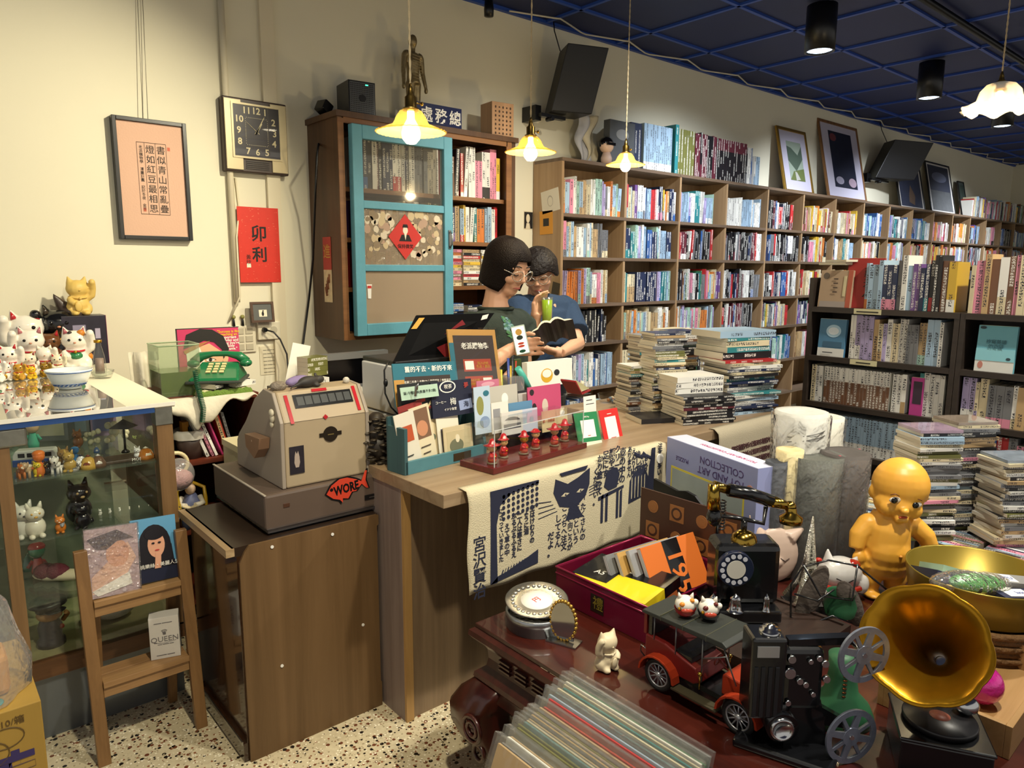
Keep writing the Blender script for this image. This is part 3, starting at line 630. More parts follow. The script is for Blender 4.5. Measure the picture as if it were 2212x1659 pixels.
drow(1.45, 1.08, RZ[0], 'std', .18, .235, 'the top board of the first dark bookshelf', name='paperback', cat='paperback', lean=False)
drow(1.03, .42, RZ[0], 'warm', .19, .24, 'the top board of the second dark bookshelf', name='paperback', cat='paperback', lean=False)
drow(1.50, 1.085, RZ[1], 'pale', .165, .20, 'the second shelf of the first dark bookshelf', name='paperback', cat='paperback', lean=False)
run(0, .06, (DX, 1.665, RZ[2]), (0, -1, 0), 'warm', .165, .175, rd, 'the comics shelf, at its far end', name='paperback', cat='paperback', lean=False)
run(.062, .37, (DX, 1.665, RZ[2]), (0, -1, 0), 'whites', .17, .175, rd, 'the comics shelf of the first dark bookshelf', name='comic_volume', cat='comic', uniform=('white', .0142, .172, (.62, PALC['brown'])), group='white comic volumes')
run(.372, .44, (DX, 1.665, RZ[2]), (0, -1, 0), 'warm', .168, .172, rd, 'the comics shelf, past the white volumes', name='paperback', cat='paperback', lean=False, tmin=.016, tmax=.02)
run(0, .105, (DX, 1.185, RZ[2]), (0, -1, 0), 'std', .175, .195, rd, 'the comics shelf, by the upright', name='paperback', cat='paperback', lean=False)
drow(1.02, .70, RZ[2], 'pale', .165, .19, 'the third shelf of the second dark bookshelf', name='paperback', cat='paperback', lean=False)
drow(.695, .42, RZ[2], 'warm', .15, .17, 'the third shelf of the second dark bookshelf, nearer end', name='paperback', cat='paperback', lean=False)
drow(.80, .42, RZ[1], 'warm', .165, .20, 'the second shelf of the second dark bookshelf', name='paperback', cat='paperback', lean=False)
run(0, .60, (DX, 1.66, RZ[3]), (0, -1, 0), 'whites', .17, .18, rd, 'the fourth shelf of the first dark bookshelf', name='comic_volume', cat='comic', uniform=('pale blue', .0135, .172, (.3, PALC['white'])), group='pale grey comic volumes')
drow(1.03, .42, RZ[3], 'std', .16, .19, '', indiv=False)
tag(FARB.build('far_books', SPINE), 'rows of colourful books filling the distant bays of the wall bookcases', 'books', kind='stuff')
print('BOOKS', NB[0])
# left side of the shop
def blob(mb, name, mats, parent, vox, smooth=4, loc=None):
 """fuse overlapping shapes into one continuous skin"""
 o = mb.build(name, mats, parent)
 md = o.modifiers.new('r', 'REMESH'); md.mode = 'VOXEL'; md.voxel_size = vox; md.use_smooth_shade = True
 if smooth: s = o.modifiers.new('s', 'SMOOTH'); s.iterations = smooth; s.factor = .5
 dg = bpy.context.evaluated_depsgraph_get(); me = bpy.data.meshes.new_from_object(o.evaluated_get(dg)); o.modifiers.clear(); o.data = me
 me.materials.clear(); me.materials.append(mats if not isinstance(mats, (list, tuple)) else mats[0])
 if loc is not None: o.location = loc
 return o
def face_cam(P, off=0.0): return math.atan2(-P[0], P[1]) + off
glaze = lambda c, n=None: M('glaze_' + (n or c.strip('#')), c, .18, coat=.4)
gold = M('gold_trim', '#c9992e', .3, .9); eyeblk = M('eye_black', '#0e0c0c', .15); redg = glaze('#b5202a', 'red')
CATS = {}
def lucky_cat(P, h, label, body='#ece6da', ear='#b5202a', collar='#b5202a', bib=None, spots=None, arm=1, off=0.0, plain=False, group=None, eyes=True, coin=False, name='lucky_cat', rough=None):
 t = thing(name, label, 'figurine', P, face_cam(P, off), group); m = MB(); bm_ = glaze(body) if rough is None else M('matte_' + body.strip('#'), body, rough)
 m.ball((0, .02, .26), (.26, .23, .28)); m.ball((0, -.01, .68), (.27, .22, .225)); m.ball((0, 0, .45), (.19, .17, .15))
 for s in (-1, 1):
  m.cyl((s * .15, 0, .82), (s * .2, 0, 1.0), .10, .012, 12); m.ball((s * .13, -.16, .06), (.10, .13, .07)); m.ball((s * .2, 0, .16), (.12, .17, .16))
 a = arm; m.tube([(a * .2, -.02, .42), (a * .31, -.06, .5), (a * .33, -.09, .66), (a * .31, -.14, .80)], [.09, .09, .085, .09], 10); m.ball((a * .305, -.17, .84), (.085, .085, .085))
 m.tube([(-a * .2, -.05, .42), (-a * .2, -.17, .36), (-a * .13, -.23, .3)], [.085, .08, .075], 10)
 b = blob(m, 'body', bm_, t, .035 if h < .14 else .026, 3)
 for s in (-1, 1):
  if not plain:
   e = MB(); e.cyl((s * .155, -.055, .835), (s * .192, -.035, .965), .058, .006, 10); e.build('inner_ear', glaze(ear), t)
  if eyes:
   e = MB(); e.ball((s * .105, -.205, .70), (.032, .02, .03), 10); e.build('eye', eyeblk, t)
 n = MB(); n.ball((0, -.232, .64), (.028, .016, .018), 8); n.build('nose', bm_ if plain else M('nose_pink', '#c8896a', .4), t)
 if collar:
  c = MB(); c.tube([(math.cos(i * PI / 10) * .2, -.01 + math.sin(i * PI / 10) * .185, .465 - .02 * math.sin(i * PI / 10 + PI)) for i in range(20)], .024, 6, closed=True); c.build('collar', glaze(collar) if not plain else bm_, t)
  c = MB(); c.ball((0, -.21, .435), .035, 8); c.build('bell', gold if not plain else bm_, t)
 if bib:
  c = MB(); c.ball((0, -.12, .34), (.15, .125, .10), 12); c.build('bib', glaze(bib), t)
 if coin:
  c = MB(); c.ball((-a * .06, -.235, .23), (.085, .03, .13), 12); c.build('coin', gold if not plain else bm_, t)
 for (x, y, z, r, cc) in spots or ():
  c = MB(); c.ball((x, y, z), (r, r * .6, r), 10); c.build('patch', glaze(cc), t)
 t.scale = (h, h, h); return t
def top_at(px, py, Y, z0): p = ony(px, py, Y); return (p.x, Y, z0), p.z - z0
def base_at(px, pyb, pyt, z0): P = onz(px, pyb, z0); return tuple(P), ony(px, pyt, P.y).z - z0
CZT = GZ
def ct(px, pt, Y, lab, **kw): P, h = top_at(px, pt, Y, CZT - .001); return lucky_cat(P, h, lab, **kw)
def cb(px, pb, pt, lab, **kw): P, h = base_at(px, pb, pt, CZT - .001); return lucky_cat(P, h, lab, **kw)
cal = [(.13, -.1, .83, .09, '#c97f2c'), (.24, .02, .3, .10, '#c97f2c'), (-.08, -.12, .85, .05, '#2a2320')]
ct(52, 668, 3.66, 'tall white lucky cat with red ears at the back of its crowd', arm=-1, bib='#d8b23c')
ct(62, 703, 3.50, 'white lucky cat with pink ears in front of the tall white one', ear='#b06a70', bib='#2f6a46', arm=-1)
ct(158, 704, 3.46, 'calico lucky cat with raised paw beside the glass bottle', ear='#a85660', bib='#2f7a4c', spots=cal, arm=1)
ct(123, 656, 3.68, 'glossy black lucky cat beneath the brown ears', body='#141416', ear='#3a3026', collar='#3a2a18', arm=-1)
ct(104, 712, 3.62, 'small brown lucky cat between the white and calico ones', body='#6a4428', ear='#b5202a', arm=-1)
ct(14, 741, 3.36, 'white lucky cat with red ears and flower, at the edge of the crowd', ear='#b5202a', bib='#2f7a4c', arm=1)
ct(60, 758, 3.38, 'small cream lucky cat with grey bib in the middle of the crowd', body='#e3d9c4', bib='#2f6a46', ear='#8f3a34', arm=-1)
ct(94, 744, 3.42, 'small white lucky cat with round head and red collar', ear='#e3d9c4', bib='#e3d9c4', eyes=False)
ct(122, 762, 3.39, 'cream lucky cat with red ears behind the blue-and-white bowl', body='#e6dcc0', ear='#b5202a', arm=1)
cb(42, 821, 782, 'tiny gold lucky cat on red cushion beside the yellow one', body='#b98a2c', ear='#b5202a', coin=True)
cb(98, 815, 780, 'tiny dark gold lucky cat behind the yellow one', body='#8f6f22', ear='#7a2a22', coin=True)
cb(70, 819, 788, 'bright yellow lucky cat with red ears, front of the crowd', body='#e2b21c', ear='#c42a1c', arm=-1)
cb(16, 822, 780, 'tiny white lucky cat with gold bib at the front of the crowd', coin=True)
cb(-6, 826, 775, 'tiny white lucky cat with green bib at the picture edge', bib='#2f7a4c')
P, h = top_at(152, 634, 3.71, CZT); t = thing('fox_figurine', 'dark brown big-eared animal figure behind the yellow lucky cat', 'figurine', P, face_cam(P, .5))
m = MB(); m.ball((0, 0, h * .3), (.07, .06, h * .3)); m.ball((0, -.01, h * .72), (.062, .055, .055)); m.cyl((-.03, 0, h * .78), (-.075, 0, h), .034, .004, 10); m.cyl((.03, 0, h * .78), (.06, 0, h * .95), .03, .004, 10)
blob(m, 'body', M('dark_brown_resin', '#3d2f26', .4), t, .006)
P = ony(186, 748, 3.62); zt = ony(186, 682, 3.62).z
t = thing('photo_box', 'box with dark photo print standing under the matte yellow cat', 'box', (P.x, 3.62, CZT)); hh = zt - CZT
boxes('body', M('photo_dark', '#2a2633', .35, vary=.5, vscale=25), t, [(-.085, .085, 0, .12, 0, hh)], bev=.002); boxes('edge', M('magenta_edge', '#7d2a58', .4), t, [(.0855, .087, 0.0, .12, 0, hh)])
for k, (x, z, w, c) in enumerate(((-.02, .7, .05, '#8c86a0'), (.0, .45, .04, '#6d6a78'), (.05, .62, .02, '#b0a8c0'))):
 boxes('print', M('photo_pale_%d' % k, c, .4), t, [(x - w / 2, x + w / 2, -.001, 0, z * hh - .02, z * hh + .025)])
P2 = (P.x - .005, 3.68, zt); hc = ony(182, 596, 3.68).z - zt
lucky_cat(P2, hc, 'large matte yellow lucky cat on the dark photo box', body='#d9b863', plain=True, coin=True, eyes=False, arm=1, rough=.5, off=.25)
porc = M('porcelain', '#dfe4e6', .12, coat=.5); cob = M('cobalt_print', '#3c5f9c', .2, coat=.4)
P = onz(152, 838, CZT); r = .073
t = thing('porcelain_bowl', 'blue-and-white porcelain bowl on the display case top', 'bowl', P)
m = MB(); prof = [(0, .004), (.030, .004), (.033, 0), (.036, .0), (.037, .008), (.055, .020), (.066, .042), (.0715, .060), (.076, .068), (.072, .067), (.06, .048), (.045, .022), (.0, .012)]
m.lathe([(a * r / .073, b) for a, b in prof], 36); m.build('body', porc, t)
for z, rr in ((.061, .0725), (.019, .0545), (.010, .0415)):
 m = MB(); m.tube([(math.cos(k * PI / 20) * rr, math.sin(k * PI / 20) * rr, z) for k in range(40)], .0011 if z < .05 else .002, 5, closed=True); m.build('blue_line', cob, t)
m = MB()
for k in range(22):
 a = k * 2 * PI / 22
 for j in range(2): m.ball((math.cos(a + j * .1) * .0485, math.sin(a + j * .1) * .0485, .0135 + .003 * j), (.004, .004, .0022), 6)
m.build('leaf_print', cob, t)
clearg = glass('clear_bottle_glass', (.93, .95, .93), .02, 1.2, .03)
P = onz(222, 816, CZT + .0); t = thing('glass_dish', 'clear glass dish behind the blue-and-white bowl', 'dish', P)
MB().lathe([(0, 0), (.03, 0), (.036, .012), (.042, .03), (.04, .03), (.034, .013), (.0, .004)], 24).build('body', clearg, t)
P2 = (P.x - .005, P.y + .01, CZT + .005); hb = ony(212, 735, P.y).z - P2[2]
t = thing('glass_bottle', 'small clear bottle with gold cap in the glass dish', 'bottle', P2); m = MB(); m.lathe([(0, 0), (.022, .0), (.024, .02), (.02, hb * .55), (.011, hb * .85), (.011, hb * .95)], 18); m.build('body', clearg, t)
MB().lathe([(0, hb * .93), (.014, hb * .93), (.015, hb), (0, hb)], 14).build('cap', gold, t)
MB().lathe([(0, .012), (.017, .012), (.015, hb * .5), (0, hb * .5)], 12).build('photo_roll', M('roll_print', '#8d7468', .5, vary=.4, vscale=60), t)
# figurines inside the case
FM = {}
def fmat(c): return glaze(c)
def fig(px, pb, pt, z, lab, kind, c1, c2='#1a1718', w=.5, Y=None, cat='figurine', name='figurine'):
 if Y is None: P, h = base_at(px, pb, pt, z);
 else: P, h = top_at(px, pt, Y, z)
 if P[1] < GY0 + .05: P = (P[0] * (GY0 + .06) / P[1], GY0 + .06, z)
 t = thing(name, lab, cat, (P[0], P[1], z), face_cam(P, RND.uniform(-.5, .5)), 'figurines in the glass case'); a, b = fmat(c1), fmat(c2); m = MB()
 if kind == 'sit':
  m.ball((0, .02, .28), (.26, .24, .3)); m.ball((0, -.06, .68), (.24, .22, .2))
  for s in (-1, 1): m.cyl((s * .12, -.04, .8), (s * .17, -.03, 1.0), .085, .02, 8); m.ball((s * .12, -.2, .07), (.08, .12, .07))
  m.build('body', a, t); e = MB()
  for s in (-1, 1): e.ball((s * .09, -.25, .72), .03, 6)
  e.ball((0, -.27, .63), (.05, .03, .03), 6); e.build('face', b, t)
 elif kind == 'dog':
  m.ball((0, .15, .45), (.2, .42, .22)); m.ball((0, -.32, .72), (.19, .2, .19)); m.ball((0, -.5, .67), (.1, .12, .09)); m.tube([(0, .5, .5), (0, .62, .75)], .05, 6)
  for sx in (-1, 1):
   for y in (-.12, .42): m.cyl((sx * .12, y, 0), (sx * .12, y, .4), .075, n=8)
   m.ball((sx * .16, -.28, .8), (.05, .08, .12), 8)
  m.build('body', a, t); e = MB(); e.ball((0, -.6, .69), .05, 6); e.ball((0, .1, .6), (.19, .2, .1), 8); e.build('marking', b, t)
 elif kind == 'doll':
  m.lathe([(0, 0), (.16, 0), (.18, .2), (.13, .42), (.09, .55)], 12);
  for s in (-1, 1): m.tube([(s * .12, 0, .48), (s * .24, -.05, .3)], .05, 6)
  m.build('body', a, t); e = MB(); e.ball((0, 0, .76), (.21, .2, .22)); e.build('head', b, t)
  e = MB(); e.ball((0, .02, .86), (.22, .21, .14)); e.build('hat', a, t)
 elif kind == 'block':
  m.bx(-w, w, -.4, .4, 0, 1); m.build('body', a, t, bev=.0); e = MB(); e.bx(-w * .8, w * .8, -.42, -.4, .2, .8); e.build('print', b, t)
 elif kind == 'dome':
  m.lathe([(0, 0), (w, 0), (w * .95, .3), (w * .6, .75), (0, 1)], 14); m.build('body', a, t); e = MB(); e.lathe([(0, .98), (w * .35, .93), (0, 1.06)], 10); e.ball((0, -w * .8, .35), (w * .4, .06, .22), 8); e.build('print', b, t)
 elif kind == 'coral':
  r_ = random.Random(int(px));
  for k in range(14): m.ball((r_.uniform(-w, w), r_.uniform(-.2, .2), r_.uniform(.1, .9)), r_.uniform(.09, .17), 8)
  m.build('body', a, t)
 t.scale = (h * 1.12,) * 3; return t
Z1, Z2, Z3, Z4 = .825, .637, .437, .252
S1, S2, S3 = 'upper glass shelf', 'middle glass shelf', 'lower glass shelf'
fig(68, 985, 914, Z1, 'mint green doll with cap at the back of the ' + S1, 'doll', '#57b49a', '#d8b48e', Y=2.92)
fig(30, 0, 925, Z1, 'pale green glass-like figure in the far corner of the ' + S1, 'coral', '#a9c4b4', w=.3, Y=3.0)
fig(48, 1038, 1004, Z1, 'tiny orange fox-like dog on the ' + S1, 'dog', '#c9763a', '#e8dcc4')
fig(62, 1036, 1000, Z1, 'tiny beige dog beside the orange one', 'dog', '#b79c7c', '#efe6d2')
fig(88, 1032, 982, Z1, 'little figure with orange head and green stalk, before the toy van', 'doll', '#d9742c', '#d9742c')
fig(84, 1040, 1008, Z1, 'yellow and white tiger-like figure on the front edge', 'sit', '#d6c02c', '#2a2a1a')
fig(105, 1034, 1004, Z1, 'tiny black cat on the ' + S1, 'sit', '#121214', '#d8b43c')
fig(120, 1028, 990, Z1, 'black-and-white cow-patterned figure on the ' + S1, 'dog', '#e9e6de', '#151515')
fig(132, 1032, 1006, Z1, 'tiny white dog with black marking on the front edge', 'dog', '#e9e6de', '#222222')
fig(140, 1012, 968, Z1, 'bronze monkey figure on the ' + S1, 'sit', '#8a6b3a', '#4a3418')
fig(152, 1018, 975, Z1, 'gold standing lion figure on the ' + S1, 'sit', '#b4954c', '#6d5426')
fig(166, 0, 930, Z1, 'brown seated lion behind the bronze monkey', 'sit', '#8f5a2c', '#3a2210', Y=2.85)
fig(164, 1000, 968, Z1, 'figure with blue ball head on the ' + S1, 'doll', '#3f84c4', '#3f84c4')
fig(176, 1010, 985, Z1, 'white and pink round figure on the ' + S1, 'dome', '#dcdce2', '#2a2a3a', w=.45)
fig(176, 1030, 1008, Z1, 'tiny white sleeping cat on the front edge', 'dog', '#e4e4e4', '#26262c')
fig(193, 1024, 998, Z1, 'straw hat badge standing on the front edge', 'dome', '#c9a24c', '#7a3a22', w=.6)
fig(214, 1016, 992, Z1, 'brown bottle cap with white and red ring', 'dome', '#6b5240', '#e4e0d8', w=.6)
fig(158, 1034, 1020, Z1, 'small pewter tray leaning on the front edge', 'dome', '#9a9a96', '#55565a', w=.9)
fig(208, 0, 966, Z1, 'blue-and-white round figure behind the bottle cap', 'dome', '#4c6ea8', '#e4e4ea', w=.45, Y=2.72)
fig(196, 0, 928, Z1, 'white coral cluster on the ' + S1, 'coral', '#dcd6b4', w=.4, Y=2.86)
fig(250, 0, 912, Z1, 'large white coral cluster beside the toy street lamp', 'coral', '#d8d2b2', w=.5, Y=2.82)
fig(290, 0, 940, Z1, 'pale green leaf-like cluster behind the toy street lamp', 'coral', '#a8b46a', w=.4, Y=2.86)
fig(316, 990, 968, Z1, 'tiny orange and white burger-like toy on the wooden slab', 'dome', '#b4702c', '#e9e2cc', w=.7)
fig(298, 992, 966, Z1, 'tiny white-and-black dog near the toy burger', 'sit', '#e9e9e6', '#1c1c1e')
fig(110, 0, 900, Z1, 'grey model house facade with pale columns', 'block', '#6d6f6a', '#b9b39a', w=.7, Y=3.05)
fig(165, 0, 898, Z1, 'second grey model house facade with pale columns', 'block', '#7a7b74', '#8fa0a8', w=.7, Y=3.08)
fig(222, 0, 893, Z1, 'pink and blue picture box standing at the back', 'block', '#9a86a4', '#7a7fae', w=.42, Y=3.02, name='picture_box')
fig(174, 1128, 1042, Z2, 'large black bear figure with cream muzzle on the ' + S2, 'sit', '#17161a', '#b79a6c')
fig(180, 1140, 1085, Z2, 'second black bear sitting in front of the large one', 'sit', '#1c1a1e', '#2c2a2c')
fig(56, 1160, 1088, Z2, 'white long-eared cat on the ' + S2, 'sit', '#dedcd2', '#3a3a3c')
fig(80, 1172, 1102, Z2, 'large white fluffy cat with yellow crown on the ' + S2, 'sit', '#d9d5c4', '#c99a3c')
fig(132, 1150, 1114, Z2, 'orange tabby cat figure on the ' + S2, 'sit', '#cf7a2c', '#f0e6d4')
fig(136, 1158, 1136, Z2, 'small grey cat lying before the orange one', 'dog', '#8f949c', '#e0e0e0')
for k in range(6): fig(216 + k * 21, 0, 1100 - k * 2, Z2, 'tiny white cat, %s of the row on the ' % ORD[k] + S2, 'sit', '#e2e0d6', '#8a8a86', Y=2.62)
fig(250, 0, 1056, Z2, 'brown carved wooden roof at the back of the ' + S2, 'block', '#4a3a30', '#5d4a3c', w=1.2, Y=3.0)
fig(120, 0, 1060, Z2, 'bundle of grey feathers at the back of the ' + S2, 'coral', '#8d8672', w=.6, Y=3.0)
fig(85, 1245, 1178, Z3, 'red and green wooden toy on the ' + S3, 'doll', '#8f2a2a', '#2f6a50')
fig(60, 0, 1200, Z3, 'teal glass jar at the back of the ' + S3, 'dome', '#2f6a5c', '#1f4a40', w=.35, Y=2.8)
for k, (px, c) in enumerate(((102, '#6d2a3a'), (124, '#6d2a3a'))):
 P = onz(px + 20, 1240, Z3 + .02); t = thing('beaded_slipper', '%s maroon beaded slipper with pale sole on the lower glass shelf' % ('first' if k == 0 else 'second'), 'slipper', (P.x, max(P.y, GY0 + .1), Z3), -.6, 'beaded slippers')
 m = MB(); m.ball((0, 0, .018), (.075, .026, .018)); m.build('sole', M('slipper_sole', '#cfc3a4', .7), t); m = MB(); m.ball((-.03, 0, .03), (.04, .028, .028)); m.build('upper', M('beads', c, .25, vary=.4, vscale=250, bump=.6, bscale=300), t)
P = onz(82, 1008, Z1); t = thing('toy_van', 'white and blue toy camper van on the upper glass shelf', 'toy van', (P.x, max(P.y, GY0 + .08), Z1), -.35)
m = MB(); m.prism([(-.06, .028), (.06, .028), (.058, .045), (.05, .058), (-.052, .058), (-.06, .042)], -.022, .022, ax='y'); m.build('cab', glaze('#e6e6e2'), t, bev=.003); boxes('body', glaze('#2f5bb0'), t, [(-.062, .062, -.0235, .0235, .008, .03)], bev=.003)
boxes('window', eyeblk, t, [(-.045 + k * .024, -.027 + k * .024, -.0228, -.0222, .037, .05) for k in range(4)])
for x in (-.036, .036):
 for y in (-.024, .024): m = MB(); m.cyl((x, y - .004, .01), (x, y + .004, .01), .0105, n=14); m.build('wheel', eyeblk, t)
P = onz(272, 985, Z1); t = thing('toy_street_lamp', 'black toy street lamp with conical shade on the wooden slab', 'toy lamp', (P.x, max(P.y, GY0 + .1), Z1 + .012)); hl = ony(272, 899, P.y).z - Z1 - .02
m = MB(); m.lathe([(0, 0), (.014, 0), (.012, .006), (.004, .012), (.0035, hl - .02), (0, hl - .02)], 10); m.build('pole', blackpl, t); m = MB(); m.lathe([(.045, hl - .028), (.012, hl - .008), (.0, hl)], 4); m.build('lamp_shade', M('dark_shade', '#3b3432', .5), t)
P = onz(285, 998, Z1); t = thing('driftwood_slab', 'dark driftwood slab under the toy street lamp', 'wood slab', (P.x, max(P.y, GY0 + .1), Z1)); boxes('slab', wood('driftwood', '#5a4a3c', '#33281f', 'x', 16), t, [(-.075, .075, -.04, .04, 0, .011)], bev=.003); text('MOSMOS', .014, t, white, (.03, -.041, .0055))
P = onz(118, 1405, Z4); t = thing('officer_coin_bank', 'dark figure of an officer in peaked cap at the bottom of the case', 'figurine', (P.x, max(P.y, GY0 + .13), Z4), face_cam(P, .5)); h = ony(112, 1302, P.y).z - Z4
m = MB(); m.lathe([(0, 0), (.26, 0), (.25, .1), (.2, .16), (.22, .4), (.16, .55)], 16); m.build('body', M('dark_uniform', '#2a2730', .4), t); m = MB(); m.ball((0, -.03, .66), (.24, .23, .15)); m.build('head', M('tan_face', '#a87a4a', .4), t)
m = MB(); m.lathe([(.22, .72), (.24, .8), (.34, .86), (.32, .93), (0, .96)], 18); m.ball((0, -.25, .77), (.2, .14, .03)); m.build('peaked_cap', M('cap_black', '#1b1a1e', .35), t); m = MB(); m.tube([(.2, -.1, .45), (.28, -.16, .58), (.2, -.24, .66)], .045, 8); m.build('arm', M('tan_face', '#a87a4a'), t); m = MB(); m.ball((.12, -.2, .38), .05, 8); m.build('badge', M('badge_red', '#9a3a2a', .4), t); t.scale = (h, h, h)
P = onz(285, 1352, Z4); t = thing('paper_lantern', 'crumpled white paper lantern at the bottom of the glass case', 'lantern', (P.x - .03, GY0 + .2, Z4)); m = MB(); m.ball((0, 0, .05), (.075, .06, .05), 24); m.build('body', M('tissue_white', '#bdb9a6', .8, bump=1.0, bscale=50), t)
# step ladder
lad = wood('ladder_wood', '#8c683f', '#6e4e2b', 'z', 9, .45); ladx = wood('ladder_step_wood', '#ab8658', '#896440', 'x', 9, .45)
A = onz(225, 1648, 0); B = onz(437, 1572, 0); yl = (A.y + B.y) / 2
t = thing('step_ladder', 'small wooden step ladder holding two photo books and a white box', 'step ladder', (A.x, yl, 0)); wl = B.x - A.x
def slat(name, p, q, hx, hy, mat):
 m = MB(); m.poly([(p[0] - hx, p[1] - hy, p[2]), (p[0] + hx, p[1] - hy, p[2]), (p[0] + hx, p[1] + hy, p[2]), (p[0] - hx, p[1] + hy, p[2])]); a = [0, 1, 2, 3]; b = [m.pt((q[0] + i * hx, q[1] + j * hy, q[2])) for i, j in ((-1, -1), (1, -1), (1, 1), (-1, 1))]
 m.skin(a, b, 0, False); m.face(b); return m.build(name, mat, t, bev=.0015)
for x in (0, wl): slat('leg', (x, 0, 0), (x, .085, .635), .017, .011, lad)
for x in (.03, wl - .03): slat('leg', (x, .205, 0), (x, .118, .462), .013, .011, lad)
sz = (.245, .485)
for k, z in enumerate(sz):
 y0 = z * .134
 for j in range(2): boxes('step', ladx, t, [(.018, wl - .018, y0 - .02 + j * .055, y0 + .03 + j * .055, z - .018, z)], bev=.0015)
 boxes('step_rail', ladx, t, [(.018, wl - .018, y0 - .012, y0 + .004, z - .05, z - .018)], bev=.001)
slat('brace', (.03, .18, .25), (wl - .03, .18, .25), .003, .012, lad) if 0 else None
def picture(name, w, h, t_, mats, parent, items, th=.006, base=None):
 """a flat cover facing -y with printed shapes: items = (outline, colour) drawn in front to back order"""
 boxes(base or 'cover', mats, parent, [(-w / 2, w / 2, 0, th, 0, h)])
 for k, (nm, pts, mt) in enumerate(items):
  m = MB(); e = -.0006 * (k + 1); m.prism([(x * w, z * h) for x, z in pts], e, 0, ax='y'); m.build(nm, mt, parent)
def ell(cx, cz, rx, rz, n=20, a0=0, a1=2 * PI): return [(cx + math.cos(a0 + (a1 - a0) * k / n) * rx, cz + math.sin(a0 + (a1 - a0) * k / n) * rz) for k in range(n)]
P = Vector((A.x, yl, 0)) + Vector((.135, sz[1] * .134 - .002, sz[1] + .001))
skin_pr = M('print_skin', '#d9a184', .35); hair_pr = M('print_hair', '#17131a', .3)
t = thing('photo_book', 'plastic-wrapped pale photo book leaning on the step ladder', 'book', P - Vector((.06, 0, 0)), 0, 'photo books on the step ladder', rot=(-.18, .06, .0)); t.scale = (1.2,) * 3
picture('b', .118, .168, 0, [M('pale_cover', '#b9a0a4', .3, vary=.3, vscale=20)], t, [('print', [(-.4, .3), (.3, .75), (.45, .5), (.1, .1), (-.4, .05)], M('pale_peach', '#e3b8a0', .3)), ('print', ell(.1, .6, .22, .2), skin_pr), ('print', [(-.45, .86), (.1, .95), (.42, .8), (.1, .78), (-.1, .68), (-.3, .7)], M('grey_hair', '#5a4a50', .3)), ('print', [(-.4, .1), (.3, .3), (.35, .12), (-.3, .02)], white)])
boxes('plastic_wrap', glass('crinkled_wrap', (.97, .97, .97), .08, 4.0, .06, bump=1.0, bscale=60), t, [(-.061, .061, -.006, .008, -.0, .171)])
t = thing('photo_book', 'dark photo book with a long-haired woman on blue, on the ladder', 'book', P + Vector((.062, 0.012, .004)), 0, 'photo books on the step ladder', rot=(-.2, .05, 0.02)); t.scale = (1.1,) * 3
blu = M('print_blue', '#5f9cc4', .3); nav = M('print_navy', '#1c2036', .3)
picture('b', .118, .178, 0, [blu], t, [('print', [(-.5, 0), (.5, 0), (.5, .12), (.42, .3), (-.4, .3), (-.5, .1)], nav), ('print', ell(0, .55, .36, .34), hair_pr), ('print', [(-.36, .55), (-.42, .25), (.42, .2), (.37, .55)], hair_pr), ('print', ell(.03, .57, .19, .2), skin_pr), ('print', ell(.0, .74, .22, .09), hair_pr), ('print', [(-.04, .2), (.1, .2), (.12, .42), (0, .45)], skin_pr), ('print', ell(.04, .485, .05, .012), M('lips_print', '#b2403c', .3)), ('print', ell(-.04, .6, .035, .013), hair_pr), ('print', ell(.1, .6, .035, .013), hair_pr)])
text('桃樂絲・美麗人生', .013, t, white, (.008, -.007, .045))
P = onz(377, 1416, sz[0]); P = Vector((A.x, yl, 0)) + Vector((.205, sz[0] * .134 + .035, sz[0] + .0005)); t = thing('carton_box', 'white carton box with grey lettering on the lower ladder step', 'box', P, -.30)
boxes('body', M('grey_white_card', '#d3cfc8', .5, vary=.05, vscale=30), t, [(-.042, .042, -.025, .025, 0, .136)], bev=.001)
gp = M('grey_print', '#6d6a6c', .5); text('QUEEN', .024, t, gp, (0, -.0255, .064)); text('♛', .022, t, gp, (0, -.0255, .086)); text('▬▬ ▬▬▬ ▬▬', .006, t, gp, (.002, -.0255, .048)); text('▬▬▬ ▬▬▬▬', .007, t, gp, (-.002, -.0255, .118)); text('▬▬▬▬ ▬▬▬', .007, t, gp, (0, -.0255, .013)); text('QUEEN', .02, t, gp, (.0425, 0, .07), (PI / 2, PI / 2, PI / 2))
m = MB(); m.tube([(-.03, -.0253, .054), (0, -.0253, .051), (.032, -.0253, .056)], .0006, 4); m.build('print', gp, t)
# cardboard box and wrapped bundle at the left edge
q = onz(78, 1516, .42); kb = wood('gold_card', '#a8873c', '#9a7a34', 'z', 3, .5)
t = thing('cardboard_box', 'gold printed cardboard box standing on the floor', 'box', (.0, 0, 0))
bxx = .131; boxes('body', kb, t, [(bxx - .34, bxx, 1.50, 1.80, 0, .652)], bev=.002)
purple = M('violet_print', '#33295c', .5); brn = M('brown_print', '#5a4420', .5)
text('茉', .10, t, purple, (bxx - .065, 1.4993, .515), bold=.003); text('4包/盒×10/箱', .017, t, brn, (bxx - .075, 1.4993, .628))
m = MB(); m.tube([(bxx - .06 + math.cos(a * PI / 10) * .03, 1.4994, .60 + math.sin(a * PI / 10) * .02) for a in range(20)], .001, 4, closed=True); m.tube([(bxx - .085 + math.cos(a * PI / 10) * .03, 1.4994, .575 + math.sin(a * PI / 10) * .025) for a in range(20)], .001, 4, closed=True); m.build('drawing', brn, t)
t = thing('wrapped_bundle', 'orange and green packet inside a clear plastic bag on the gold box', 'bag', (bxx - .10, 1.60, .6525)); t.scale = (.62,) * 3
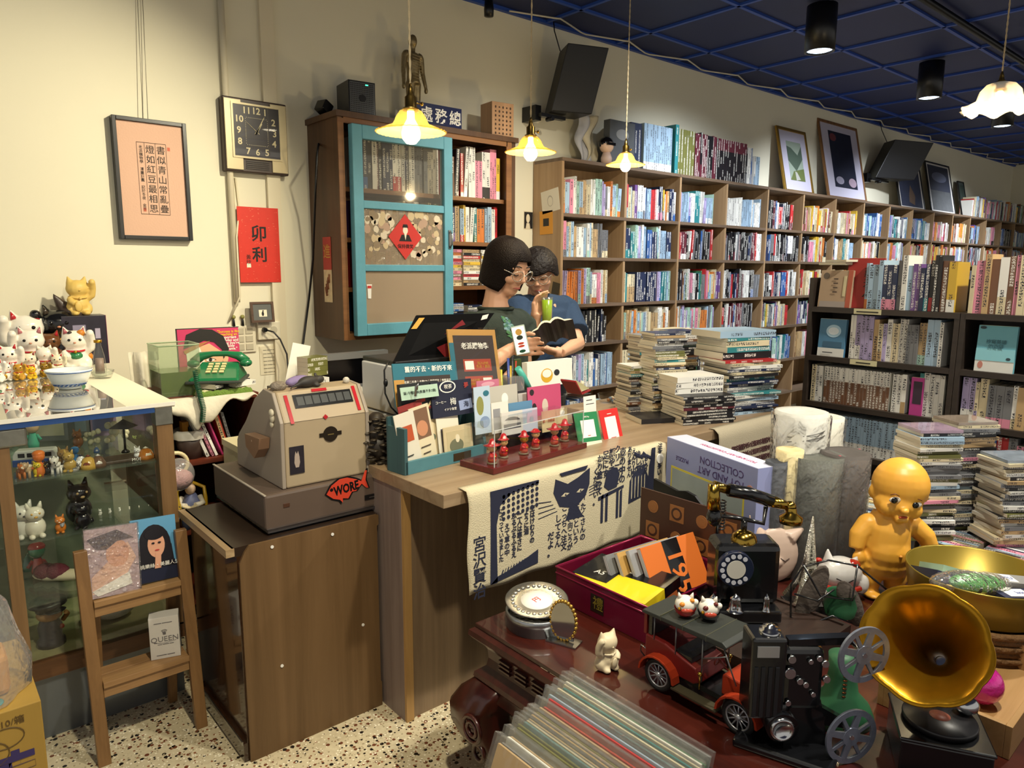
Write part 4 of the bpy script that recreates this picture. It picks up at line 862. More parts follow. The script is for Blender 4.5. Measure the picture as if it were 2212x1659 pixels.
m = MB(); m.bx(-.12, .10, -.07, .06, .0, .13); m.build('packet', M('orange_packet', '#c48a3a', .4, vary=.1), t, bev=.02); m = MB(); m.bx(-.11, .085, -.06, .06, .13, .18); m.build('packet', M('dark_green_foil', '#22403a', .2, .3, bump=.8, bscale=30), t, bev=.015)
m = MB(); m.lathe([(0, .002), (.03, .002), (.032, .0), (0, 0.0)], 18, at=(.045, -.095, .0)); m.build('disc', M('teal_disc', '#3f9aa0', .3), t)
wrapm = glass('bag_plastic', (.97, .97, .97), .12, 2.0, .16, bump=.8, bscale=22, diff=(.85, .85, .85))
m = MB(); m.lathe([(.15, .003), (.155, .08), (.14, .18), (.12, .26), (.06, .36), (.03, .43), (.05, .5)], 30, wob=lambda u, r, z: 1 + .07 * math.sin(u * 40 + z * 20)); m.build('plastic_bag', wrapm, t)
# things on the left wall
def at(o, px, py, Y): p = ony(px, py, Y); return (p.x - o.location.x, p.z - o.location.z)
woodblk = M('black_frame_wood', '#17171a', .35)
Yf = YW - .03; A = ony(241, 250, Yf); B = ony(410, 517, Yf); x0, x1, z0, z1 = .819, 1.140, 1.577, 2.128
t = thing('framed_calligraphy', 'black framed calligraphy print hanging on the lit wall', 'picture', (x0, Yf, z0)); w, h = x1 - x0, z1 - z0
boxes('frame', woodblk, t, [(0, .018, -.012, .03, 0, h), (w - .018, w, -.012, .03, 0, h), (.018, w - .018, -.012, .03, 0, .018), (.018, w - .018, -.012, .03, h - .018, h)], bev=.002)
boxes('mat', M('blush_mat', '#d3ab93', .85, bump=.1, bscale=120), t, [(.018, w - .018, .0, .02, .018, h - .018)])
a, b = at(t, 294, 306, Yf), at(t, 368, 465, Yf); bx0, bx1, bz0, bz1 = a[0], b[0], b[1], a[1]
m = MB()
for x in (bx0, bx0 + (bx1 - bx0) * .26, bx0 + (bx1 - bx0) * .63, bx1): m.bx(x - .0008, x + .0008, -.001, 0, bz0, bz1)
for z in (bz0, bz1): m.bx(bx0, bx1, -.001, 0, z - .0012, z + .0012)
m.build('ruled_lines', M('brown_ink', '#4a3026', .7), t)
cw = bx1 - bx0; hh = bz1 - bz0
for s, fx, sz, gp in (('書似青山常亂疊', .815, .040, 1.0), ('燈如紅豆最相思', .445, .040, 1.0)): text(s, sz, t, ink, (bx0 + cw * fx, -.0008, (bz0 + bz1) / 2 - .004), vertical=True, gap=hh / 7.25 / sz)
text('老派購物學 漫畫巨蠹 記於冬夜 金茶', .0165, t, ink, (bx0 + cw * .13, -.0008, (bz0 + bz1) / 2), vertical=True, gap=1.0)
for x, z in ((bx1 + .012, bz1 - .02), (bx0 + cw * .13, bz0 + .02)): boxes('seal', M('seal_red', '#c4644a', .7), t, [(x - .006, x + .006, -.001, 0, z - .008, z + .008)])
m = MB()
for px0, px1 in ((298, 308), (309, 319)):
 p, q = ony(px0, -40, Yf), ony(px1, 250, Yf); m.tube([(p.x - x0, .02, p.z - z0), (q.x - x0, .0, h)], .0014, 5)
m.build('hanging_wire', M('wire_steel', '#8d8775', .4, .6), t)
Yc = YW - .06; x0, x1, z0, z1 = 1.312, 1.641, 1.925, 2.284
t = thing('wall_clock', 'square brass and brown wall clock with gold numerals', 'clock', (x0, Yc, z0)); w, h = x1 - x0, z1 - z0
brs = M('champagne_brass', '#b3a684', .4, .35); brn2 = M('clock_brown', '#35241c', .4)
boxes('case', brn2, t, [(0, w, .008, .06, 0, h)], bev=.006);
for xx in ((.006, .09), (w - .09, w - .006)):
 boxes('side_band', brs, t, [(xx[0], xx[1], .0, .01, .01, h - .01)], bev=.002)
boxes('bezel', brs, t, [(.038, w - .038, -.004, .004, .068, .078), (.038, w - .038, -.004, .004, h - .034, h - .024), (.038, .048, -.004, .004, .078, h - .034), (w - .048, w - .038, -.004, .004, .078, h - .034)])
boxes('dial', M('dial_brown', '#2b2426', .35), t, [(.046, w - .046, -.001, .004, .074, h - .03)])
boxes('speaker_slots', M('slot_dark', '#1a110c', .5), t, [(.105, w - .105, .004, .0075, .018 + k * .009, .022 + k * .009) for k in range(5)])
dcx, dcz, rw, rh = w / 2, (.074 + h - .03) / 2, .088, .098; golden = M('gold_numeral', '#c9bd96', .4, .3)
for n, (fx, fz) in enumerate(((.52, 1.0), (1.0, .55), (1.05, 0), (1.0, -.52), (.55, -1), (0, -1.02), (-.55, -1), (-1.0, -.55), (-1.03, 0), (-1.0, .55), (-.55, 1), (0, 1.02))):
 text(str(n + 1), .045, t, golden, (dcx + fx * rw, -.0016, dcz + fz * rh), bold=.0008, name='numeral')
m = MB()
for k in range(60):
 a_ = k * PI / 30; s = 1 / max(abs(math.cos(a_)), abs(math.sin(a_))); x, z = dcx + math.sin(a_) * s * .056, dcz + math.cos(a_) * s * .066; m.bx(x - .0012, x + .0012, -.0018, -.001, z - .0012, z + .0012)
m.build('minute_track', golden, t)
def hand(ang, ln, wd): m = MB(); m.X = Matrix.Translation((dcx, -.003, dcz)) @ Matrix.Rotation(ang, 4, 'Y'); m.prism([(-wd, -.015), (wd, -.015), (wd * .3, ln), (-wd * .3, ln)], -.001, .0, ax='y'); m.build('hand', golden, t)
hand(math.radians(28), .085, .004); hand(math.radians(33), .05, .005); hand(math.radians(-50), .07, .0012)
boxes('cover_glass', glass('clock_glass', (.97, .97, .97), .02, 1.5), t, [(.047, w - .047, -.008, -.006, .076, h - .032)])
x0, x1, z0, z1 = 1.366, 1.583, 1.372, 1.757
t = thing('red_calligraphy_sheet', 'red paper sheet with two brushed characters below the clock', 'paper', (x0, YW - .026, z0)); w, h = x1 - x0, z1 - z0
boxes('sheet', M('vivid_red_paper', '#cf2a16', .6, vary=.08, vscale=30), t, [(0, w, 0, .0015, 0, h)])
m = MB(); rr = random.Random(2)
for k in range(70): x, z = rr.uniform(.004, w - .012), rr.uniform(.004, h - .004); m.bx(x, x + rr.uniform(.002, .009), -.0006, 0, z, z + .0012)
m.build('gold_flecks', M('fleck', '#e08a6a', .5), t)
text('卯', .088, t, ink, (w * .50, -.0008, h * .64), bold=.0016); text('利', .082, t, ink, (w * .50, -.0008, h * .36), bold=.0016); text('黃欣', .026, t, ink, (w * .22, -.0008, h * .30), vertical=True); boxes('seal', cream, t, [(w * .17, w * .27, -.001, 0, h * .2, h * .255)])
whp = M('painted_conduit', '#dcd2b6', .6)
p, q = ony(476, 0, YW - .02), ony(508, 690, YW - .02)
m = MB(); m.tube([(1.345, YW - .02, ZC), (1.345, YW - .02, 1.27)], .016, 8); tag(m.build('conduit', whp), 'round white conduit running down behind the wall clock', 'conduit')
tag(MB().bx(1.535, 1.605, YW - .022, YW, .82, ZC).build('cable_trunking', whp), 'flat white cable trunking running down beside the red paper', 'cable trunking')
m = MB(); m.tube([(1.375, YW - .008, 1.9), (1.385, YW - .006, 1.75), (1.352, YW - .042, 1.6), (1.352, YW - .042, 1.3), (1.30, YW - .01, 1.17)], .005, 6); tag(m.build('cable', whp), 'thin white cable hanging down beside the red paper', 'cable')
wpl = M('ivory_plastic', '#d8d0b8', .4)
x0, x1, z0, z1 = 1.30, 1.437, 1.005, 1.147
t = thing('switch_plate', 'white wall plate with six light switches', 'light switch', (x0, YW - .012, z0)); boxes('plate', wpl, t, [(0, x1 - x0, 0, .012, 0, z1 - z0)], bev=.003)
for i in range(2):
 for j in range(3): boxes('rocker', M('rocker_grey', '#b9b19a', .4), t, [(.034 + i * .048, .072 + i * .048, -.004, 0, .014 + j * .042, .046 + j * .042)], bev=.001)
t = thing('wall_socket', 'white wall socket with a black plug in it', 'socket', (1.443, YW - .03, 1.068)); boxes('plate', wpl, t, [(0, .124, 0, .03, 0, .095)], bev=.004); m = MB(); m.cyl((.085, -.001, .05), (.085, .004, .05), .02, n=18); m.build('outlet_ring', M('rocker_grey', '#b9b19a'), t)
t = thing('power_plug', 'black plug with cable drooping from the wall socket', 'plug', (1.475, YW - .032, 1.122)); m = MB(); m.tube([(0, -.001, 0), (0, -.028, 0)], [.014, .01], 8); m.build('plug', blackpl, t)
p = ony(612, 830, 3.3); m = MB(); m.tube([(0, -.026, 0), (.03, -.05, -.01), (.06, -.06, -.05), (.085, -.08, -.13), (.08, -.1, -.22), (.10, -.15, -.33), (.11, -.2, -.4)], .0045, 6); m.build('cable', blackpl, t)
t = thing('small_framed_print', 'small brown frame with bird print standing on the wall socket', 'picture', (1.400, YW - .06, 1.1635), rot=(-.12, 0, -.03)); fr_ = wood('brown_frame', '#5a3a22', '#3d2615', 'x', 10)
boxes('frame', fr_, t, [(0, .122, -.004, .008, 0, .012), (0, .122, -.004, .008, .096, .108), (0, .012, -.004, .008, .012, .096), (.11, .122, -.004, .008, .012, .096)]); boxes('mat', M('slate_mat', '#595b58', .6), t, [(.012, .11, .0, .006, .012, .096)]); boxes('print', cream, t, [(.042, .084, -.001, 0, .03, .066)])
m = MB(); m.prism(ell(.062, .045, .006, .012), -.002, -.001, ax='y'); m.ball((.064, -.0015, .06), (.004, .001, .004), 8); m.build('bird', ink, t)
for k, (px, lab) in enumerate(((491, 'first of two tiny dark figures standing on the switch plate'), (526, 'second of two tiny dark figures, beside the small frame'))):
 P = ony(px, 698, YW - .02); t = thing('mini_figure', lab, 'figurine', (P.x if k else 1.325, YW - .009, 1.1475), group='tiny figures on the switch plate'); m = MB(); m.lathe([(0, 0), (.008, 0), (.006, .03), (.003, .036)], 10); m.build('body', M('mini_dark', '#1d1d1b', .5), t); m = MB(); m.ball((0, 0, .046), (.012, .011, .011), 10); m.build('head', M('mini_olive', '#8d8a4a', .5), t)
t = thing('note_sheet', 'sheet of written notes taped on the wall below the socket', 'paper', (1.455, YW - .003, .875)); boxes('sheet', M('aged_note', '#d9d0b4', .8), t, [(0, .115, 0, .0015, 0, .155)])
for k in range(7): text('▬▬ ▬▬▬ ▬▬', .0095, t, M('grey_ink', '#6d6858', .7), (.055, -.0008, .135 - k * .02))
m = MB(); m.tube([tuple(ony(px, py, Y)) for px, py, Y in ((697, 262, YW - .012), (690, 300, YW - .03), (685, 330, 3.5), (681, 420, 3.6), (676, 560, 3.7), (668, 640, YW - .02), (655, 740, YW - .02), (640, 790, 3.7), (624, 830, 3.55))], .006, 6); tag(m.build('speaker_cable', blackpl), 'black cable dropping from the wall cabinet down the wall', 'cable')
# the low rack between the display case and the register
rr_ = wood('reddish_rack', '#6d2f1c', '#4a1d10', 'x', 7); RKX0, RKX1, RKY0, RKY1, RKZ = .70, 1.115, 2.95, 3.45, .935
t = thing('low_rack', 'reddish brown low rack beside the display case, under the green telephone', 'rack', (RKX0, RKY0, 0)); w = RKX1 - RKX0
boxes('side_panel', rr_, t, [(0, .018, 0, .5, 0, RKZ - .02)]); boxes('side_panel', rr_, t, [(w - .018, w, 0, .5, 0, RKZ - .02)]); boxes('top_board', rr_, t, [(0, w, -.01, .5, RKZ - .02, RKZ)]); boxes('back_panel', rr_, t, [(.018, w - .018, .49, .5, .05, RKZ - .02)])
for z in (.683, .40, .10): boxes('shelf', rr_, t, [(.018, w - .018, 0, .49, z - .02, z)])
A = ony(319, 858, 3.12); zt = ony(330, 745, 3.12).z
t = thing('glass_tank', 'square glass tank half full of green algae water', 'fish tank', (.842, 3.10, RKZ)); th = zt - RKZ; tw_ = .080
out = [(-tw_, -.07), (tw_ - .02, -.07), (tw_, -.05), (tw_, .09), (-tw_, .09)]
m = MB()
for k in range(5):
 a, b = out[k], out[(k + 1) % 5]; m.face([m.pt((*a, 0)), m.pt((*b, 0)), m.pt((*b, th)), m.pt((*a, th))])
m.poly([(*p, .002) for p in out]); m.build('tank_glass', glass('tank_glass', (.80, .88, .78), .03, 1.2, .10, diff=(.55, .62, .45)), t); m = MB(); m.tube([(*p, th) for p in out], .003, 5, closed=True); m.build('rim', glass('tank_rim', (.7, .85, .7), .05, 2, .4, diff=(.6, .7, .5)), t)
m = MB(); m.prism([(x * .97, y * .97 + .0005) for x, y in out], .003, th * .48); m.build('algae_water', M('algae_water', '#4a5a1c', .15, vary=.45, vscale=14), t)
lin = M('off_white_linen', '#c9c2b0', .9, bump=.3, bscale=40)
def sheet(name, parent, f, nu, nv, mat, thick=.0015):
 m = MB(); g = [[m.pt(f(i / nu, j / nv)) for j in range(nv + 1)] for i in range(nu + 1)]
 for i in range(nu):
  for j in range(nv): m.face([g[i][j], g[i + 1][j], g[i + 1][j + 1], g[i][j + 1]], 0, True)
 o = m.build(name, mat, parent, fix=False); md = o.modifiers.new('s', 'SOLIDIFY'); md.thickness = thick; return o
t = thing('linen_cloth', 'off-white cloth sagging over the front of the low rack', 'cloth', (RKX0, RKY0, RKZ))
def drape(u, v):
 x = .03 + .36 * u; sag = .015 + .10 * max(0, math.sin(u * PI * 1.35)) ** 1.2 * (1 if u < .74 else 0) + .012 * math.sin(u * 25)
 if v < .2: return (x, .02 - .09 * v * 2, .003)
 k = (v - .2) / .8; return (x + .02 * k * math.sin(u * 9), -.018 - .035 * math.sin(k * PI * .7), .003 - sag * k)
sheet('cloth', t, drape, 40, 14, lin)
tag(sheet('cloth_bundle', None, lambda u, v: (.725 + .11 * u, 3.36 + .02 * math.sin(u * 12) - .03 * math.sin(v * 3), .62 + .47 * v + .0 * u), 14, 8, lin), 'pale cloth hanging behind the green tank', 'cloth')
t = thing('crochet_mat', 'green and cream crocheted mat under the telephone', 'mat', (.985, 3.07, RKZ + .0005)); m = MB()
for k in range(6): m.tube([(-.10 + .0, -.10 + .035 * k + j * 0, .005) if 0 else (-.105 + .21 * j / 20, -.12 + .036 * k, .006 + .003 * math.sin(j * 2.2 + k)) for j in range(21)], .017, 6, m=k % 2)
m.build('mat', [M('crochet_green', '#5f7a2c', .9, bump=.6, bscale=150), M('crochet_cream', '#b9b58a', .9, bump=.6, bscale=150)], t)
flat('book', (1.0, 3.06, RKZ + .026), .5, .20, .14, .02, 'black', rb, 'black book lying under the green telephone', 'book'); flat('notebook', (1.06, 3.02, RKZ + .026), .42, .11, .09, .018, 'white', rb, 'white notepad lying beside the green telephone', 'notepad')
grn = M('telephone_green', '#1f6b43', .25, coat=.4); dgrn = M('cord_green', '#0f4630', .35)
t = thing('green_telephone', 'green push-button telephone with coiled cord', 'telephone', (.99, 3.05, RKZ + .047), -.52); t.scale = (1, 1, .84)
m = MB(); A_ = [(-.10, -.09, .012), (.10, -.09, .012), (.10, .10, .012), (-.10, .10, .012)]; B_ = [(-.092, -.08, .026), (.092, -.08, .026), (.075, .06, .085), (-.075, .06, .085)]; C_ = [(-.075, .085, .08), (.075, .085, .08)]
i = [m.pt(p) for p in A_ + B_ + C_ + [(-.10, .10, .02), (.10, .10, .02)]]
for q in ((0, 3, 2, 1), (0, 1, 5, 4), (4, 5, 6, 7), (7, 6, 9, 8), (8, 9, 11, 10), (10, 11, 2, 3)): m.face([i[k] for k in q])
m.face([i[k] for k in (1, 2, 11, 9, 6, 5)]); m.face([i[k] for k in (0, 4, 7, 8, 10, 3)]); m.build('body', grn, t, bev=.008, seg=3)
boxes('base', M('phone_base_grey', '#3a3f38', .5), t, [(-.108, .108, -.098, .105, 0, .014)], bev=.004)
kp = M('key_cream', '#d3c692', .4)
sl = .4
for r_ in range(4):
 for c_ in range(3):
  x, v = -.03 + c_ * .026, -.035 + r_ * .022; m = MB(); m.X = Matrix.Translation((x, v, .0285 + (v + .08) / .14 * .059)) @ Matrix.Rotation(sl, 4, 'X'); m.bx(-.009, .009, -.007, .007, 0, .006); m.build('key', kp, t)
m = MB(); m.tube([(-.105, .06, .085), (-.075, .065, .115), (-.03, .068, .125), (.03, .068, .125), (.075, .065, .115), (.105, .06, .085)], [.022, .022, .014, .014, .022, .022], 12); m.ball((-.105, .05, .08), (.026, .026, .02)); m.ball((.105, .05, .08), (.026, .026, .02)); m.build('handset', grn, t)
cp = [ony(px, py, Y) for px, py, Y in ((421, 795, 2.99), (426, 830, 2.95), (433, 860, 2.905), (440, 890, 2.885), (438, 925, 2.885))]
pts = []; L2 = Matrix.Translation(t.location) @ Matrix.Rotation(-.52, 4, 'Z'); inv = L2.inverted()
for k in range(241):
 s = k / 240 * 3.999; j = int(s); f = s - j; c = cp[j].lerp(cp[j + 1], f); a_ = k * 2 * PI / 8; pts.append(inv @ (c + Vector((math.cos(a_) * .009, math.sin(a_) * .009, 0))))
m = MB(); m.tube(pts, .0028, 5); m.build('coiled_cord', dgrn, t)
Pp = 3.36; a, b, c = ony(383, 713, Pp), ony(512, 705, Pp), ony(517, 815, Pp)
t = thing('portrait_print', 'pink print of a dark-haired woman leaning behind the green telephone', 'picture', (a.x, Pp, RKZ + .0005), rot=(-.06, 0, -.10)); w, h = b.x - a.x, a.z - RKZ
pk = M('pop_pink', '#c2305f', .5); blk = M('pop_black', '#17120f', .5); sk = M('pop_skin', '#dcae86', .5); pale = M('pop_pale', '#e9e3d6', .5); tan_ = M('pop_tan', '#b06f42', .5)
t2 = t; m = MB(); boxes('board', pk, t, [(0, w, 0, .012, 0, h)]); boxes('edge', blk, t, [(-.003, w + .003, .001, .012, h, h + .004), (-.004, 0, .001, .012, 0, h + .004)])
def shp(nm, pts, mt, k): m = MB(); m.prism([(x * w, z * h) for x, z in pts], -.0008 * k, 0, ax='y'); m.build(nm, mt, t)
shp('print', [(.18, .0), (.78, .0), (.76, .5), (.5, .72), (.2, .62)], sk, 1); shp('print', [(.14, .0), (.42, .0), (.4, .45), (.33, .68), (.12, .55)], pale, 2)
shp('print', [(.08, .64), (.14, .9), (.36, 1.0), (.56, .98), (.74, .85), (.82, .6), (.76, .38), (.72, .40), (.70, .6), (.58, .74), (.42, .78), (.26, .70)], blk, 3); shp('print', [(.70, .38), (.78, .52), (.80, .42), (.76, .28)], sk, 4); shp('print', [(.08, .60), (.3, .72), (.52, .77), (.3, .64), (.1, .54)], tan_, 4)
shp('print', [(.38, .47), (.5, .52), (.62, .5), (.5, .49)], blk, 4); shp('print', ell(.5, .41, .07, .03), pale, 4); shp('print', ell(.5, .41, .028, .03), blk, 5); shp('print', [(.40, .43), (.5, .455), (.6, .41), (.5, .44)], blk, 5); shp('print', [(.30, .12), (.44, .16), (.52, .12), (.40, .07)], M('pop_lips', '#b5402c', .5), 4)
for k, s in enumerate(('"Success is like', 'reaching an', 'important', 'birthday and', 'finding you’re', 'exactly', 'the same."')): text(s, .0165, t, M('pop_yellow', '#e0b030', .5) if k < 2 else pale, (w * .83, -.001, h * (.93 - k * .055)), bold=.0004)
for k, (x, cn, th_, lean, hgt) in enumerate(((.20, 'white', .012, .34, .19), (.222, 'pink', .008, .34, .195), (.236, 'white', .010, .34, .2), (.262, 'magenta', .006, .32, .2), (.282, 'tan', .012, .25, .2), (.305, 'grey', .01, .22, .18))):
 X = Matrix.Translation((RKX0 + x, RKY0 + .02, .6845)) @ Matrix.Rotation(lean * -1, 4, 'Y') @ Matrix.Identity(4)
 one_book('document_folder', th_, .15, hgt, X, shade(PALC[cn], rb), rb, '%s folder leaning on the rack shelf, %s in its row' % (cn, ORD[k]), 'folder', 'folders on the rack', char=.02)
t = thing('red_folder', 'red plastic folder standing at the end of the rack shelf', 'folder', (RKX0 + .375, RKY0 + .03, .684), rot=(0, -.25, 0)); boxes('cover', M('folder_red', '#b53a2c', .4), t, [(-.09, -.078, 0, .2, 0.0, .2), (-.075, -.07, 0, .2, 0, .19)])
t = thing('waste_bin', 'brown bin lined with a white bag on the rack shelf', 'bin', (RKX0 + .155, RKY0 + .07, .684)); m = MB(); m.lathe([(0, 0), (.045, 0), (.06, .10), (.057, .10), (.043, .004), (0, .004)], 20); m.build('body', M('bin_brown', '#4a3a34', .4), t); m = MB(); m.lathe([(.063, .08), (.064, .105), (.06, .118), (.05, .09)], 22, wob=lambda u, r, z: 1 + .05 * math.sin(u * 44)); m.build('bag', M('bag_white', '#d9d4c8', .5), t)
for k, (c, dx) in enumerate((('#c9892c', -.02), ('#a02c2c', .018), ('#33404a', .0))): m = MB(); m.bx(dx - .012, dx + .012, -.02, .02, .02, .15 - .01 * k); m.build('packet', M('pack_%d' % k, c, .4), t)
t = thing('paper_roll', 'white paper roll standing on the rack shelf by the case leg', 'paper roll', (RKX0 + .052, RKY0 + .06, .684)); m = MB(); m.lathe([(0, 0), (.034, 0), (.034, .12), (.012, .12), (.012, .02)], 22); m.build('roll', M('roll_white', '#d9d3c0', .7), t)
t = thing('pink_bag', 'clear bag of pink tissue lying before the paper roll', 'bag', (RKX0 + .07, RKY0 - .045, .60)); m = MB(); m.ball((0, 0, .03), (.055, .045, .04), 20); m.build('pink_tissue', M('pink_tissue', '#b9898a', .5, bump=1, bscale=60, vary=.3), t); m = MB(); m.ball((0, 0, .05), (.06, .052, .065), 20); m.build('plastic_bag', wrapm, t)
m = MB(); m.tube([(math.cos(a * PI / 12) * .045, .03, .085 + math.sin(a * PI / 12) * .045) for a in range(24)], .008, 8, closed=True); m.build('tape_roll', M('tape_cream', '#c9bc92', .4), t)
P = ony(432, 1130, 2.98); t = thing('reading_statue', 'painted statue of an old man reading in a yellow chair on the lower rack shelf', 'statue', (RKX0 + .14, RKY0 + .06, .4005), -.35); h = .17
m = MB(); m.tube([(-.055, 0, 0), (-.055, 0, .11), (-.05, .02, .15), (0, .03, .175), (.05, .02, .15), (.055, 0, .11), (.055, 0, 0)], .008, 8); m.bx(-.055, .055, -.03, .03, .05, .06); m.build('chair', M('chair_yellow', '#b08a1c', .4), t)
m = MB(); m.lathe([(0, .06), (.035, .06), (.038, .1), (.02, .132), (0, .135)], 14); m.ball((0, -.005, .152), (.02, .021, .023)); m.build('body', M('vest_blue', '#5c6488', .5), t); m = MB(); m.ball((0, -.007, .154), (.021, .022, .024), 12); m.build('head', M('old_skin', '#b59a82', .5), t)
for s in (-1, 1): m = MB(); m.tube([(s * .033, 0, .12), (s * .045, -.02, .095), (s * .018, -.045, .095)], .011, 8); m.build('sleeve', M('sleeve_white', '#cfc8b8', .6), t); m = MB(); m.tube([(s * .018, -.01, .068), (s * .02, -.05, .06), (s * .02, -.055, 0)], .016, 8); m.build('leg', M('trouser_dark', '#2f3444', .5), t)
m = MB(); m.prism([(-.028, .012), (0, 0), (.028, .012), (.028, .015), (0, .004), (-.028, .015)], -.065, -.035, ax='y'); b_ = m.build('open_book', M('page_cream', '#cbbd98', .7), t); b_.location.z = .085
P = ony(408, 1110, 2.97); t = thing('blue_vase', 'pale blue ceramic vase on the lower rack shelf', 'vase', (RKX0 + .045, RKY0 + .045, .4005)); m = MB(); m.lathe([(0, 0), (.032, 0), (.042, .05), (.036, .11), (.02, .13), (.022, .14), (.015, .14)], 20); m.build('body', M('vase_blue', '#7a9fc4', .25), t); m = MB(); m.ball((.012, -.036, .06), (.012, .008, .02), 10); m.build('emblem', M('vase_print', '#31455f', .3), t)
one_book('book', .012, .12, .17, Matrix.Translation((RKX0 + .095, RKY0 + .03, .4005)) @ Matrix.Rotation(-.15, 4, 'Y'), 'yellow', rb, 'thin yellow book leaning beside the blue vase', 'book')
t = thing('paper_case', 'cream box and stacked books behind the cash register', 'box', (1.13 - .015, 2.7, .40)); boxes('case', M('cream_case', '#c3ba98', .5), t, [(-.17, -.02, 0, .2, 0, .345)]); boxes('lid', M('cream_lid', '#d6cba4', .5), t, [(-.175, -.015, -.005, .2, .345, .37)])
boxes('legs_board', rr_, t, [(-.17, -.02, .01, .19, -.4, 0)])
# cash register
P = onz(611, 1059, .79); tz = .6685
rgrey = M('register_base_brown', '#5b4c42', .4, vary=.08, vscale=20); beige = M('register_beige', '#a8967a', .45, vary=.04, vscale=10); beige2 = M('register_side', '#9a8e80', .45, vary=.06, vscale=6)
t = thing('cash_register', 'vintage beige cash register with rounded back, on a brown drawer', 'cash register', (.76, 2.0, tz)); bw, bd, b1 = .408, .45, .122
boxes('drawer_base', rgrey, t, [(0, bw, 0, bd, .014, b1)], bev=.008); boxes('foot_strip', M('chrome_strip', '#8d9096', .25, 1), t, [(.004, bw - .004, -.004, bd - .01, .008, .016)]); boxes('foot', blackpl, t, [(.02, bw - .02, .01, bd - .02, 0, .01)])
boxes('lock_plate', M('lock_brown', '#4a2f20', .4), t, [(.055, .075, -.002, 0, .075, .088)], bev=.001)
m = MB(); m.bx(.325, .385, -.003, 0, .042, .058); m.build('badge', blackpl, t); text('▬▬▬', .010, t, steel, (.355, -.0035, .05))
for x0_, y0_ in ((.0, .0),): boxes('edge_strip', M('pale_edge', '#b0a698', .4), t, [(-.0005, .006, .002, bd, b1 - .002, b1 + .001)])
mx0, mx1 = .066, .362
sidep = [(.024, b1 + .001), (.022, .325), (.075, .41), (.14, .415), (.215, .375), (.30, .29), (.372, .235), (.392, .21), (.40, b1 + .001)]
m = MB(); m.prism(sidep, mx0 + .012, mx1 - .012, ax='x', sm=False); m.build('housing', beige, t, bev=.006, seg=2)
for x in ((mx0, mx0 + .012), (mx1 - .012, mx1)): m = MB(); m.prism(sidep, x[0], x[1], ax='x'); m.build('side_cheek', beige2, t, bev=.003)
def slope(u, v): # u across, v 0..1 up the sloping face
 return Vector((u, .022 + .053 * v - .0015, .325 + .085 * v))
srot = (PI / 2 - math.atan2(.053, .085), 0, 0)
m = MB()
def onslope(u0, u1, v0, v1, th, mat, nm):
 m = MB(); n = Vector((0, -.085, .053)).normalized() * th; q = [slope(u0, v0), slope(u1, v0), slope(u1, v1), slope(u0, v1)]; a = [m.pt(p) for p in q]; b = [m.pt(p + n) for p in q]; m.skin(a, b, 0, False); m.face(b); m.face(a[::-1]); return m.build(nm, mat, t)
onslope(.125, .318, .42, .86, .001, M('display_black', '#10100f', .2), 'display_window')
for k in range(7): onslope(.135 + k * .026, .157 + k * .026, .5, .78, .0016, M('digit_wheel', '#232724', .4), 'digit_wheel')
onslope(.098, .109, -.05, .88, .0012, redg, 'dymo_label'); onslope(.325, .336, .1, .95, .0012, redg, 'dymo_label'); onslope(.19, .24, .9, .99, .0015, redg, 'red_badge')
m = MB(); m.prism([(.21, .32), (.218, .328), (.21, .336), (.202, .328)], .018, .0225, ax='y', m=0); m.build('red_diamond', redg, t)
boxes('seam', M('seam_dark', '#6d604e', .5), t, [(mx0 + .014, mx1 - .014, .0215, .0222, .3235, .3250)])
m = MB(); m.cyl((.225, .0225, .272), (.225, .019, .272), .024, n=24); m.bx(.188, .262, .0195, .021, .266, .278); m.build('emblem', M('emblem_dark', '#2a2118', .35, .5), t); text('▬▬', .010, t, M('emblem_gold', '#8d7a4a', .4, .6), (.225, .0185, .272))
boxes('cat_photo', M('photo_black', '#26222a', .35, vary=.4, vscale=40), t, [(.09, .136, .0205, .0225, .165, .25)])
m = MB(); m.prism(ell(.113, .215, .008, .012), .0195, .0206, ax='y'); m.prism([(.106, .222), (.109, .235), (.113, .226), (.117, .235), (.120, .222), (.122, .20), (.118, .185), (.108, .185), (.104, .2)], .0198, .0206, ax='y'); m.build('cat_print', M('cat_print', '#a8988c', .4), t)
m = MB(); m.tube([(mx0 - .001, .18, .245), (mx0 - .02, .18, .245), (mx0 - .028, .16, .255)], .009, 8); m.prism([(.10, .27), (.22, .265), (.215, .225), (.15, .20), (.11, .235)], mx0 - .035, mx0 - .002, ax='x'); m.build('lever', M('lever_tan', '#8a6a52', .4), t)
m = MB(); m.ball((mx0 - .004, .07, .335), (.006, .012, .014), 10); m.ball((mx0 - .006, .068, .352), (.007, .013, .012), 10); m.ball((mx0 - .004, .075, .315), (.005, .010, .01), 8); m.build('puppy_sticker', M('puppy_white', '#d6cdb4', .5), t)
t = thing('fish_magnet', 'orange-red fish-shaped magnet with black lettering on the register drawer', 'magnet', (.955, 1.9985, .735), rot=(0, -.10, 0))
fishp = [(0, .022), (.02, .045), (.05, .058), (.075, .056), (.105, .042), (.122, .03), (.14, .062), (.146, .06), (.137, .03), (.144, .002), (.136, .004), (.122, .022), (.10, .004), (.085, .006), (.07, -.012), (.052, -.006), (.05, -.02), (.042, -.008), (.02, .002)]
m = MB(); m.prism([(x - .005 * (1 if x < .07 else -1), (z - .022) * 1.12 + .022) for x, z in fishp], -.001, .001, ax='y'); m.build('outline', blackpl, t); m = MB(); m.prism(fishp, -.0022, -.001, ax='y'); m.build('body', M('fish_orange', '#c8402a', .4), t)
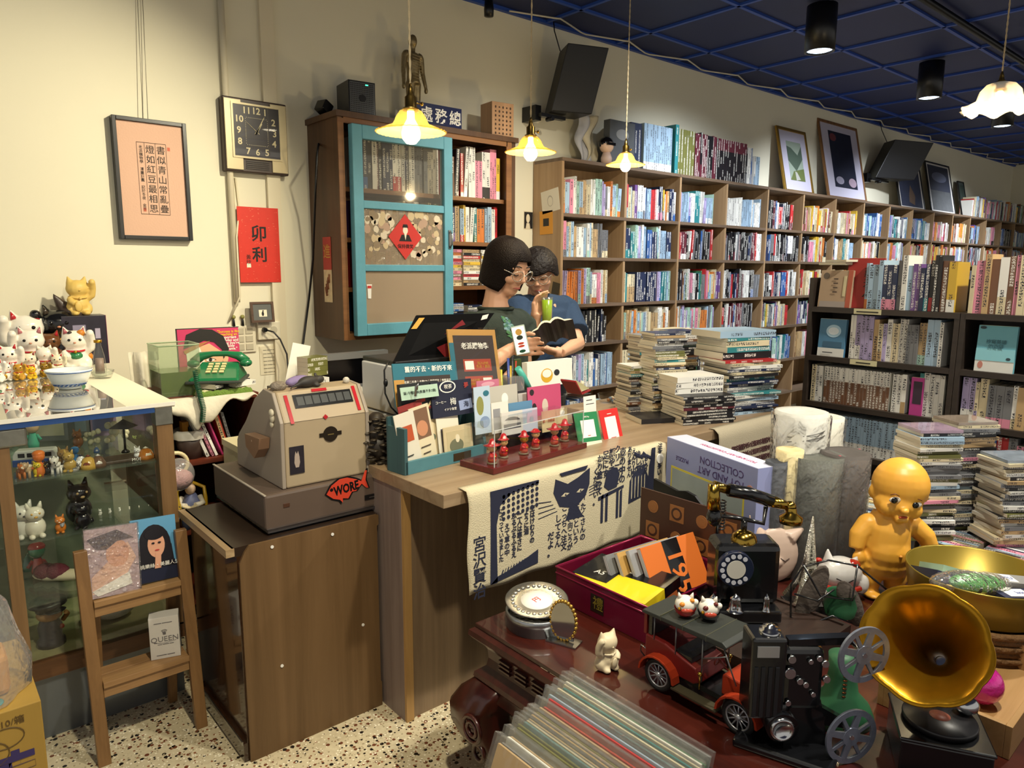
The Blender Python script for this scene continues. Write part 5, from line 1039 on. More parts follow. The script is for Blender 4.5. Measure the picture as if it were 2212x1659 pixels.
text('WORE', .04, t, blackpl, (.068, -.0024, .022), bold=.0016, sx=.72); m = MB(); m.cyl((.018, -.0022, .032), (.018, -.003, .032), .0055, n=14); m.build('eye', blackpl, t)
zt = tz + .412
t = thing('toy_rat', 'dark grey rubber rat lying on top of the cash register', 'toy', (.955, 2.10, zt), .3); m = MB(); m.ball((0, 0, .018), (.04, .02, .018)); m.ball((.042, -.004, .02), (.018, .013, .013)); m.ball((.038, .01, .034), (.007, .004, .008)); m.tube([(-.036, 0, .014), (-.06, .004, .008), (-.08, -.01, .006)], [.008, .004, .003], 6); m.ball((.02, -.02, .006), (.012, .008, .006)); blob(m, 'body', M('rat_grey', '#33302e', .6), t, .004, 2)
t = thing('dried_pod', 'grey wrinkled nut shell on the register corner', 'nut', (.86, 2.105, zt - .002)); m = MB(); m.ball((0, 0, .014), (.026, .018, .016), 16); m.build('shell', M('nut_grey', '#857a6c', .7, bump=1, bscale=90), t)
t = thing('shell_ball', 'small white shell at the far corner of the register', 'shell', (1.085, 2.10, zt - .0005)); m = MB(); m.ball((0, 0, .01), .011, 12); m.build('shell', M('shell_white', '#cfc8bb', .5, bump=.6, bscale=150), t)
t = thing('lavender_sachet', 'purple cloth sachet lying behind the rubber rat', 'sachet', (.945, 2.125, zt + .0), .35); m = MB(); m.ball((0, .014, .016), (.052, .02, .018), 14); m.build('sachet', M('lavender', '#8a7aa8', .7, bump=.4, bscale=60), t)
# the two readers behind the counter
FWH = Vector((FW.x, FW.y, 0)).normalized(); RTH = Vector((RT.x, RT.y, 0)).normalized(); UZ = Vector((0, 0, 1))
skinm = M('skin', '#d3a283', .5, sub=.08); trous = M('dark_trousers', '#23252c', .8)
def head_frame(f, tilt=0.0):
 f = f.normalized(); s = f.cross(UZ).normalized(); u = s.cross(f).normalized()
 if tilt: R_ = Matrix.Rotation(tilt, 3, f); s = R_ @ s; u = R_ @ u
 return s, f, u
def finger(m, p0, dirs, L_, r):
 p = Vector(p0); pts = [p.copy()]
 for d, k in zip(dirs, (.45, .32, .23)): p = p + Vector(d).normalized() * L_ * k; pts.append(p.copy())
 m.tube(pts, [r, r * .97, r * .9, r * .75], 8); m.ball(pts[-1], r * .76, 8)
def hand(m, wrist, palm_dir, spread, curl, k=1.06, thumb=1):
 """palm from wrist along palm_dir; fingers fan along spread and bend towards curl"""
 w = Vector(wrist); d = Vector(palm_dir).normalized(); s = Vector(spread).normalized(); c = Vector(curl).normalized(); kn = w + d * .085 * k
 m.tube([w, w + d * .03 * k], [.027 * k, .032 * k], 10)
 for j, o in enumerate((-.032, -.011, .011, .031)): m.tube([w + s * o * .6 * k + d * .015, kn + s * o * k], [.017 * k, .0125 * k], 8)
 for j, (o, L_) in enumerate(zip((-.033, -.011, .011, .031), (.068, .078, .073, .056))):
  finger(m, kn + s * o * k, (d + c * (.25 + .06 * j) + s * o * 2, d * .55 + c * .85, d * .05 + c), L_ * k, .0088 * k)
 tb = w + d * .025 * k - s * .028 * k * thumb
 m.tube([tb, tb - s * .026 * k * thumb + d * .022 * k + c * .012, tb - s * .03 * k * thumb + d * .05 * k + c * .028, tb - s * .022 * k * thumb + d * .07 * k + c * .036], [.016 * k, .0125 * k, .0108 * k, .008 * k], 8)
def person(name, label, hc, f, tilt, sR, sL, armR, armL, shirt, hairc, hair, k=1.1, nb=None, hands=(), hipz=.92):
 t = thing(name, label, 'person', (hc.x, hc.y, 0)); off = Vector((hc.x, hc.y, 0)); m = MB(); m.X = Matrix.Translation(-off)
 s, f, u = head_frame(f, tilt)
 H = lambda x, y, z: hc + s * x * k + f * y * k + u * z * k
 Mh = Matrix.Translation(-off) @ Matrix((( s.x, f.x, u.x, hc.x), (s.y, f.y, u.y, hc.y), (s.z, f.z, u.z, hc.z), (0, 0, 0, 1))) @ Matrix.Scale(k, 4)
 B = m.X; m.X = Mh
 m.ball((0, -.012, .03), (.074, .092, .088), 20); m.ball((0, .02, -.02), (.064, .068, .082), 18); m.ball((0, .04, -.078), (.042, .042, .034), 14)
 m.ball((0, .062, -.05), (.034, .028, .03), 12)
 m.tube([(0, .082, .025), (0, .094, .0), (0, .106, -.022)], [.009, .011, .013], 8); m.ball((.011, .092, -.026), .0085, 8); m.ball((-.011, .092, -.026), .0085, 8)
 for x in (-1, 1):
  m.ball((x * .036, .058, -.022), (.028, .028, .025), 12); m.ball((x * .032, .07, .028), (.026, .014, .010), 10); m.ball((x * .075, -.008, -.002), (.010, .018, .03), 10); m.ball((x * .032, .068, .006), (.018, .014, .012), 10)
 m.ball((0, .082, -.052), (.021, .010, .006), 10); m.ball((0, .080, -.0635), (.018, .010, .0065), 10)
 m.X = B
 nk = nb or (sR + sL) / 2 + UZ * .05
 m.tube([H(0, -.02, -.05), nk + UZ * .03, nk - UZ * .03], [.054 * k, .052 * k, .068 * k], 14)
 mid = (sR + sL) / 2; hip = Vector((mid.x - f.x * .03, mid.y - f.y * .03, hipz)); ax = (sL - sR).normalized()
 tors = [(mid - UZ * .01, .13, .085), (mid - UZ * .14, .16, .105), (mid.lerp(hip, .55), .145, .10), (hip, .155, .115)]
 for c, a, b in tors:
  m.ball(c, .1)
 m.tube([mid - UZ * .02, mid.lerp(hip, .5), hip], [.11, .12, .12], 12)
 m.tube([sR + (mid - sR) * .1, mid, sL + (mid - sL) * .1], [.05 * k, .07 * k, .05 * k], 10)
 for arm, sh in ((armR, sR), (armL, sL)):
  m.tube([sh, arm[0]], [.046 * k, .038 * k], 10); m.ball(arm[0], .038 * k, 10); m.tube([arm[0], arm[0].lerp(arm[1], .35), arm[1]], [.038 * k, .036 * k, .024 * k], 10)
 for hk in hands: hand(m, *hk)
 b = blob(m, 'body', skinm, t, .0052, 3)
 m = MB(); m.X = Matrix.Translation(-off); up_ = UZ; fw = ax.cross(UZ)
 rings = []; N = 22
 lv = [(nk - UZ * .012, .076 * k, .070 * k), (nk - UZ * .035, .108 * k, .084 * k), (mid + UZ * .0, .172 * k, .102 * k), (mid - UZ * .09, .192 * k, .122 * k), (mid - UZ * .2, .185 * k, .128 * k), (mid.lerp(hip, .6), .172 * k, .12 * k), (hip - UZ * .03, .182 * k, .13 * k)]
 for c, a, b_ in lv: rings.append([m.pt(c + ax * a * math.cos(2 * PI * i / N) + fw * b_ * math.sin(2 * PI * i / N)) for i in range(N)])
 for r0, r1 in zip(rings, rings[1:]): m.skin(r0, r1, 0)
 m.face(rings[-1]); m.face(rings[0][::-1])
 m.tube([sR + (mid - sR) * .1, mid, sL + (mid - sL) * .1], [.07 * k, .088 * k, .07 * k], 14)
 for arm, sh in ((armR, sR), (armL, sL)):
  e = sh.lerp(arm[0], .72); m.tube([sh + (mid - sh) * .25 + UZ * .012, sh - UZ * .008, sh.lerp(e, .5), e], [.075 * k, .078 * k, .076 * k, .08 * k], 14)
 sh_ = blob(m, 'tshirt', shirt, t, .008, 5)
 m = MB(); m.X = Matrix.Translation(-off); m.tube([nk - UZ * .008 + (ax * math.cos(i * PI / 12) * .078 + fw * math.sin(i * PI / 12) * .072) * k for i in range(24)], .0085, 6, closed=True); m.build('collar', shirt, t)
 m = MB(); m.X = Matrix.Translation(-off); m.tube([hip + UZ * .05, hip - UZ * .08], [.15, .165], 16)
 for x in (-1, 1): m.tube([hip + ax * .085 * x, hip + ax * .095 * x - UZ * (hipz * .5), Vector(((hip + ax * .1 * x).x, (hip + ax * .1 * x).y, .03))], [.10, .07, .055], 12); q = hip + ax * .1 * x; m.ball((q.x - fw.x * .05, q.y - fw.y * .05, .04), (.05, .05, .04), 10)
 blob(m, 'trousers', trous, t, .014, 4)
 m = MB(); m.X = Mh; NA, NR = 56, 14; g = []
 for i in range(NA):
  a = 2 * PI * i / NA; a_ = a if a <= PI else a - 2 * PI; lo, puff = hair(a_); row = []
  for j in range(NR + 1):
   v = j / NR; z = .128 - (.128 - lo) * (v ** 1.15); zz = max(-1, min(1, (z - .03) / .098)); rr = math.sqrt(max(0.0, 1 - zz * zz)) if z > .03 else 1.0 - (.03 - z) * .9
   w = 1 + puff * (.5 + .5 * v) + .018 * noise.noise((a * 4, v * 3, 1.7)) * (2 if puff > .1 else 1)
   row.append(m.pt((math.sin(a) * .087 * rr * w, -.012 + math.cos(a) * .104 * rr * w, z)))
  g.append(row)
 for i in range(NA):
  for j in range(NR): m.face([g[i][j], g[(i + 1) % NA][j], g[(i + 1) % NA][j + 1], g[i][j + 1]], 0, True)
 h = m.build('hair', hairc, t); md = h.modifiers.new('s', 'SOLIDIFY'); md.thickness = .014; md.offset = -1
 dk = M('lash_dark', '#1d1412', .5)
 for x in (-1, 1):
  m = MB(); m.X = Mh; m.tube([(x * .018, .0845, .004), (x * .032, .086, .000), (x * .047, .077, .004)], .0022, 6); m.build('eye', dk, t)
  m = MB(); m.X = Mh; m.tube([(x * .014, .086, .036), (x * .034, .086, .042), (x * .052, .072, .036)], [.002, .003, .0015], 6); m.build('eyebrow', dk, t)
 m = MB(); m.X = Mh; m.tube([(-.021, .083, -.057), (-.007, .091, -.0545), (0, .0915, -.056), (.007, .091, -.0545), (.021, .083, -.057)], [.0015, .0042, .0045, .0042, .0015], 8); m.build('lips', M('lips', '#a85a50', .45), t)
 gt = t; m = MB(); m.X = Mh
 for x in (-1, 1):
  m.tube([(x * .034 + math.cos(a * PI / 9) * .026, .102 - .012 * abs(math.cos(a * PI / 9)) * (1 if (math.cos(a * PI / 9) * x) > 0 else 0), .004 + math.sin(a * PI / 9) * .022) for a in range(18)], .0018, 6, closed=True); m.tube([(x * .06, .09, .012), (x * .082, .03, .012), (x * .08, -.02, .006)], .0016, 6)
 m.tube([(-.009, .104, .008), (0, .107, .011), (.009, .104, .008)], .0015, 6); gl_ = m.build('eyeglasses', M('glasses_metal', '#c9c2b4', .2, .8), t)
 m = MB(); m.X = Mh
 for x in (-1, 1): m.poly([(x * .034 + math.cos(a * PI / 8) * .0245, .1, .004 + math.sin(a * PI / 8) * .0205) for a in range(16)])
 m.build('lens', glass('spectacle_lens', (.96, .97, .97), .02, 1.4), gl_)
 return t, sh_, Mh
hcA = ony(1097, 577, 2.58)
fA = RTH * .66 - FWH * .62 - UZ * .42
def bob(a):
 d = abs(math.degrees(a))
 if d < 26: return (.062, .03)
 if d < 48: return (.062 - (d - 26) / 22 * .15, .05)
 return (-.088 - .012 * (d - 48) / 132, .10)
sR, sL = ony(1010, 716, 2.50), ony(1124, 702, 2.69)
eR, wR = ony(1040, 800, 2.38), ony(1106, 752, 2.40); eL, wL = ony(1132, 800, 2.58), ony(1100, 805, 2.46)
pA, shA, MA = person('person', 'person with brown bob and glasses in dark green T-shirt holding up a phone', hcA, fA, .0, sR, sL, (eR, wR), (eL, wL), M('bottle_green_cotton', '#1e2a22', .9, bump=.25, bscale=90), M('hair_brown_black', '#120906', .6, bump=.5, bscale=170, spec=.18), bob, nb=ony(1071, 662, 2.63),
 hands=((wR, RTH * .9 + UZ * .1 - FWH * .1, UZ * 1.0 - RTH * .1, RTH * .35 - FWH * 1.0 + UZ * .1, 1.0, -1), (wL, FWH * -.4 + RTH * .4, RTH, UZ * -1, 1.0)))
m = MB(); o = Vector((pA.location.x, pA.location.y, 0)); c = ony(1098, 712, 2.47) - o
rr = random.Random(8)
for k in range(46):
 a, r_ = rr.uniform(0, 6.28), .062 * rr.random() ** .6; dd = RTH * math.cos(a) * r_ + UZ * math.sin(a) * r_ * .8; m.ball(c + dd + FWH * (.02 + .6 * r_ * r_ * 8), (.016, .012, .006), 6, m=k % 3)
prn = m.build('chest_print', [M('print_teal', '#2f5a5c', .8), M('print_green', '#3a6a40', .8), M('print_pale', '#6a8a92', .8)], pA)
sw = prn.modifiers.new('w', 'SHRINKWRAP'); sw.target = shA; sw.wrap_method = 'NEAREST_SURFACEPOINT'; sw.offset = .0015; sw.wrap_mode = 'ABOVE_SURFACE'
hcB = ony(1163, 589, 2.96); fB = RTH * -.10 - FWH * .85 - UZ * .40
def tousled(a):
 d = abs(math.degrees(a))
 if d < 44: return (.030 + .012 * math.sin(d), .16)
 if d < 75: return (.034 - (d - 44) / 31 * .05, .2)
 return (-.02 - .03 * (d - 75) / 105, .2)
sR, sL = ony(1116, 668, 3.0), ony(1222, 668, 3.02)
eR, wR = ony(1144, 748, 2.80), ony(1158, 688, 2.74); eL, wL = ony(1248, 742, 2.84), ony(1212, 762, 2.66)
pB, shB, MBm = person('person', 'person with tousled dark hair in blue T-shirt sipping a green drink', hcB, fB, .10, sR, sL, (eR, wR), (eL, wL), M('navy_blue_cotton', '#243a56', .9, bump=.25, bscale=90), M('hair_dark_wavy', '#120907', .6, bump=.9, bscale=60, spec=.3), tousled, nb=ony(1160, 655, 3.0),
 hands=((wR, UZ * .95 + RTH * .05 - FWH * .1, RTH * -.5 - FWH * .7, RTH * .9 + UZ * .25 - FWH * .2, 1.0), (wL, RTH * -.75 - FWH * .15 + UZ * .15, FWH * -.6 + RTH * -.2 + UZ * .3, UZ * .9 + FWH * .3, 1.0)))
c = ony(1124, 735, 2.33); X = Matrix.Translation(c) @ Matrix((RTH, FWH, UZ)).transposed().to_4x4() @ Matrix.Rotation(.30, 4, 'Y').inverted().inverted()
t = thing('smartphone', 'smartphone in pale case held up with its white screen showing', 'phone', c); t.matrix_world = Matrix.Translation(c) @ Matrix((RTH, FWH, UZ)).transposed().to_4x4() @ Matrix.Rotation(-.22, 4, 'Y')
boxes('case', M('mint_case', '#a9b8ac', .3), t, [(-.031, .031, .0, .008, -.064, .064)], bev=.004); boxes('screen', M('phone_screen', '#e9e6e0', .1, em='#fff8ee', es=.55), t, [(-.027, .027, -.0008, 0, -.059, .059)])
for z, hz, c_ in ((.036, .014, '#d3a24c'), (.012, .010, '#2d3a34'), (-.014, .005, '#c2452f'), (-.026, .005, '#c2452f'), (-.048, .007, '#20503c')): m = MB(); m.prism(ell(0, z, .014, hz, 14), -.0014, -.0008, ax='y'); m.build('icon', M('icon_' + c_[1:], c_, .3), t)
c0, c1_ = ony(1178, 642, 2.69), ony(1181, 716, 2.69)
t = thing('drink_cup', 'tall clear cup of bright green drink with straw', 'cup', c1_); m = MB(); hgt = (c0 - c1_).length
m.lathe([(0, 0), (.021, 0), (.028, hgt * .92), (0, hgt * .92)], 20); m.build('drink', M('green_drink', '#8fae1c', .25), t); MB().lathe([(0, .001), (.0225, -.001), (.030, hgt), (.0305, hgt), (.0, -.001)], 20).build('cup', clearg, t)
m = MB(); m.tube([(.0, 0, hgt * .8), tuple(Vector(MBm @ Vector((0, .092, -.058))) + Vector((pB.location.x, pB.location.y, 0)) - c1_)], .0042, 8); m.build('straw', M('straw_white', '#dcd8d0', .4), t)
c = ony(1196, 722, 2.56); t = thing('open_book', 'open paperback with dark cover held up by two readers', 'book', c)
R_ = Matrix((RTH, FWH, UZ)).transposed().to_4x4() @ Matrix.Rotation(-.32, 4, 'Y') @ Matrix.Rotation(-.72, 4, 'X'); t.matrix_world = Matrix.Translation(c) @ R_
def wing(off):
 o = []
 for i in range(17):
  u = -1 + i / 8; x = u * .108; o.append((x, .012 + off * (1 - abs(u)) ** .3 + .026 * math.sin(min(1, abs(u) * 1.6) * PI) * .8 - .02 * abs(u)))
 return o
top, bot = wing(.014), wing(-.002)
m = MB(); m.prism(top + bot[::-1], -.08, .08, ax='y'); m.build('pages', M('page_edge', '#d9cfb6', .8, bump=.3, bscale=300), t)
b2 = [(x, z - .0015) for x, z in bot]; m = MB(); m.prism(bot + b2[::-1], -.083, .083, ax='y'); m.build('cover', M('book_cover_dark', '#33282b', .4, vary=.3, vscale=30), t)
# on and behind the counter
dkw = M('desk_dark', '#3a2d24', .5)
t = thing('back_desk', 'dark desk against the wall under the blue-door cabinet', 'desk', (1.45, 3.0, 0)); boxes('desk_top', dkw, t, [(0, .95, 0, .7, .80, .83)]);
for x in (.0, .92): boxes('side_panel', dkw, t, [(x, x + .03, 0, .7, 0, .80)])
Ym = 3.12; a, b = ony(684, 768, Ym), ony(838, 748, Ym)
t = thing('flat_monitor', 'black screen with silver bezel standing under the wall cabinet', 'monitor', (a.x, Ym, .8305)); w = b.x - a.x; h = a.z - .83
slv = M('silver_bezel', '#8d8d8c', .35, .4); boxes('bezel', slv, t, [(0, w, 0, .04, h - .03, h), (0, .02, 0, .04, .06, h - .03), (w - .02, w, 0, .04, .06, h - .03), (0, w, 0, .04, .03, .06)]); boxes('screen', M('screen_black', '#060608', .12), t, [(.02, w - .02, .006, .02, .06, h - .03)]); boxes('foot', blackpl, t, [(w * .3, w * .7, .0, .14, 0, .03)])
p = ony(708, 838, 2.86); stack('cassette', (p.x + .03, 3.06, .831), .2, 4, .11, .10, (.030, .032), 'std', random.Random(3), '%s cassette box, %s of the pile before the monitor', 'cassette', 'cassettes before the monitor', jit=.004, pages=False)
for k in range(4): flat('cassette', (p.x + .045, 3.10, 0.9585 + .022 * k), .25, .115, .075, .0215, 'olive', rb, 'dull green cassette, %s of four piled before the monitor' % ('topmost' if k == 3 else ORD[k]), 'cassette', 'green cassettes')
t = thing('tissue_packs', 'yellow and white packs of tissues piled beside the white printer', 'tissue pack', (1.22, 2.36, CZ + .0)); yl = M('pack_yellow', '#d6b32a', .5, vary=.15, vscale=20)
for k, (z0, z1) in enumerate(((.0, .08), (.082, .15), (.152, .20))): boxes('pack', yl if k != 2 else white, t, [(-.05, .06, -.04, .04, z0, z1)], bev=.012)
t = thing('white_note', 'white sheet leaning behind the green cassettes', 'paper', (p.x - .02, 3.2, .831), rot=(.0, .25, 0)); boxes('sheet', white, t, [(-.05, .04, 0, .002, .0, .27)])
PX, PY = 1.262, 2.10; zt = ony(800, 786, PY).z
t = thing('white_printer', 'white boxy printer under the black laptop', 'printer', (PX, PY, CZ + .0005)); ph = zt - CZ - .018; wpr = M('printer_white', '#c9cacb', .45)
boxes('body', wpr, t, [(0, .42, 0, .22, 0, ph * .42), (0, .42, 0.0, .22, ph * .44, ph)], bev=.004); boxes('label', M('label_cream', '#cfc59a', .6), t, [(.015, .11, -.001, 0, ph * .5, ph * .82)])
for k in range(4): text('▬▬ ▬▬▬ ▬▬', .011, t, M('label_ink', '#6a6250', .6), (.062, -.0012, ph * (.56 + .07 * k)))
t = thing('laptop', 'large black laptop opened on the white printer, lid back to the shop', 'laptop', (PX + .03, PY + .01, zt - .017))
boxes('base', M('laptop_dark', '#1a1b1d', .4), t, [(-.02, .40, -.01, .22, 0, .016)], bev=.003)
A_, B_, C_, D_ = ony(900, 681, 2.14), ony(1068, 676, 2.10), ony(995, 778, 2.12), ony(848, 786, 2.11); o = Vector(t.location)
lidm = M('laptop_lid', '#08080a', .7, spec=.15); m = MB(); n = (B_ - A_).cross(D_ - A_).normalized(); n = n if n.dot(FW) > 0 else -n
q = [A_ - o, B_ - o, C_ - o, D_ - o]; f0 = [m.pt(p_) for p_ in q]; f1 = [m.pt(p_ + n * .008) for p_ in q]; m.skin(f0, f1, 0, False); m.face(f0); m.face(f1[::-1]); lid = m.build('lid', lidm, t)
def onlid(u, v, e=.0012): p_ = A_.lerp(B_, u).lerp(D_.lerp(C_, u), v) - o - n * e; return p_
def lidpatch(nm, pts, mt, e): m = MB(); a_ = [m.pt(onlid(u, v, e)) for u, v in pts]; b_ = [m.pt(onlid(u, v, 0)) for u, v in pts]; m.skin(a_, b_, 0, False); m.face(a_); return m.build(nm, mt, lid)
dred = M('maroon_paper', '#7d1a22', .6); lidpatch('red_diamond', [(.62, .13), (.98, .55), (.78, .98), (.42, .62)], dred, .0012); lidpatch('yellow_sticker', [(.045, .06), (.115, .06), (.085, .29), (.015, .29)], goldp, .0012); lidpatch('white_tag', [(.86, .05), (.93, .02), (.95, .12), (.88, .15)], white, .0012)
du = (onlid(1, .5) - onlid(0, .5)).normalized(); dv = (onlid(.5, 0) - onlid(.5, 1)).normalized(); tx = text('彩', .085, lid, ink, (0, 0, 0), bold=.001); tx.matrix_basis = Matrix.Translation(onlid(.74, .6, .002)) @ Matrix((du, (du.cross(dv)).cross(du) * 1.0, du.cross(dv))).transposed().to_4x4()
m = MB(); m.tube([tuple(ony(px, py, Y) - o) for px, py, Y in ((840, 780, 2.08), (830, 800, 2.08), (832, 850, 2.07), (845, 880, 2.05), (870, 905, 2.02))], .003, 6); m.build('cable', blackpl, t)
m = MB(); c = ony(833, 827, 2.075) - o; m.ball(c, (.008, .008, .014), 10); m.build('ferrite_bead', blackpl, t)
teal = M('sign_teal', '#2f6f80', .4); mus = M('sign_mustard', '#c0914a', .4); cho = M('sign_brown', '#3b2f2a', .5); rust = M('sign_rust', '#a8432c', .5)
def sign(name, label, q, Y0, Y1):
 """q: four photo corners (top-left, top-right, bottom-right, bottom-left); Y of the top and bottom edge"""
 P_ = [ony(*q[0], Y1), ony(*q[1], Y1), ony(*q[2], Y0), ony(*q[3], Y0)]; t = thing(name, label, 'sign', (P_[3].x, P_[3].y, P_[3].z))
 ux = (P_[2] - P_[3]); w = ux.length; ux.normalize(); n = ux.cross(P_[0] - P_[3]).normalized(); up_ = n.cross(ux); h = (P_[0] - P_[3]).dot(up_)
 if n.dot(FW) > 0: pass
 t.matrix_world = Matrix.Translation(P_[3]) @ Matrix((ux, -n if n.dot(FW) < 0 else n, up_)).transposed().to_4x4(); return t, w, h
t, w, h = sign('acrylic_sign', 'tall brown and mustard shop sign standing before the laptop', ((958, 711), (1056, 704), (1085, 840), (982, 846)), 2.00, 2.06)
boxes('board', mus, t, [(0, w, 0, .006, 0, h)]); boxes('teal_band', teal, t, [(0, .02, -.001, 0, 0, h * .78)]); boxes('panel', cho, t, [(.02, w - .016, -.0015, 0, 0, h * .90)])
text('老派購物學', .025, t, white, (w * .52, -.002, h * .72), gap=1.0, bold=.0004)
for k, z in enumerate((.41, .13)): boxes('rust_block', rust, t, [(w * .24, w * .82, -.002, 0, h * (z - .1), h * (z + .1))]); text(('加入LINE\n生活・書店', 'LINE社群\n購物學生')[k], .0125, t, goldp, (w * (.64 if k == 0 else .42), -.0026, h * z)); boxes('blank_square', white, t, [(w * (.27 + .34 * k), w * (.45 + .34 * k), -.0024, 0, h * (z - .07), h * (z + .07))])
boxes('acrylic', glass('acrylic', (.98, .98, .98), .02, 1.2), t, [(-.004, w + .004, -.006, -.004, -.004, h + .004)])
t, w, h = sign('acrylic_sign', 'wide teal and mustard sign standing in front of the laptop base', ((850, 786), (978, 776), (990, 868), (856, 880)), 1.95, 1.98)
boxes('board', teal, t, [(0, w, 0, .006, 0, h)]); boxes('mustard_block', mus, t, [(0, w * .16, -.0008, 0, 0, h * .62)]); boxes('panel', cho, t, [(w * .17, w * .9, -.0012, 0, 0, h * .68)])
text('舊的不去・新的不來', .021, t, white, (w * .56, -.0016, h * .84), bold=.0003); text('老屋二手書｜卡帶CD｜黑膠唱片｜懷舊童玩', .0095, t, white, (w * .53, -.0018, h * .55)); text('歡迎來電', .016, t, rust, (w * .5, -.0018, h * .34))
def lean_card(name, label, px0, px1, pb, pt, Y, cmat, lean=.2, cat='card', group=None, yaw=0.0, th=.002, items=(), txts=(), z0=None):
 a, b = ony(px0, pb, Y), ony(px1, pb, Y); w = (b - a).length; h = ony(px0, pt, Y).z - a.z
 t = thing(name, label, cat, a, group=group, rot=(-lean, 0, yaw)); boxes('sheet', cmat, t, [(0, w, 0, th, 0, h)])
 for k, (nm, pts, mt) in enumerate(items): m = MB(); m.prism([(x * w, z * h) for x, z in pts], -.0006 * (k + 1), 0, ax='y'); m.build(nm, mt, t)
 for s, sz, mt, x, z in txts: text(s, sz, t, mt, (x * w, -.0006 * (len(items) + 1) - .0004, z * h))
 return t
pm_ = lambda c: M('card_' + c[1:], c, .6)
nvy = pm_('#181c33'); dkg = pm_('#23282a'); mint = pm_('#a9c4b0'); oran = pm_('#d08a22')
lean_card('printed_bag', 'black paper bag with yellow fruit print behind the teal rack', 870, 950, 915, 832, 1.90, dkg, .1, 'bag', th=.02, items=[('print', ell(.22, .3, .16, .15), oran), ('print', ell(.62, .72, .14, .12), oran), ('print', [(.5, .1), (.55, .1), (.9, .62), (.86, .64)], pm_('#c9b98a'))])
lean_card('note_slip', 'pale green handwritten note clipped over the black printed bag', 868, 948, 866, 838, 1.885, mint, .25, 'note', yaw=0, txts=[('滿1千贈提袋(數量不多2個)', .0105, pm_('#3c4a44'), .5, .5)])
t = thing('metal_clip', 'grey metal clip holding the mint note', 'clip', ony(897, 842, 1.87)); m = MB(); m.tube([(0, 0, -.02), (0, -.004, .012), (.006, -.004, .02), (.006, 0, .0)], .004, 6); m.build('clip', steel, t)
nb_ = lean_card('printed_folder', 'navy folder printed with Japanese shop crests behind the teal rack', 936, 1022, 905, 828, 1.89, nvy, .12, 'folder', th=.012, items=[('print', ell(.4, .84, .2, .17), white), ('print', ell(.4, .84, .17, .14), nvy), ('print', [(.66, .12), (.98, .16), (.96, .44), (.64, .4)], pm_('#8f9cc0'))], txts=[('喫茶', .016, white, .4, .84), ('コーヒー', .011, white, .2, .42), ('梅', .026, white, .5, .40), ('イナリ食堂', .010, white, .42, .2), ('夢', .02, pm_('#c2453a'), .85, .82), ('海', .022, nvy, .82, .28)])
rt = wood('teal_wood', '#3d6366', '#2c4a50', 'z', 8, .6); A_ = onz(884, 1026, CZ); B_ = onz(1046, 985, CZ); yaw = math.atan2(B_.y - A_.y, B_.x - A_.x)
t = thing('card_rack', 'teal wooden card rack with a small label drawer', 'rack', A_ + Vector((0, 0, .0005)), yaw); w = (B_ - A_).length + .01
boxes('side_panel', rt, t, [(-.016, -.004, .0, .088, 0, .145)]); m = MB(); m.prism([(0, 0), (.088, 0), (.088, .15), (.06, .155), (.02, .12), (0, .05)], w - .012, w, ax='x'); m.build('side_panel', rt, t)
boxes('drawer_front', M('teal_light', '#4a7a84', .6, vary=.15, vscale=30), t, [(-.012, w - .012, .0, .012, 0, .04)]); boxes('floor', rt, t, [(-.012, w - .012, .012, .088, 0, .012)]); boxes('back_panel', rt, t, [(-.012, w - .012, .088, .096, .0, .17)]); boxes('label_holder', M('bronze', '#5a4a36', .4, .6), t, [(w * .55, w * .78, -.002, 0, .008, .032)]); m = MB(); m.tube([(w * .66, 0, .01), (w * .66, -.012, .004), (w * .68, -.014, -.0)], .004, 6); m.build('knob', M('bronze', '#5a4a36'), t)
R0 = Matrix.Translation(t.location) @ Matrix.Rotation(yaw, 4, 'Z')
def rcard(label, x, y, w_, h_, c, items=(), txts=(), lean=.10, tilt=0.0, name='greeting_card', cat='card', z=.013, th=.003):
 tt = thing(name, label, cat, group='cards in the teal rack'); tt.matrix_world = R0 @ Matrix.Translation((x * 1.12 + .008, y * .85, z)) @ Matrix.Rotation(tilt, 4, 'Y') @ Matrix.Rotation(-lean, 4, 'X')
 w_ *= 1.1; h_ *= 1.1; boxes('sheet', pm_(c), tt, [(0, w_, 0, th, 0, h_)])
 for k, (pts, mc) in enumerate(items): m = MB(); m.prism([(a * w_, b * h_) for a, b in pts], -.0006 * (k + 1), 0, ax='y'); m.build('print', pm_(mc), tt)
 for s, sz, mc, a, b in txts: text(s, sz, tt, pm_(mc), (a * w_, -.0035, b * h_))
bx_ = lambda a, b, c, d: [(a, c), (b, c), (b, d), (a, d)]
rcard('white card with red fish print at the end of the teal rack', -.008, .03, .07, .155, '#d9d2c0', [(bx_(.2, .8, .45, .75), '#b5502c')], [('▬▬▬', .010, '#2a2a2a', .4, .2)], tilt=-.14)
rcard('dark red printed card in the teal rack', .02, .045, .085, .175, '#8a2f2a', [(bx_(.1, .9, .6, .9), '#5a2622'), (bx_(.55, .95, .3, .55), '#d0532a')], tilt=-.14)
rcard('cream card with vintage cartoon photo in the teal rack', .052, .04, .072, .165, '#dccfae', [(bx_(.1, .9, .42, .95), '#7a5a44'), (ell(.5, .6, .28, .14), '#c78a66')], [('▬▬▬▬', .010, '#4a3a30', .5, .28), ('▬▬▬', .010, '#4a3a30', .5, .16)], tilt=-.14)
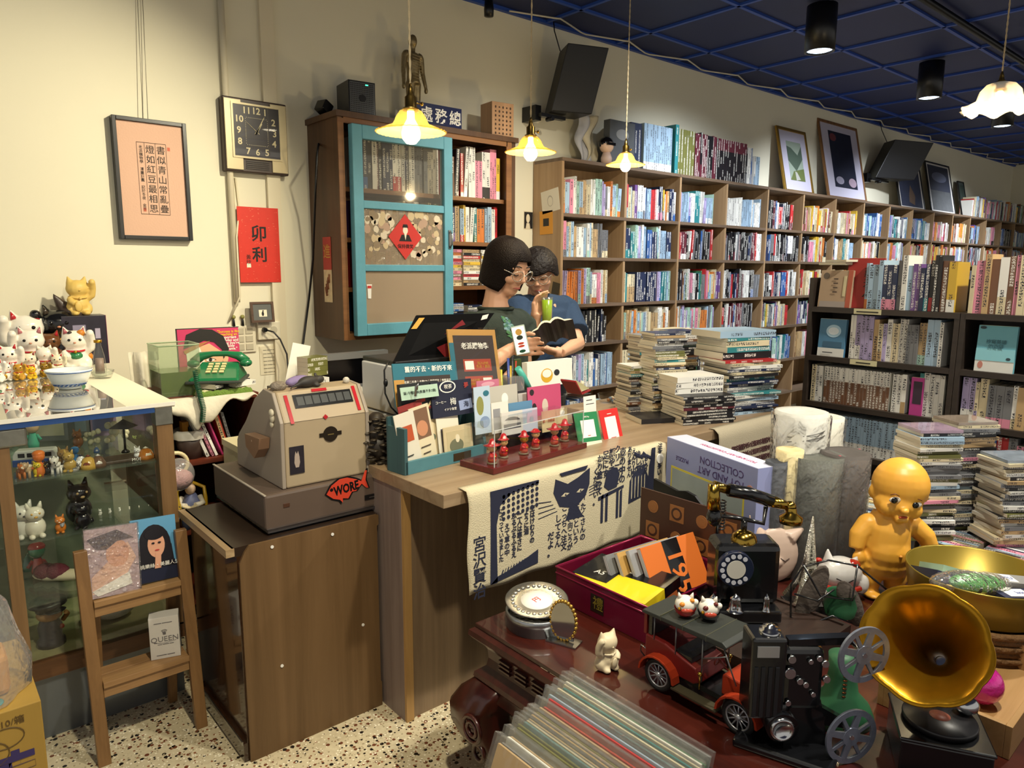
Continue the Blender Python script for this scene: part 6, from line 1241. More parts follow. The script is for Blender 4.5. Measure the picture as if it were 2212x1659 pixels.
rcard('cream card with red border and small bird sketch', .088, .05, .095, .185, '#e3d2aa', [(bx_(0, .06, 0, 1), '#a8322c'), (bx_(0, 1, .95, 1), '#a8322c'), (ell(.66, .72, .12, .09), '#7a6a3a'), (ell(.35, .35, .14, .06), '#6a6f5a')], [('Carmen', .020, '#b5402c', .42, .84), ('Street', .014, '#3a2a20', .4, .06)], tilt=-.12)
rcard('white card with black ticket print standing in the teal rack', .128, .035, .085, .135, '#e4ddc8', [(bx_(.15, .9, .15, .66), '#4a4448')], [('LESIONE', .017, '#1a1a1a', .52, .5)], tilt=-.04)
rcard('pale envelope card with pencil sketch at the front of the teal rack', .136, .018, .115, .095, '#c9b893', [(bx_(.1, .92, .1, .85), '#bfb08a'), (ell(.42, .38, .24, .22), '#6f7058'), (ell(.46, .6, .07, .13), '#dcd2b4')], tilt=.0)
cards = [(1028, 1062, 940, 838, 1.86, '#b8c9d8', 'tall pale blue card with leaf print behind the gods of wealth', [('print', ell(.35, .6, .22, .2), pm_('#8a8a4a')), ('print', ell(.75, .85, .18, .06), teal), ('print', ell(.6, .25, .3, .12), pm_('#8095b5'))]),
 (1048, 1118, 880, 838, 1.93, '#bdb8ac', 'grey card with a white cat curl in the clear stand', [('print', ell(.6, .3, .1, .3), white)]), (1142, 1212, 902, 838, 1.90, '#c04a70', 'pink card with two small faces in the clear stand', [('print', ell(.18, .25, .07, .2), pm_('#2a2024')), ('print', ell(.5, .3, .09, .25), pm_('#cfc0b0')), ('print', ell(.12, .82, .06, .1), pm_('#2a2024'))]),
 (1085, 1130, 945, 893, 1.86, '#d8d4cc', 'white postcard with black arched gate print', [('print', ell(.5, .62, .36, .16, 12, 0, PI), pm_('#2a2a2e')), ('print', [(.1, .3), (.9, .3), (.9, .5), (.1, .5)], pm_('#55555c'))]), (1172, 1226, 935, 890, 1.85, '#cdb98c', 'cream card with red brush lettering in the clear stand', [('print', ell(.8, .8, .1, .12), white)]),
 (1100, 1150, 902, 872, 1.90, '#5a86a8', 'blue sea postcard in the clear stand', [('print', [(0, 0), (1, 0), (1, .4), (0, .3)], pm_('#cfd8d8'))]), (1064, 1100, 938, 872, 1.88, '#dedad0', 'white folded card second in the clear stand', [('print', [(.1, .1), (.5, .1), (.5, .8), (.1, .8)], pm_('#8f8f92'))]), (1128, 1162, 935, 886, 1.865, '#c5cada', 'pale lilac bookmark card in the clear stand', []), (1030, 1078, 842, 824, 1.97, '#c4708a', 'pink blossom postcard sticking up behind the stand', [('print', ell(.5, .5, .3, .3), pm_('#d9a0b0'))]), (1116, 1142, 880, 846, 1.935, '#2c2c30', 'black photo card beside the grey cat card', [('print', [(.15, .15), (.85, .15), (.85, .85), (.15, .85)], pm_('#c9c6c0'))])]
for px0, px1, pb, pt, Y, c, lab, its in cards: lean_card('postcard', lab, px0, px1, pb, pt, Y, pm_(c), .08, 'card', 'cards in the clear stand', items=its, th=.003)
text('第一次跨境', .012, bpy.data.objects[[o_.name for o_ in bpy.data.objects if o_.name.startswith('postcard') and o_.parent is None][4]], rust, (.03, -.004, .04))
acr = glass('acrylic_thin', (.985, .99, .99), .02, .7)
a, b = onz(1035, 965, CZ), onz(1235, 935, CZ); t = thing('clear_card_stand', 'clear acrylic tiered stand holding postcards', 'card stand', (a.x, 1.80, CZ + .0005)); w = b.x - a.x
for y, z0, z1 in ((.05, 0, .06), (.095, .0, .10), (.15, 0, .145)): boxes('tier', acr, t, [(0, w, y, y + .003, z0 + .004, z1)])
boxes('base', acr, t, [(0, w, .0, .2, 0, .004)])
A_, B_, D_ = onz(1066, 1027, CZ), onz(1268, 968, CZ), onz(1034, 1000, CZ); yaw = math.atan2(B_.y - A_.y, B_.x - A_.x); w = (B_ - A_).length; d = (D_ - A_).length
mah = wood('mahogany_base', '#6a1c1c', '#471012', 'x', 6, .25, coat=.4)
t = thing('figurine_case', 'clear case with mahogany base showing six red figurines', 'display case', A_ + Vector((0, 0, .0005)), yaw); boxes('base', mah, t, [(0, w, 0, d, 0, .02)], bev=.002); ch = .115
for q in ((.012, w - .012, .008, .010), (.012, w - .012, d - .01, d - .008)): boxes('acrylic_side', acr, t, [(*q, .02, .02 + ch)])
boxes('acrylic_side', acr, t, [(.012, .014, .010, d - .01, .02, .02 + ch)]); boxes('acrylic_side', acr, t, [(w - .014, w - .012, .010, d - .01, .02, .02 + ch)]); boxes('acrylic_top', acr, t, [(.012, w - .012, .008, d - .008, .02 + ch, .022 + ch)])
m = MB();
for p_, q_ in (((.013, .009), (.013, .009)), ((w - .013, .009),) * 2): m.bx(p_[0] - .0012, p_[0] + .0012, p_[1] - .0012, p_[1] + .0012, .02, .02 + ch)
m.bx(.012, w - .012, .0075, .0095, .02 + ch, .0225 + ch); m.build('acrylic_edge', glass('acrylic_edge', (.9, .95, .95), .05, 2, .5), t)
R1 = Matrix.Translation(t.location) @ Matrix.Rotation(yaw, 4, 'Z'); rf = glaze('#b01c1e', 'figred'); fs = M('figure_skin', '#d2a56a', .35)
labs = ('fortune figurine with wide hat, nearest the teal rack', 'fortune figurine with black hair wings, second in the case', 'golden-headed fortune figurine, third in the case', 'fortune figurine with flat hat, fourth in the case', 'fortune figurine with round hat, fifth in the case', 'fortune figurine with wide hat, nearest the green sign')
for k in range(6):
 tt = thing('fortune_figurine', 'red-robed ' + labs[k], 'figurine', R1 @ Vector((.04 + (w - .08) * k / 5, d * (.35 + .12 * (k % 2) - (.05 if k == 0 else 0)), .0205)), yaw + .1, 'red fortune figurines');
 m = MB(); m.lathe([(0, 0), (.0165, 0), (.017, .005), (0, .006)], 16); m.build('base', M('fig_base', '#6d5a44', .5), tt); m = MB(); m.lathe([(0, .005), (.013, .006), (.0145, .014), (.010, .034), (.006, .04), (0, .04)], 14)
 for s_ in (-1, 1): m.tube([(s_ * .008, 0, .034), (s_ * .0135, -.005, .025), (s_ * .003, -.012, .024)], .0042, 6)
 m.build('robe', rf, tt); m = MB(); m.ball((0, -.012, .024), .004, 8); m.lathe([(.0145, .0125), (.0147, .0145)], 12); m.build('gold_trim', gold, tt)
 m = MB(); m.ball((0, -.001, .053), (.0155, .0145, .0145), 14); m.build('head', gold if k == 2 else fs, tt); m = MB(); m.lathe([(.0, .082 if k != 3 else .072), (.008, .078 if k != 3 else .07), (.012, .066), (.0155, .062), (.0245 if k in (0, 4, 5) else .017, .0605), (.0, .06)], 18, wob=lambda u, r, z: 1 + (.25 if r > .016 else 0) * abs(math.cos(2 * PI * u)))
 m.build('hat', rf, tt); m = MB()
 for s_ in (-1, 1): m.ball((s_ * .005, -.0148, .054), (.0018, .001, .0022), 6)
 if k == 1:
  for s_ in (-1, 1): m.ball((s_ * .018, 0, .055), (.007, .004, .004), 8)
 m.ball((0, .003, .058), (.0152, .0125, .008), 10); m.build('hair', eyeblk, tt)
def stand(label, q, c, Y0, Y1, foot, txt_):
 t, w, h = sign('payment_sign', label, q, Y0, Y1); boxes('card', pm_(c), t, [(0, w, 0, .003, h * foot, h)], bev=.001)
 boxes('foot_card', pm_('#d4d6c0'), t, [(0, w, 0, .004, 0, h * foot)]) if foot else None
 boxes('blank_panel', white, t, [(w * .22, w * .80, -.001, 0, h * (foot + .12), h * .78)], bev=.0); boxes('acrylic', acr, t, [(-.003, w + .003, .004, .006, 0, h)]); text(txt_[0], .008, t, white, (w * .5, -.0012, h * .87)); text(txt_[1], .007, t, pm_('#c2342c'), (w * .5, -.0016, h * (foot + .18)))
stand('green payment card standing on the counter beside the figurine case', ((1244, 893), (1294, 887), (1302, 962), (1252, 970)), '#1c7a48', 1.74, 1.78, .16, ('LINE Pay', '▬▬'))
stand('red payment card standing beside the green one', ((1295, 887), (1330, 882), (1348, 953), (1308, 962)), '#c8201c', 1.76, 1.80, .0, ('▬▬▬', '▬▬▬▬'))
t = thing('paper_sheet', 'white printed sheet standing behind the green payment card', 'paper', ony(1262, 905, 1.86), rot=(-.08, 0, 0)); boxes('sheet', white, t, [(0, .068, 0, .001, 0, .085)]); text('▬▬▬▬', .008, t, ink, (.03, -.0008, .07)); text('▬▬▬ ▬▬▬▬', .006, t, ink, (.034, -.0008, .055))
P = ony(1106, 832, 2.02); t = thing('pen_cup', 'clear grey cup crammed with pens and scissors behind the cards', 'pen holder', (P.x, P.y, CZ + .0005)); hz_ = P.z - CZ; boxes('cup', glass('smoky_acrylic', (.7, .72, .75), .05, 1.5, .2), t, [(-.035, .035, -.03, .03, 0, hz_ + .035)])
for k, (x, l_, c) in enumerate(((-.02, .105, '#1f3a8a'), (-.01, .075, '#c9a22c'), (.0, .11, '#20242a'), (.012, .09, '#b03a2c'), (.02, .08, '#e0dcd0'), (-.026, .06, '#d8d23c'))): m = MB(); m.tube([(x, -.01 + .006 * k, .01), (x * 1.6, -.015 + .006 * k, hz_ + l_)], .0048, 8); m.build('pen', M('pen_' + c[1:], c, .3), t)
m = MB(); m.bx(.012, .045, .0, .012, hz_ * .5, hz_ + .095); m.build('olive_ruler', M('olive_plastic', '#3d4a22', .4), t)
m = MB(); a = ony(1118, 795, 2.0); b = ony(1141, 838, 2.0); tag(m.tube([a, a.lerp(b, .5) + UZ * .006, b], [.012, .013, .014], 10).build('turquoise_stapler', M('turquoise', '#4fb0a0', .35)), 'turquoise stapler standing upright beside the pen cup', 'stapler')
lean_card('drawing_board', 'white board with a small cartoon drawing behind the pens', 1140, 1236, 840, 784, 2.08, white, .06, 'board', th=.03, items=[('print', ell(.42, .42, .13, .28), pm_('#d8a82c')), ('print', ell(.42, .5, .10, .16), white), ('print', ell(.64, .5, .06, .12), pm_('#23252c'))])
P = ony(1242, 845, 1.92); t = thing('book_ornament', 'small open-book ornament with cream puppy on the acrylic stand', 'ornament', (P.x, P.y, P.z), .2); m = MB(); m.prism([(-.045, .045), (-.04, .048), (0, .0), (.055, .006), (.055, .010), (.0, .007)], -.03, .03, ax='y'); m.build('pages', M('orn_page', '#d8d2a8', .5), t, bev=.002); m = MB(); m.prism([(-.05, .05), (-.046, .05), (0, -.005), (.06, .002), (.06, -.003), (0, -.010), (-.05, .044)], -.034, .034, ax='y'); m.build('cover', M('orn_cover', '#9a2a2c', .4), t); m = MB(); m.prism([(-.038, .046), (-.004, .01), (-.001, .012), (-.034, .05)], -.028, .026, ax='y'); m.build('blue_page', M('orn_blue', '#a9c8d4', .5), t)
m = MB(); m.ball((.025, -.005, .016), (.016, .011, .009)); m.ball((.036, -.01, .028), (.009, .008, .009)); m.ball((.03, -.008, .034), (.003, .003, .006)); m.build('puppy', M('puppy_white', '#d6cdb4'), t)
t2 = thing('acrylic_pillar', 'clear acrylic pillar carrying the open-book ornament', 'stand', (P.x, P.y, CZ + .0005)); boxes('pillar', acr, t2, [(-.035, .06, -.03, .03, 0, P.z - CZ - .012)])
P = onz(1338, 872, CZ); t = thing('clear_tray', 'clear plastic tray of trinkets beside the disc stacks', 'tray', (P.x, P.y + .05, CZ + .0005)); m = MB(); m.lathe([(0, .002), (.055, .002), (.065, .04), (.068, .04), (.058, 0), (0, 0)], 24); m.build('tray', acr, t); m = MB(); rr = random.Random(4)
for k in range(12): m.ball((rr.uniform(-.035, .035), rr.uniform(-.035, .035), .012), rr.uniform(.007, .012), 6, m=k % 3)
m.build('trinkets', [M('trk_a', '#8a5a2c', .4), M('trk_b', '#5a6a7a', .3), M('trk_c', '#b0a48c', .4)], t)
P = onz(822, 1000, CZ); t = thing('scaly_sculpture', 'dark brown sculpture covered in coin-like scales beside the register', 'sculpture', (P.x + .005, P.y + .03, CZ + .0005)); m = MB(); rr = random.Random(6)
m.ball((0, .0, .05), (.045, .05, .05)); m.ball((0, 0, .10), (.04, .042, .05)); m.ball((.0, -.0, .135), (.03, .032, .03)); m.build('body', M('toad_brown', '#2f271f', .5), t); m = MB()
for k in range(150):
 a, z = rr.uniform(0, 6.28), rr.uniform(.005, .15); r_ = .052 if z < .08 else .052 - (z - .08) * .3; m.ball((math.cos(a) * r_, math.sin(a) * r_, z), (.012, .012, .004), 7)
m.build('scales', M('toad_scale', '#3b3226', .45), t)
rs = random.Random(31)
def px_stack(name, px, py, top, rz, L_, Wd, tr, mix, lab, cat, group, z0=CZ + .0006, back=0.0, **kw):
 P = onz(px, py, z0); P = Vector((P.x, P.y, z0)) + Vector((math.sin(YAW), math.cos(YAW), 0)) * (Wd * .5 + back); n = max(2, int(round((ony(px, top, onz(px, py, z0).y).z - z0) / ((tr[0] + tr[1]) / 2))))
 return stack(name, P, rz, n, L_, Wd, tr, mix, rs, lab, cat, group, **kw)
MIX['disc'] = ['black', 'black', 'grey', 'tan', 'cream', 'white', 'navy', 'teal', 'olive', 'brown', 'grey']; MIX['discl'] = ['white', 'grey', 'tan', 'cream', 'black', 'pale blue', 'olive', 'pink', 'white', 'black', 'grey']
DG = 'disc cases on the counter'
px_stack('disc_case', 1378, 888, 792, -.35, .14, .125, (.010, .0125), 'disc', '%s disc case, %s from the top of the low counter stack', 'disc case', DG, pages=False)
px_stack('disc_case', 1432, 896, 722, -.35, .15, .13, (.010, .0125), 'disc', '%s disc case, %s from the top of the tall counter stack', 'disc case', DG, pages=False)
px_stack('disc_case', 1408, 866, 728, -.3, .14, .125, (.011, .0135), 'disc', '%s disc case, %s from the top of the stack behind the low one', 'disc case', DG, back=.14, pages=False)
px_stack('disc_case', 1478, 872, 722, -.3, .14, .125, (.011, .0135), 'disc', '%s disc case, %s from the top of the stack behind the tall one', 'disc case', DG, back=.10, pages=False)
BG = 'books piled on the counter'
flat('book', (onz(1440, 915, CZ).x + .03, onz(1440, 915, CZ).y + .08, CZ + .0006), -.42, .21, .15, .020, 'black', rs, 'black paperback lying alone before the counter stacks', 'book', None, char=.012)
MIX['bk'] = ['black', 'black', 'black', 'black', 'maroon', 'black']; MIX['bk2'] = ['navy', 'white', 'cream', 'orange', 'grey', 'pale blue', 'black', 'red', 'teal', 'white']
z = px_stack('book', 1520, 918, 855, -.38, .24, .18, (.011, .014), 'bk', '%s paperback, %s from the top of the black-spined pile', 'book', BG, back=.02, jit=.006)
P = onz(1510, 915, CZ);
for k in range(3): flat('book', (P.x + .08, P.y + .115, z + .0005 + .024 * k), -.40 + .03 * k, .23, .165, .0232, 'white', rs, 'thick white paperback, %s on the black-spined pile' % ('top' if k == 2 else 'bottom' if k == 0 else 'middle'), 'book', BG, char=.012)
z = px_stack('magazine', 1622, 905, 790, -.30, .28, .20, (.009, .016), 'bk2', '%s magazine, %s from the top of the mixed pile', 'magazine', BG, back=.10, jit=.018, rj=.12)
P = onz(1622, 905, CZ); C_ = (P.x + .13, P.y + .19)
for k, (c, th_, L_) in enumerate((('black', .03, .27), ('teal', .024, .25), ('cream', .026, .24), ('teal', .014, .25), ('pale blue', .03, .31))):
 flat('hardback', (C_[0], C_[1], z + .0006), -.3 + .06 * (k % 2), L_, .2, th_ - .0008, c, rs, '%s hardback, %s from the bottom atop the mixed pile' % (c, ORD[k]), 'book', BG, char=.013); z += th_
clo = M('natural_cotton', '#c8bd9f', .95, bump=.35, bscale=300); ind = M('indigo_print', '#1d2138', .9)
x0, x1 = ony(1003, 1100, 1.59).x, ony(1431, 1000, 1.59).x; zb = ony(1009, 1283, 1.59).z
t = thing('woodcut_cloth', 'cream cotton cloth with indigo woodcut of a cat, jug and door', 'cloth', (x0, 1.586, CZ)); w = x1 - x0; h = CZ - zb
def hang(u, v):
 z = .0035 - v * (h + .035) + .035
 if v < .1: return (w * u, .035 - .36 * v, .004)
 k = (v - .1) / .9; return (w * u + .004 * math.sin(k * 8 + u * 3), -.0055 - .0065 * min(1, k * 12) - .0012 * math.sin(k * 3) * (1 + math.sin(u * 17)) * .5, .002 - h * k + .004 * math.sin(u * 30) * k)
sheet('cloth', t, hang, 60, 20, clo, .0012)
def cp_(nm, pts, mt=ind, e=.0): m = MB(); m.prism([(x * w, -h * (1 - z)) for x, z in pts], -.0152 - e * .5, -.0125, ax='y'); m.build(nm, mt, t)
def stroke(pts, r, mt=ind, n=6): m = MB(); m.tube([(x * w, -.0142, -h * (1 - z)) for x, z in pts], r, n, m=0); o_ = m.build('woodcut', mt, t); o_.scale = (1, .25, 1); o_.location.y = -.0108
cp_('woodcut', [(.09, .04), (.12, .04), (.115, .62), (.13, .80), (.18, .9), (.30, .93), (.30, .96), (.09, .96)]); cp_('woodcut', [(.09, .04), (.30, .10), (.30, .24), (.26, .2), (.22, .17), (.16, .12), (.12, .10)])
m = MB()
for c in range(8):
 for r_ in range(5): m.prism([(a * w, -h * (1 - b)) for a, b in ell(.145 + c * .021, .88 - r_ * .055 + .012 * c * .6, .0065, .02, 10)], -.0152, -.0125, ax='y')
m.build('seed_pattern', ind, t)
cp_('woodcut', [(.40, .62), (.37, .78), (.38, .92), (.44, .84), (.49, .88), (.55, .95), (.55, .78), (.53, .66), (.49, .58), (.52, .44), (.43, .45), (.45, .58)]); cp_('woodcut', [(.40, .97), (.54, .985), (.53, .945), (.41, .935)])
for x in (.425, .50): cp_('woodcut_eye', [(x - .018, .725), (x, .755), (x + .022, .74), (x + .002, .715)], clo, .0012); cp_('woodcut', [(x - .002, .722), (x + .004, .75), (x + .008, .722)], ind, .002)
stroke([(.455, .66), (.47, .68), (.485, .67), (.47, .64), (.475, .62), (.50, .63)], .0022, clo)
for k in range(4): stroke([(.36 + .01 * k, .70 - .04 * k), (.30, .72 - .055 * k)], .0016); stroke([(.55, .74 - .03 * k), (.61, .78 - .035 * k)], .0016)
cp_('woodcut', [(.63, .70), (.645, .86), (.68, .89), (.70, .88), (.715, .80), (.70, .66), (.655, .645)]); stroke([(.705, .84), (.725, .86), (.73, .8), (.715, .74)], .003); cp_('woodcut', [(.60, .60), (.74, .66), (.74, .63), (.60, .56)])
for x in (.615, .64, .70, .72): cp_('woodcut', [(x, .3), (x + .012, .3), (x + .012, .62), (x, .6)])
cp_('woodcut', [(.77, .42), (.88, .47), (.885, .68), (.87, .76), (.84, .79), (.80, .77), (.775, .68)]);
for k in range(5): cp_('woodcut_gap', [(.785 + .019 * k, .47), (.789 + .019 * k, .47), (.789 + .019 * k, .72), (.785 + .019 * k, .70)], clo, .0012)
cp_('woodcut', [(.88, .47), (.92, .47), (.925, 1.0), (.905, 1.0), (.90, .9), (.89, .8)]); stroke([(.905, .88), (.87, .93), (.83, .94), (.80, .99)], .006); stroke([(.87, .93), (.85, .98)], .004)
for x, s, sz, zc in ((.045, '宮沢賢治', .052, .24), (.135, 'にさっていきました', .020, .5), (.16, 'えて草の中', .022, .44), (.19, 'ぶるぶるふるえ', .022, .46), (.215, '二人は寒さに', .022, .48), (.245, 'ように泪', .022, .56), (.272, '空はけむりの', .022, .52), (.36, 'だよ。', .03, .24), (.395, 'してるん', .03, .36), (.425, 'こっちへ注文', .028, .38), (.455, 'のは、向こうが', .026, .38), (.485, '注文という', .030, .38), (.52, '「たくさんの', .028, .42), (.585, 'ください。', .028, .72), (.605, 'かり塗って', .030, .84), (.635, '足にす', .034, .94), (.67, '顔や手', .034, .95), (.70, 'クリームを', .030, .90), (.73, '壺の中の', .034, .88), (.77, 'ありません', .024, .90), (.795, 'えんりょは', .024, .87), (.82, '決して', .028, .88), (.845, 'さいご', .024, .86), (.87, 'お入りくだ', .022, .76), (.955, '注文の多い', .026, .84)):
 text(s, sz * .97, t, ind, (w * x, -.0146, -h * (1 - zc)), vertical=True, gap=.96, bold=.0003, ext=.0008)
text('山猫軒', .03, t, ind, (w * .828, -.0146, -h * .21), bold=.0005, ext=.001)
m = MB(); m.cyl((w * .955, -.012, -.045), (w * .955, -.017, -.045), .018, n=18); m.build('round_badge', white, t)
for k in range(14): stroke([(.13 + .012 * k, .05 + .006 * k), (.145 + .012 * k, .15 + .005 * k)], .0014 if k % 2 else .0022)
x0, x1 = ony(1546, 920, 1.59).x, ony(1697, 900, 1.59).x; t = thing('printed_cloth', 'grey linen cloth with rows of small lettering at the counter end', 'cloth', (x0, 1.586, CZ)); w = x1 - x0; h = .30
sheet('cloth', t, hang, 40, 14, M('grey_linen', '#a89e88', .95, bump=.3, bscale=300), .0012)
for k in range(5): text('旧町名地図案内所の記憶' * 2, .026, t, M('plum_print', '#4a2a2c', .9), (w * .5, -.0146, -.09 - .035 * k), bold=.0004, ext=.001, sx=.62)
# above the cabinets
KT = CAM_H + .68 * S_ + .0005
Yq = 3.50
def box_at(name, label, cat, px0, px1, pt, Y, z0, depth, mat, group=None, rz=0.0, bev=.002, part='body'):
 a, b = ony(px0, pt, Y), ony(px1, pt, Y); t = thing(name, label, cat, (a.x, Y, z0), rz, group); w, h = (b - a).length, (a.z + b.z) / 2 - z0
 boxes(part, mat, t, [(0, w, 0, depth, 0, h)], bev=bev); return t, w, h
t, w, h = box_at('cube_speaker', 'black cube speaker with silver grille on the wall cabinet', 'speaker', 752, 806, 176, Yq, KT, .17, blackpl, rz=-.12)
boxes('grille', M('grille_silver', '#5d5f61', .4, .6), t, [(.006, w - .006, -.004, 0, .008, h - .008)]); m = MB()
for i in range(14):
 for j in range(16): m.bx(.010 + i * (w - .02) / 14, .010 + (i + .6) * (w - .02) / 14, -.005, -.0038, .012 + j * (h - .022) / 16, .012 + (j + .6) * (h - .022) / 16)
m.build('grille_holes', blackpl, t); m = MB(); m.cyl((w / 2, -.004, h / 2), (w / 2, -.008, h / 2), .018, n=20); m.build('emblem', blackpl, t); boxes('status_light', M('led_green', '#3fe0a0', .4, em='#3fe0a0', es=3), t, [(w * .62, w * .72, -.006, -.004, h * .88, h * .91)])
t = thing('mini_speaker', 'tiny tilted black speaker at the cabinet corner', 'speaker', (ony(697, 248, 3.6).x, 3.62, KT), .4, rot=(0, .5, .3)); boxes('body', blackpl, t, [(-.03, .03, -.035, .035, .018, .075)], bev=.006)
A = ony(891, 74, 3.66); B = ony(893, 262, 3.66); hf = A.z - KT; t = thing('anatomy_figure', 'bronze acupuncture model of a man standing on the wall cabinet', 'statue', (A.x, 3.66, KT), .15); m = MB(); u = hf / 7.6
m.ball((0, 0, hf - .55 * u), (.36 * u, .42 * u, .55 * u)); m.tube([(0, 0, hf - 1 * u), (0, 0, hf - 1.4 * u)], .22 * u, 10); m.tube([(0, 0, hf - 1.5 * u), (0, 0, hf - 2.2 * u), (0, 0, hf - 3.2 * u), (0, 0, hf - 3.9 * u)], [.5 * u, .62 * u, .5 * u, .6 * u], 14)
for s in (-1, 1):
 m.ball((s * .75 * u, 0, hf - 1.65 * u), .3 * u); m.tube([(s * .5 * u, 0, hf - 1.5 * u), (s * .9 * u, 0, hf - 1.75 * u), (s * 1.05 * u, 0, hf - 2.9 * u), (s * 1.2 * u, -.2 * u, hf - 4.0 * u)], [.25 * u, .26 * u, .2 * u, .15 * u], 10); m.ball((s * 1.22 * u, -.22 * u, hf - 4.25 * u), (.14 * u, .2 * u, .3 * u))
 m.tube([(s * .32 * u, 0, hf - 3.8 * u), (s * .38 * u, 0, hf - 5.6 * u), (s * .4 * u, 0, .15 * u)], [.42 * u, .28 * u, .18 * u], 10); m.ball((s * .4 * u, -.25 * u, .12 * u), (.18 * u, .4 * u, .12 * u))
blob(m, 'body', M('bronze_figure', '#8a7a56', .35, .5, vary=.5, vscale=60), t, .006, 2); m = MB()
for k in range(9): m.tube([(-.5 * u, -.55 * u, hf - (1.75 + .22 * k) * u), (0, -.66 * u, hf - (1.82 + .22 * k) * u), (.5 * u, -.55 * u, hf - (1.75 + .22 * k) * u)], .02 * u, 4)
m.build('rib_lines', M('pale_lines', '#b0a27a', .5), t)
a, b = ony(893, 217, 3.5), ony(997, 236, 3.5); t = thing('enamel_sign', 'dark blue enamel office sign with three white characters', 'sign', (a.x, 3.5, KT)); w = b.x - a.x; h = b.z - KT; boxes('plate', M('enamel_blue', '#16204c', .3), t, [(0, w, 0, .006, 0, h)]);
for k, s in enumerate('處務總'): text(s, .085, t, white, (w * (.26 + .30 * k), -.001, h * .48), bold=.001)
t, w, h = box_at('wooden_box', 'plain wooden box with leaf holes on the cabinet top', 'box', 1063, 1106, 222, 3.52, KT, .13, wood('plain_ply', '#b98f68', '#a07a55', 'z', 5), rz=-.1); m = MB(); rr = random.Random(3)
for i in range(5):
 for j in range(7): x, z = w * (.16 + .17 * i), h * (.14 + .12 * j); m.ball((x, -.0006, z), (.006, .0012, .005 if (i + j) % 2 else .008), 7)
m.build('leaf_holes', M('hole_dark', '#3f2a1c', .7), t)
def wall_speaker(label, q, Y, lean):
 a, b, c, d = [ony(*p, Y) for p in q]; t = thing('wall_speaker', label, 'speaker', ((c.x + d.x) / 2, Y + .02, (c.z + d.z) / 2)); w = (b - a).length; h = (a.z + b.z - c.z - d.z) / 2; sh_ = ((a.x + b.x) - (c.x + d.x)) / 2
 m = MB(); m.X = Matrix.Rotation(-.35, 4, 'Z'); w2 = w * .72
 o = [(-w2 / 2, -.0), (w2 / 2, -.0), (w2 * .4, .2), (-w2 * .4, .2)]; A_ = [m.pt((x, y, 0)) for x, y in o]; B_ = [m.pt((x + sh_, y - .07, h)) for x, y in o]; m.skin(A_, B_, 0, False); m.face(A_[::-1]); m.face(B_); m.build('cabinet', M('speaker_black', '#101013', .45), t, bev=.006)
 m = MB(); A_ = [m.pt((x, -.004, z)) for x, z in ((-w2 * .45, .01), (w2 * .45, .01))]; m.v.clear(); boxes('bracket', blackpl, t, [(-w * .48, -w * .36, .14, .3, -.05, .045), (-w * .44, w * .1, .10, .14, -.03, -.008)]); m = MB(); m.cyl((-w * .3, .05, -.045), (-w * .3, .11, -.045), .014, n=12); m.build('bolt', blackpl, t); m = MB(); m.tube([(0, .12, h), (0.02, .2, h + .15), (.06, .26, h + .3)], .004, 5); m.build('cable', blackpl, t)
wall_speaker('large black wall speaker tilted beside the wooden box', ((1213, 99), (1307, 111), (1285, 246), (1193, 238)), 3.5, .1); wall_speaker('far black wall speaker between the leaning pictures', ((1925, 304), (1989, 312), (1966, 388), (1908, 384)), 3.5, .1)
t = thing('security_camera', 'small black security camera under the navy ceiling', 'camera', (ony(1056, 20, 3.6).x, 3.6, ony(1056, 20, 3.6).z)); m = MB(); m.lathe([(0, -.045), (.028, -.04), (.03, 0), (.024, .05), (0, .055)], 16); m.build('body', blackpl, t); m = MB(); m.tube([(0, 0, .05), (0, .03, ZC - t.location.z)], .012, 8); m.build('mount', blackpl, t)
BZ = BTOP + .0006
gilt = M('gilt_frame', '#a8843a', .3, .7); gwood = wood('gilt_wood', '#8a6238', '#5f3f20', 'z', 8)
def leaning(label, px0, px1, pt, fm, bm_, art, bdr, cat='picture', Y=None):
 Y = Y or BY + .10; a, b = ony(px0, pt, Y + .08), ony(px1, pt, Y + .08); w, h = b.x - a.x, a.z - BZ; t = thing('leaning_picture', label, cat, (ony(px0 + 8, pt + 140, Y).x, Y, BZ), rot=(-.22, 0, 0)); h /= math.cos(.22)
 boxes('frame', fm, t, [(0, bdr, 0, .02, 0, h), (w - bdr, w, 0, .02, 0, h), (bdr, w - bdr, 0, .02, 0, bdr), (bdr, w - bdr, 0, .02, h - bdr, h)], bev=.003); boxes('mat', bm_, t, [(bdr, w - bdr, .008, .015, bdr, h - bdr)])
 for k, (nm, pts, mt) in enumerate(art): m = MB(); m.prism([(x * w, z * h) for x, z in pts], .0075 - .0006 * (k + 1), .008, ax='y'); m.build(nm, mt, t)
 return t
rc = lambda a, b, c, d: [(a, c), (b, c), (b, d), (a, d)]
lav = pm_('#b9b4c4')
leaning('gilt framed mountain landscape leaning beside the maroon volumes', 1690, 1754, 268, gilt, lav, [('print', rc(.26, .76, .2, .8), pm_('#8f9c8c')), ('print', [(.26, .5), (.5, .35), (.76, .55), (.76, .75), (.6, .6), (.4, .7), (.26, .72)], pm_('#4a5a4c')), ('print', [(.26, .2), (.76, .2), (.76, .4), (.4, .34)], pm_('#5f6a3a')), ('print', [(.45, .2), (.6, .22), (.5, .33), (.44, .34)], pm_('#a9a8a0'))], .03)
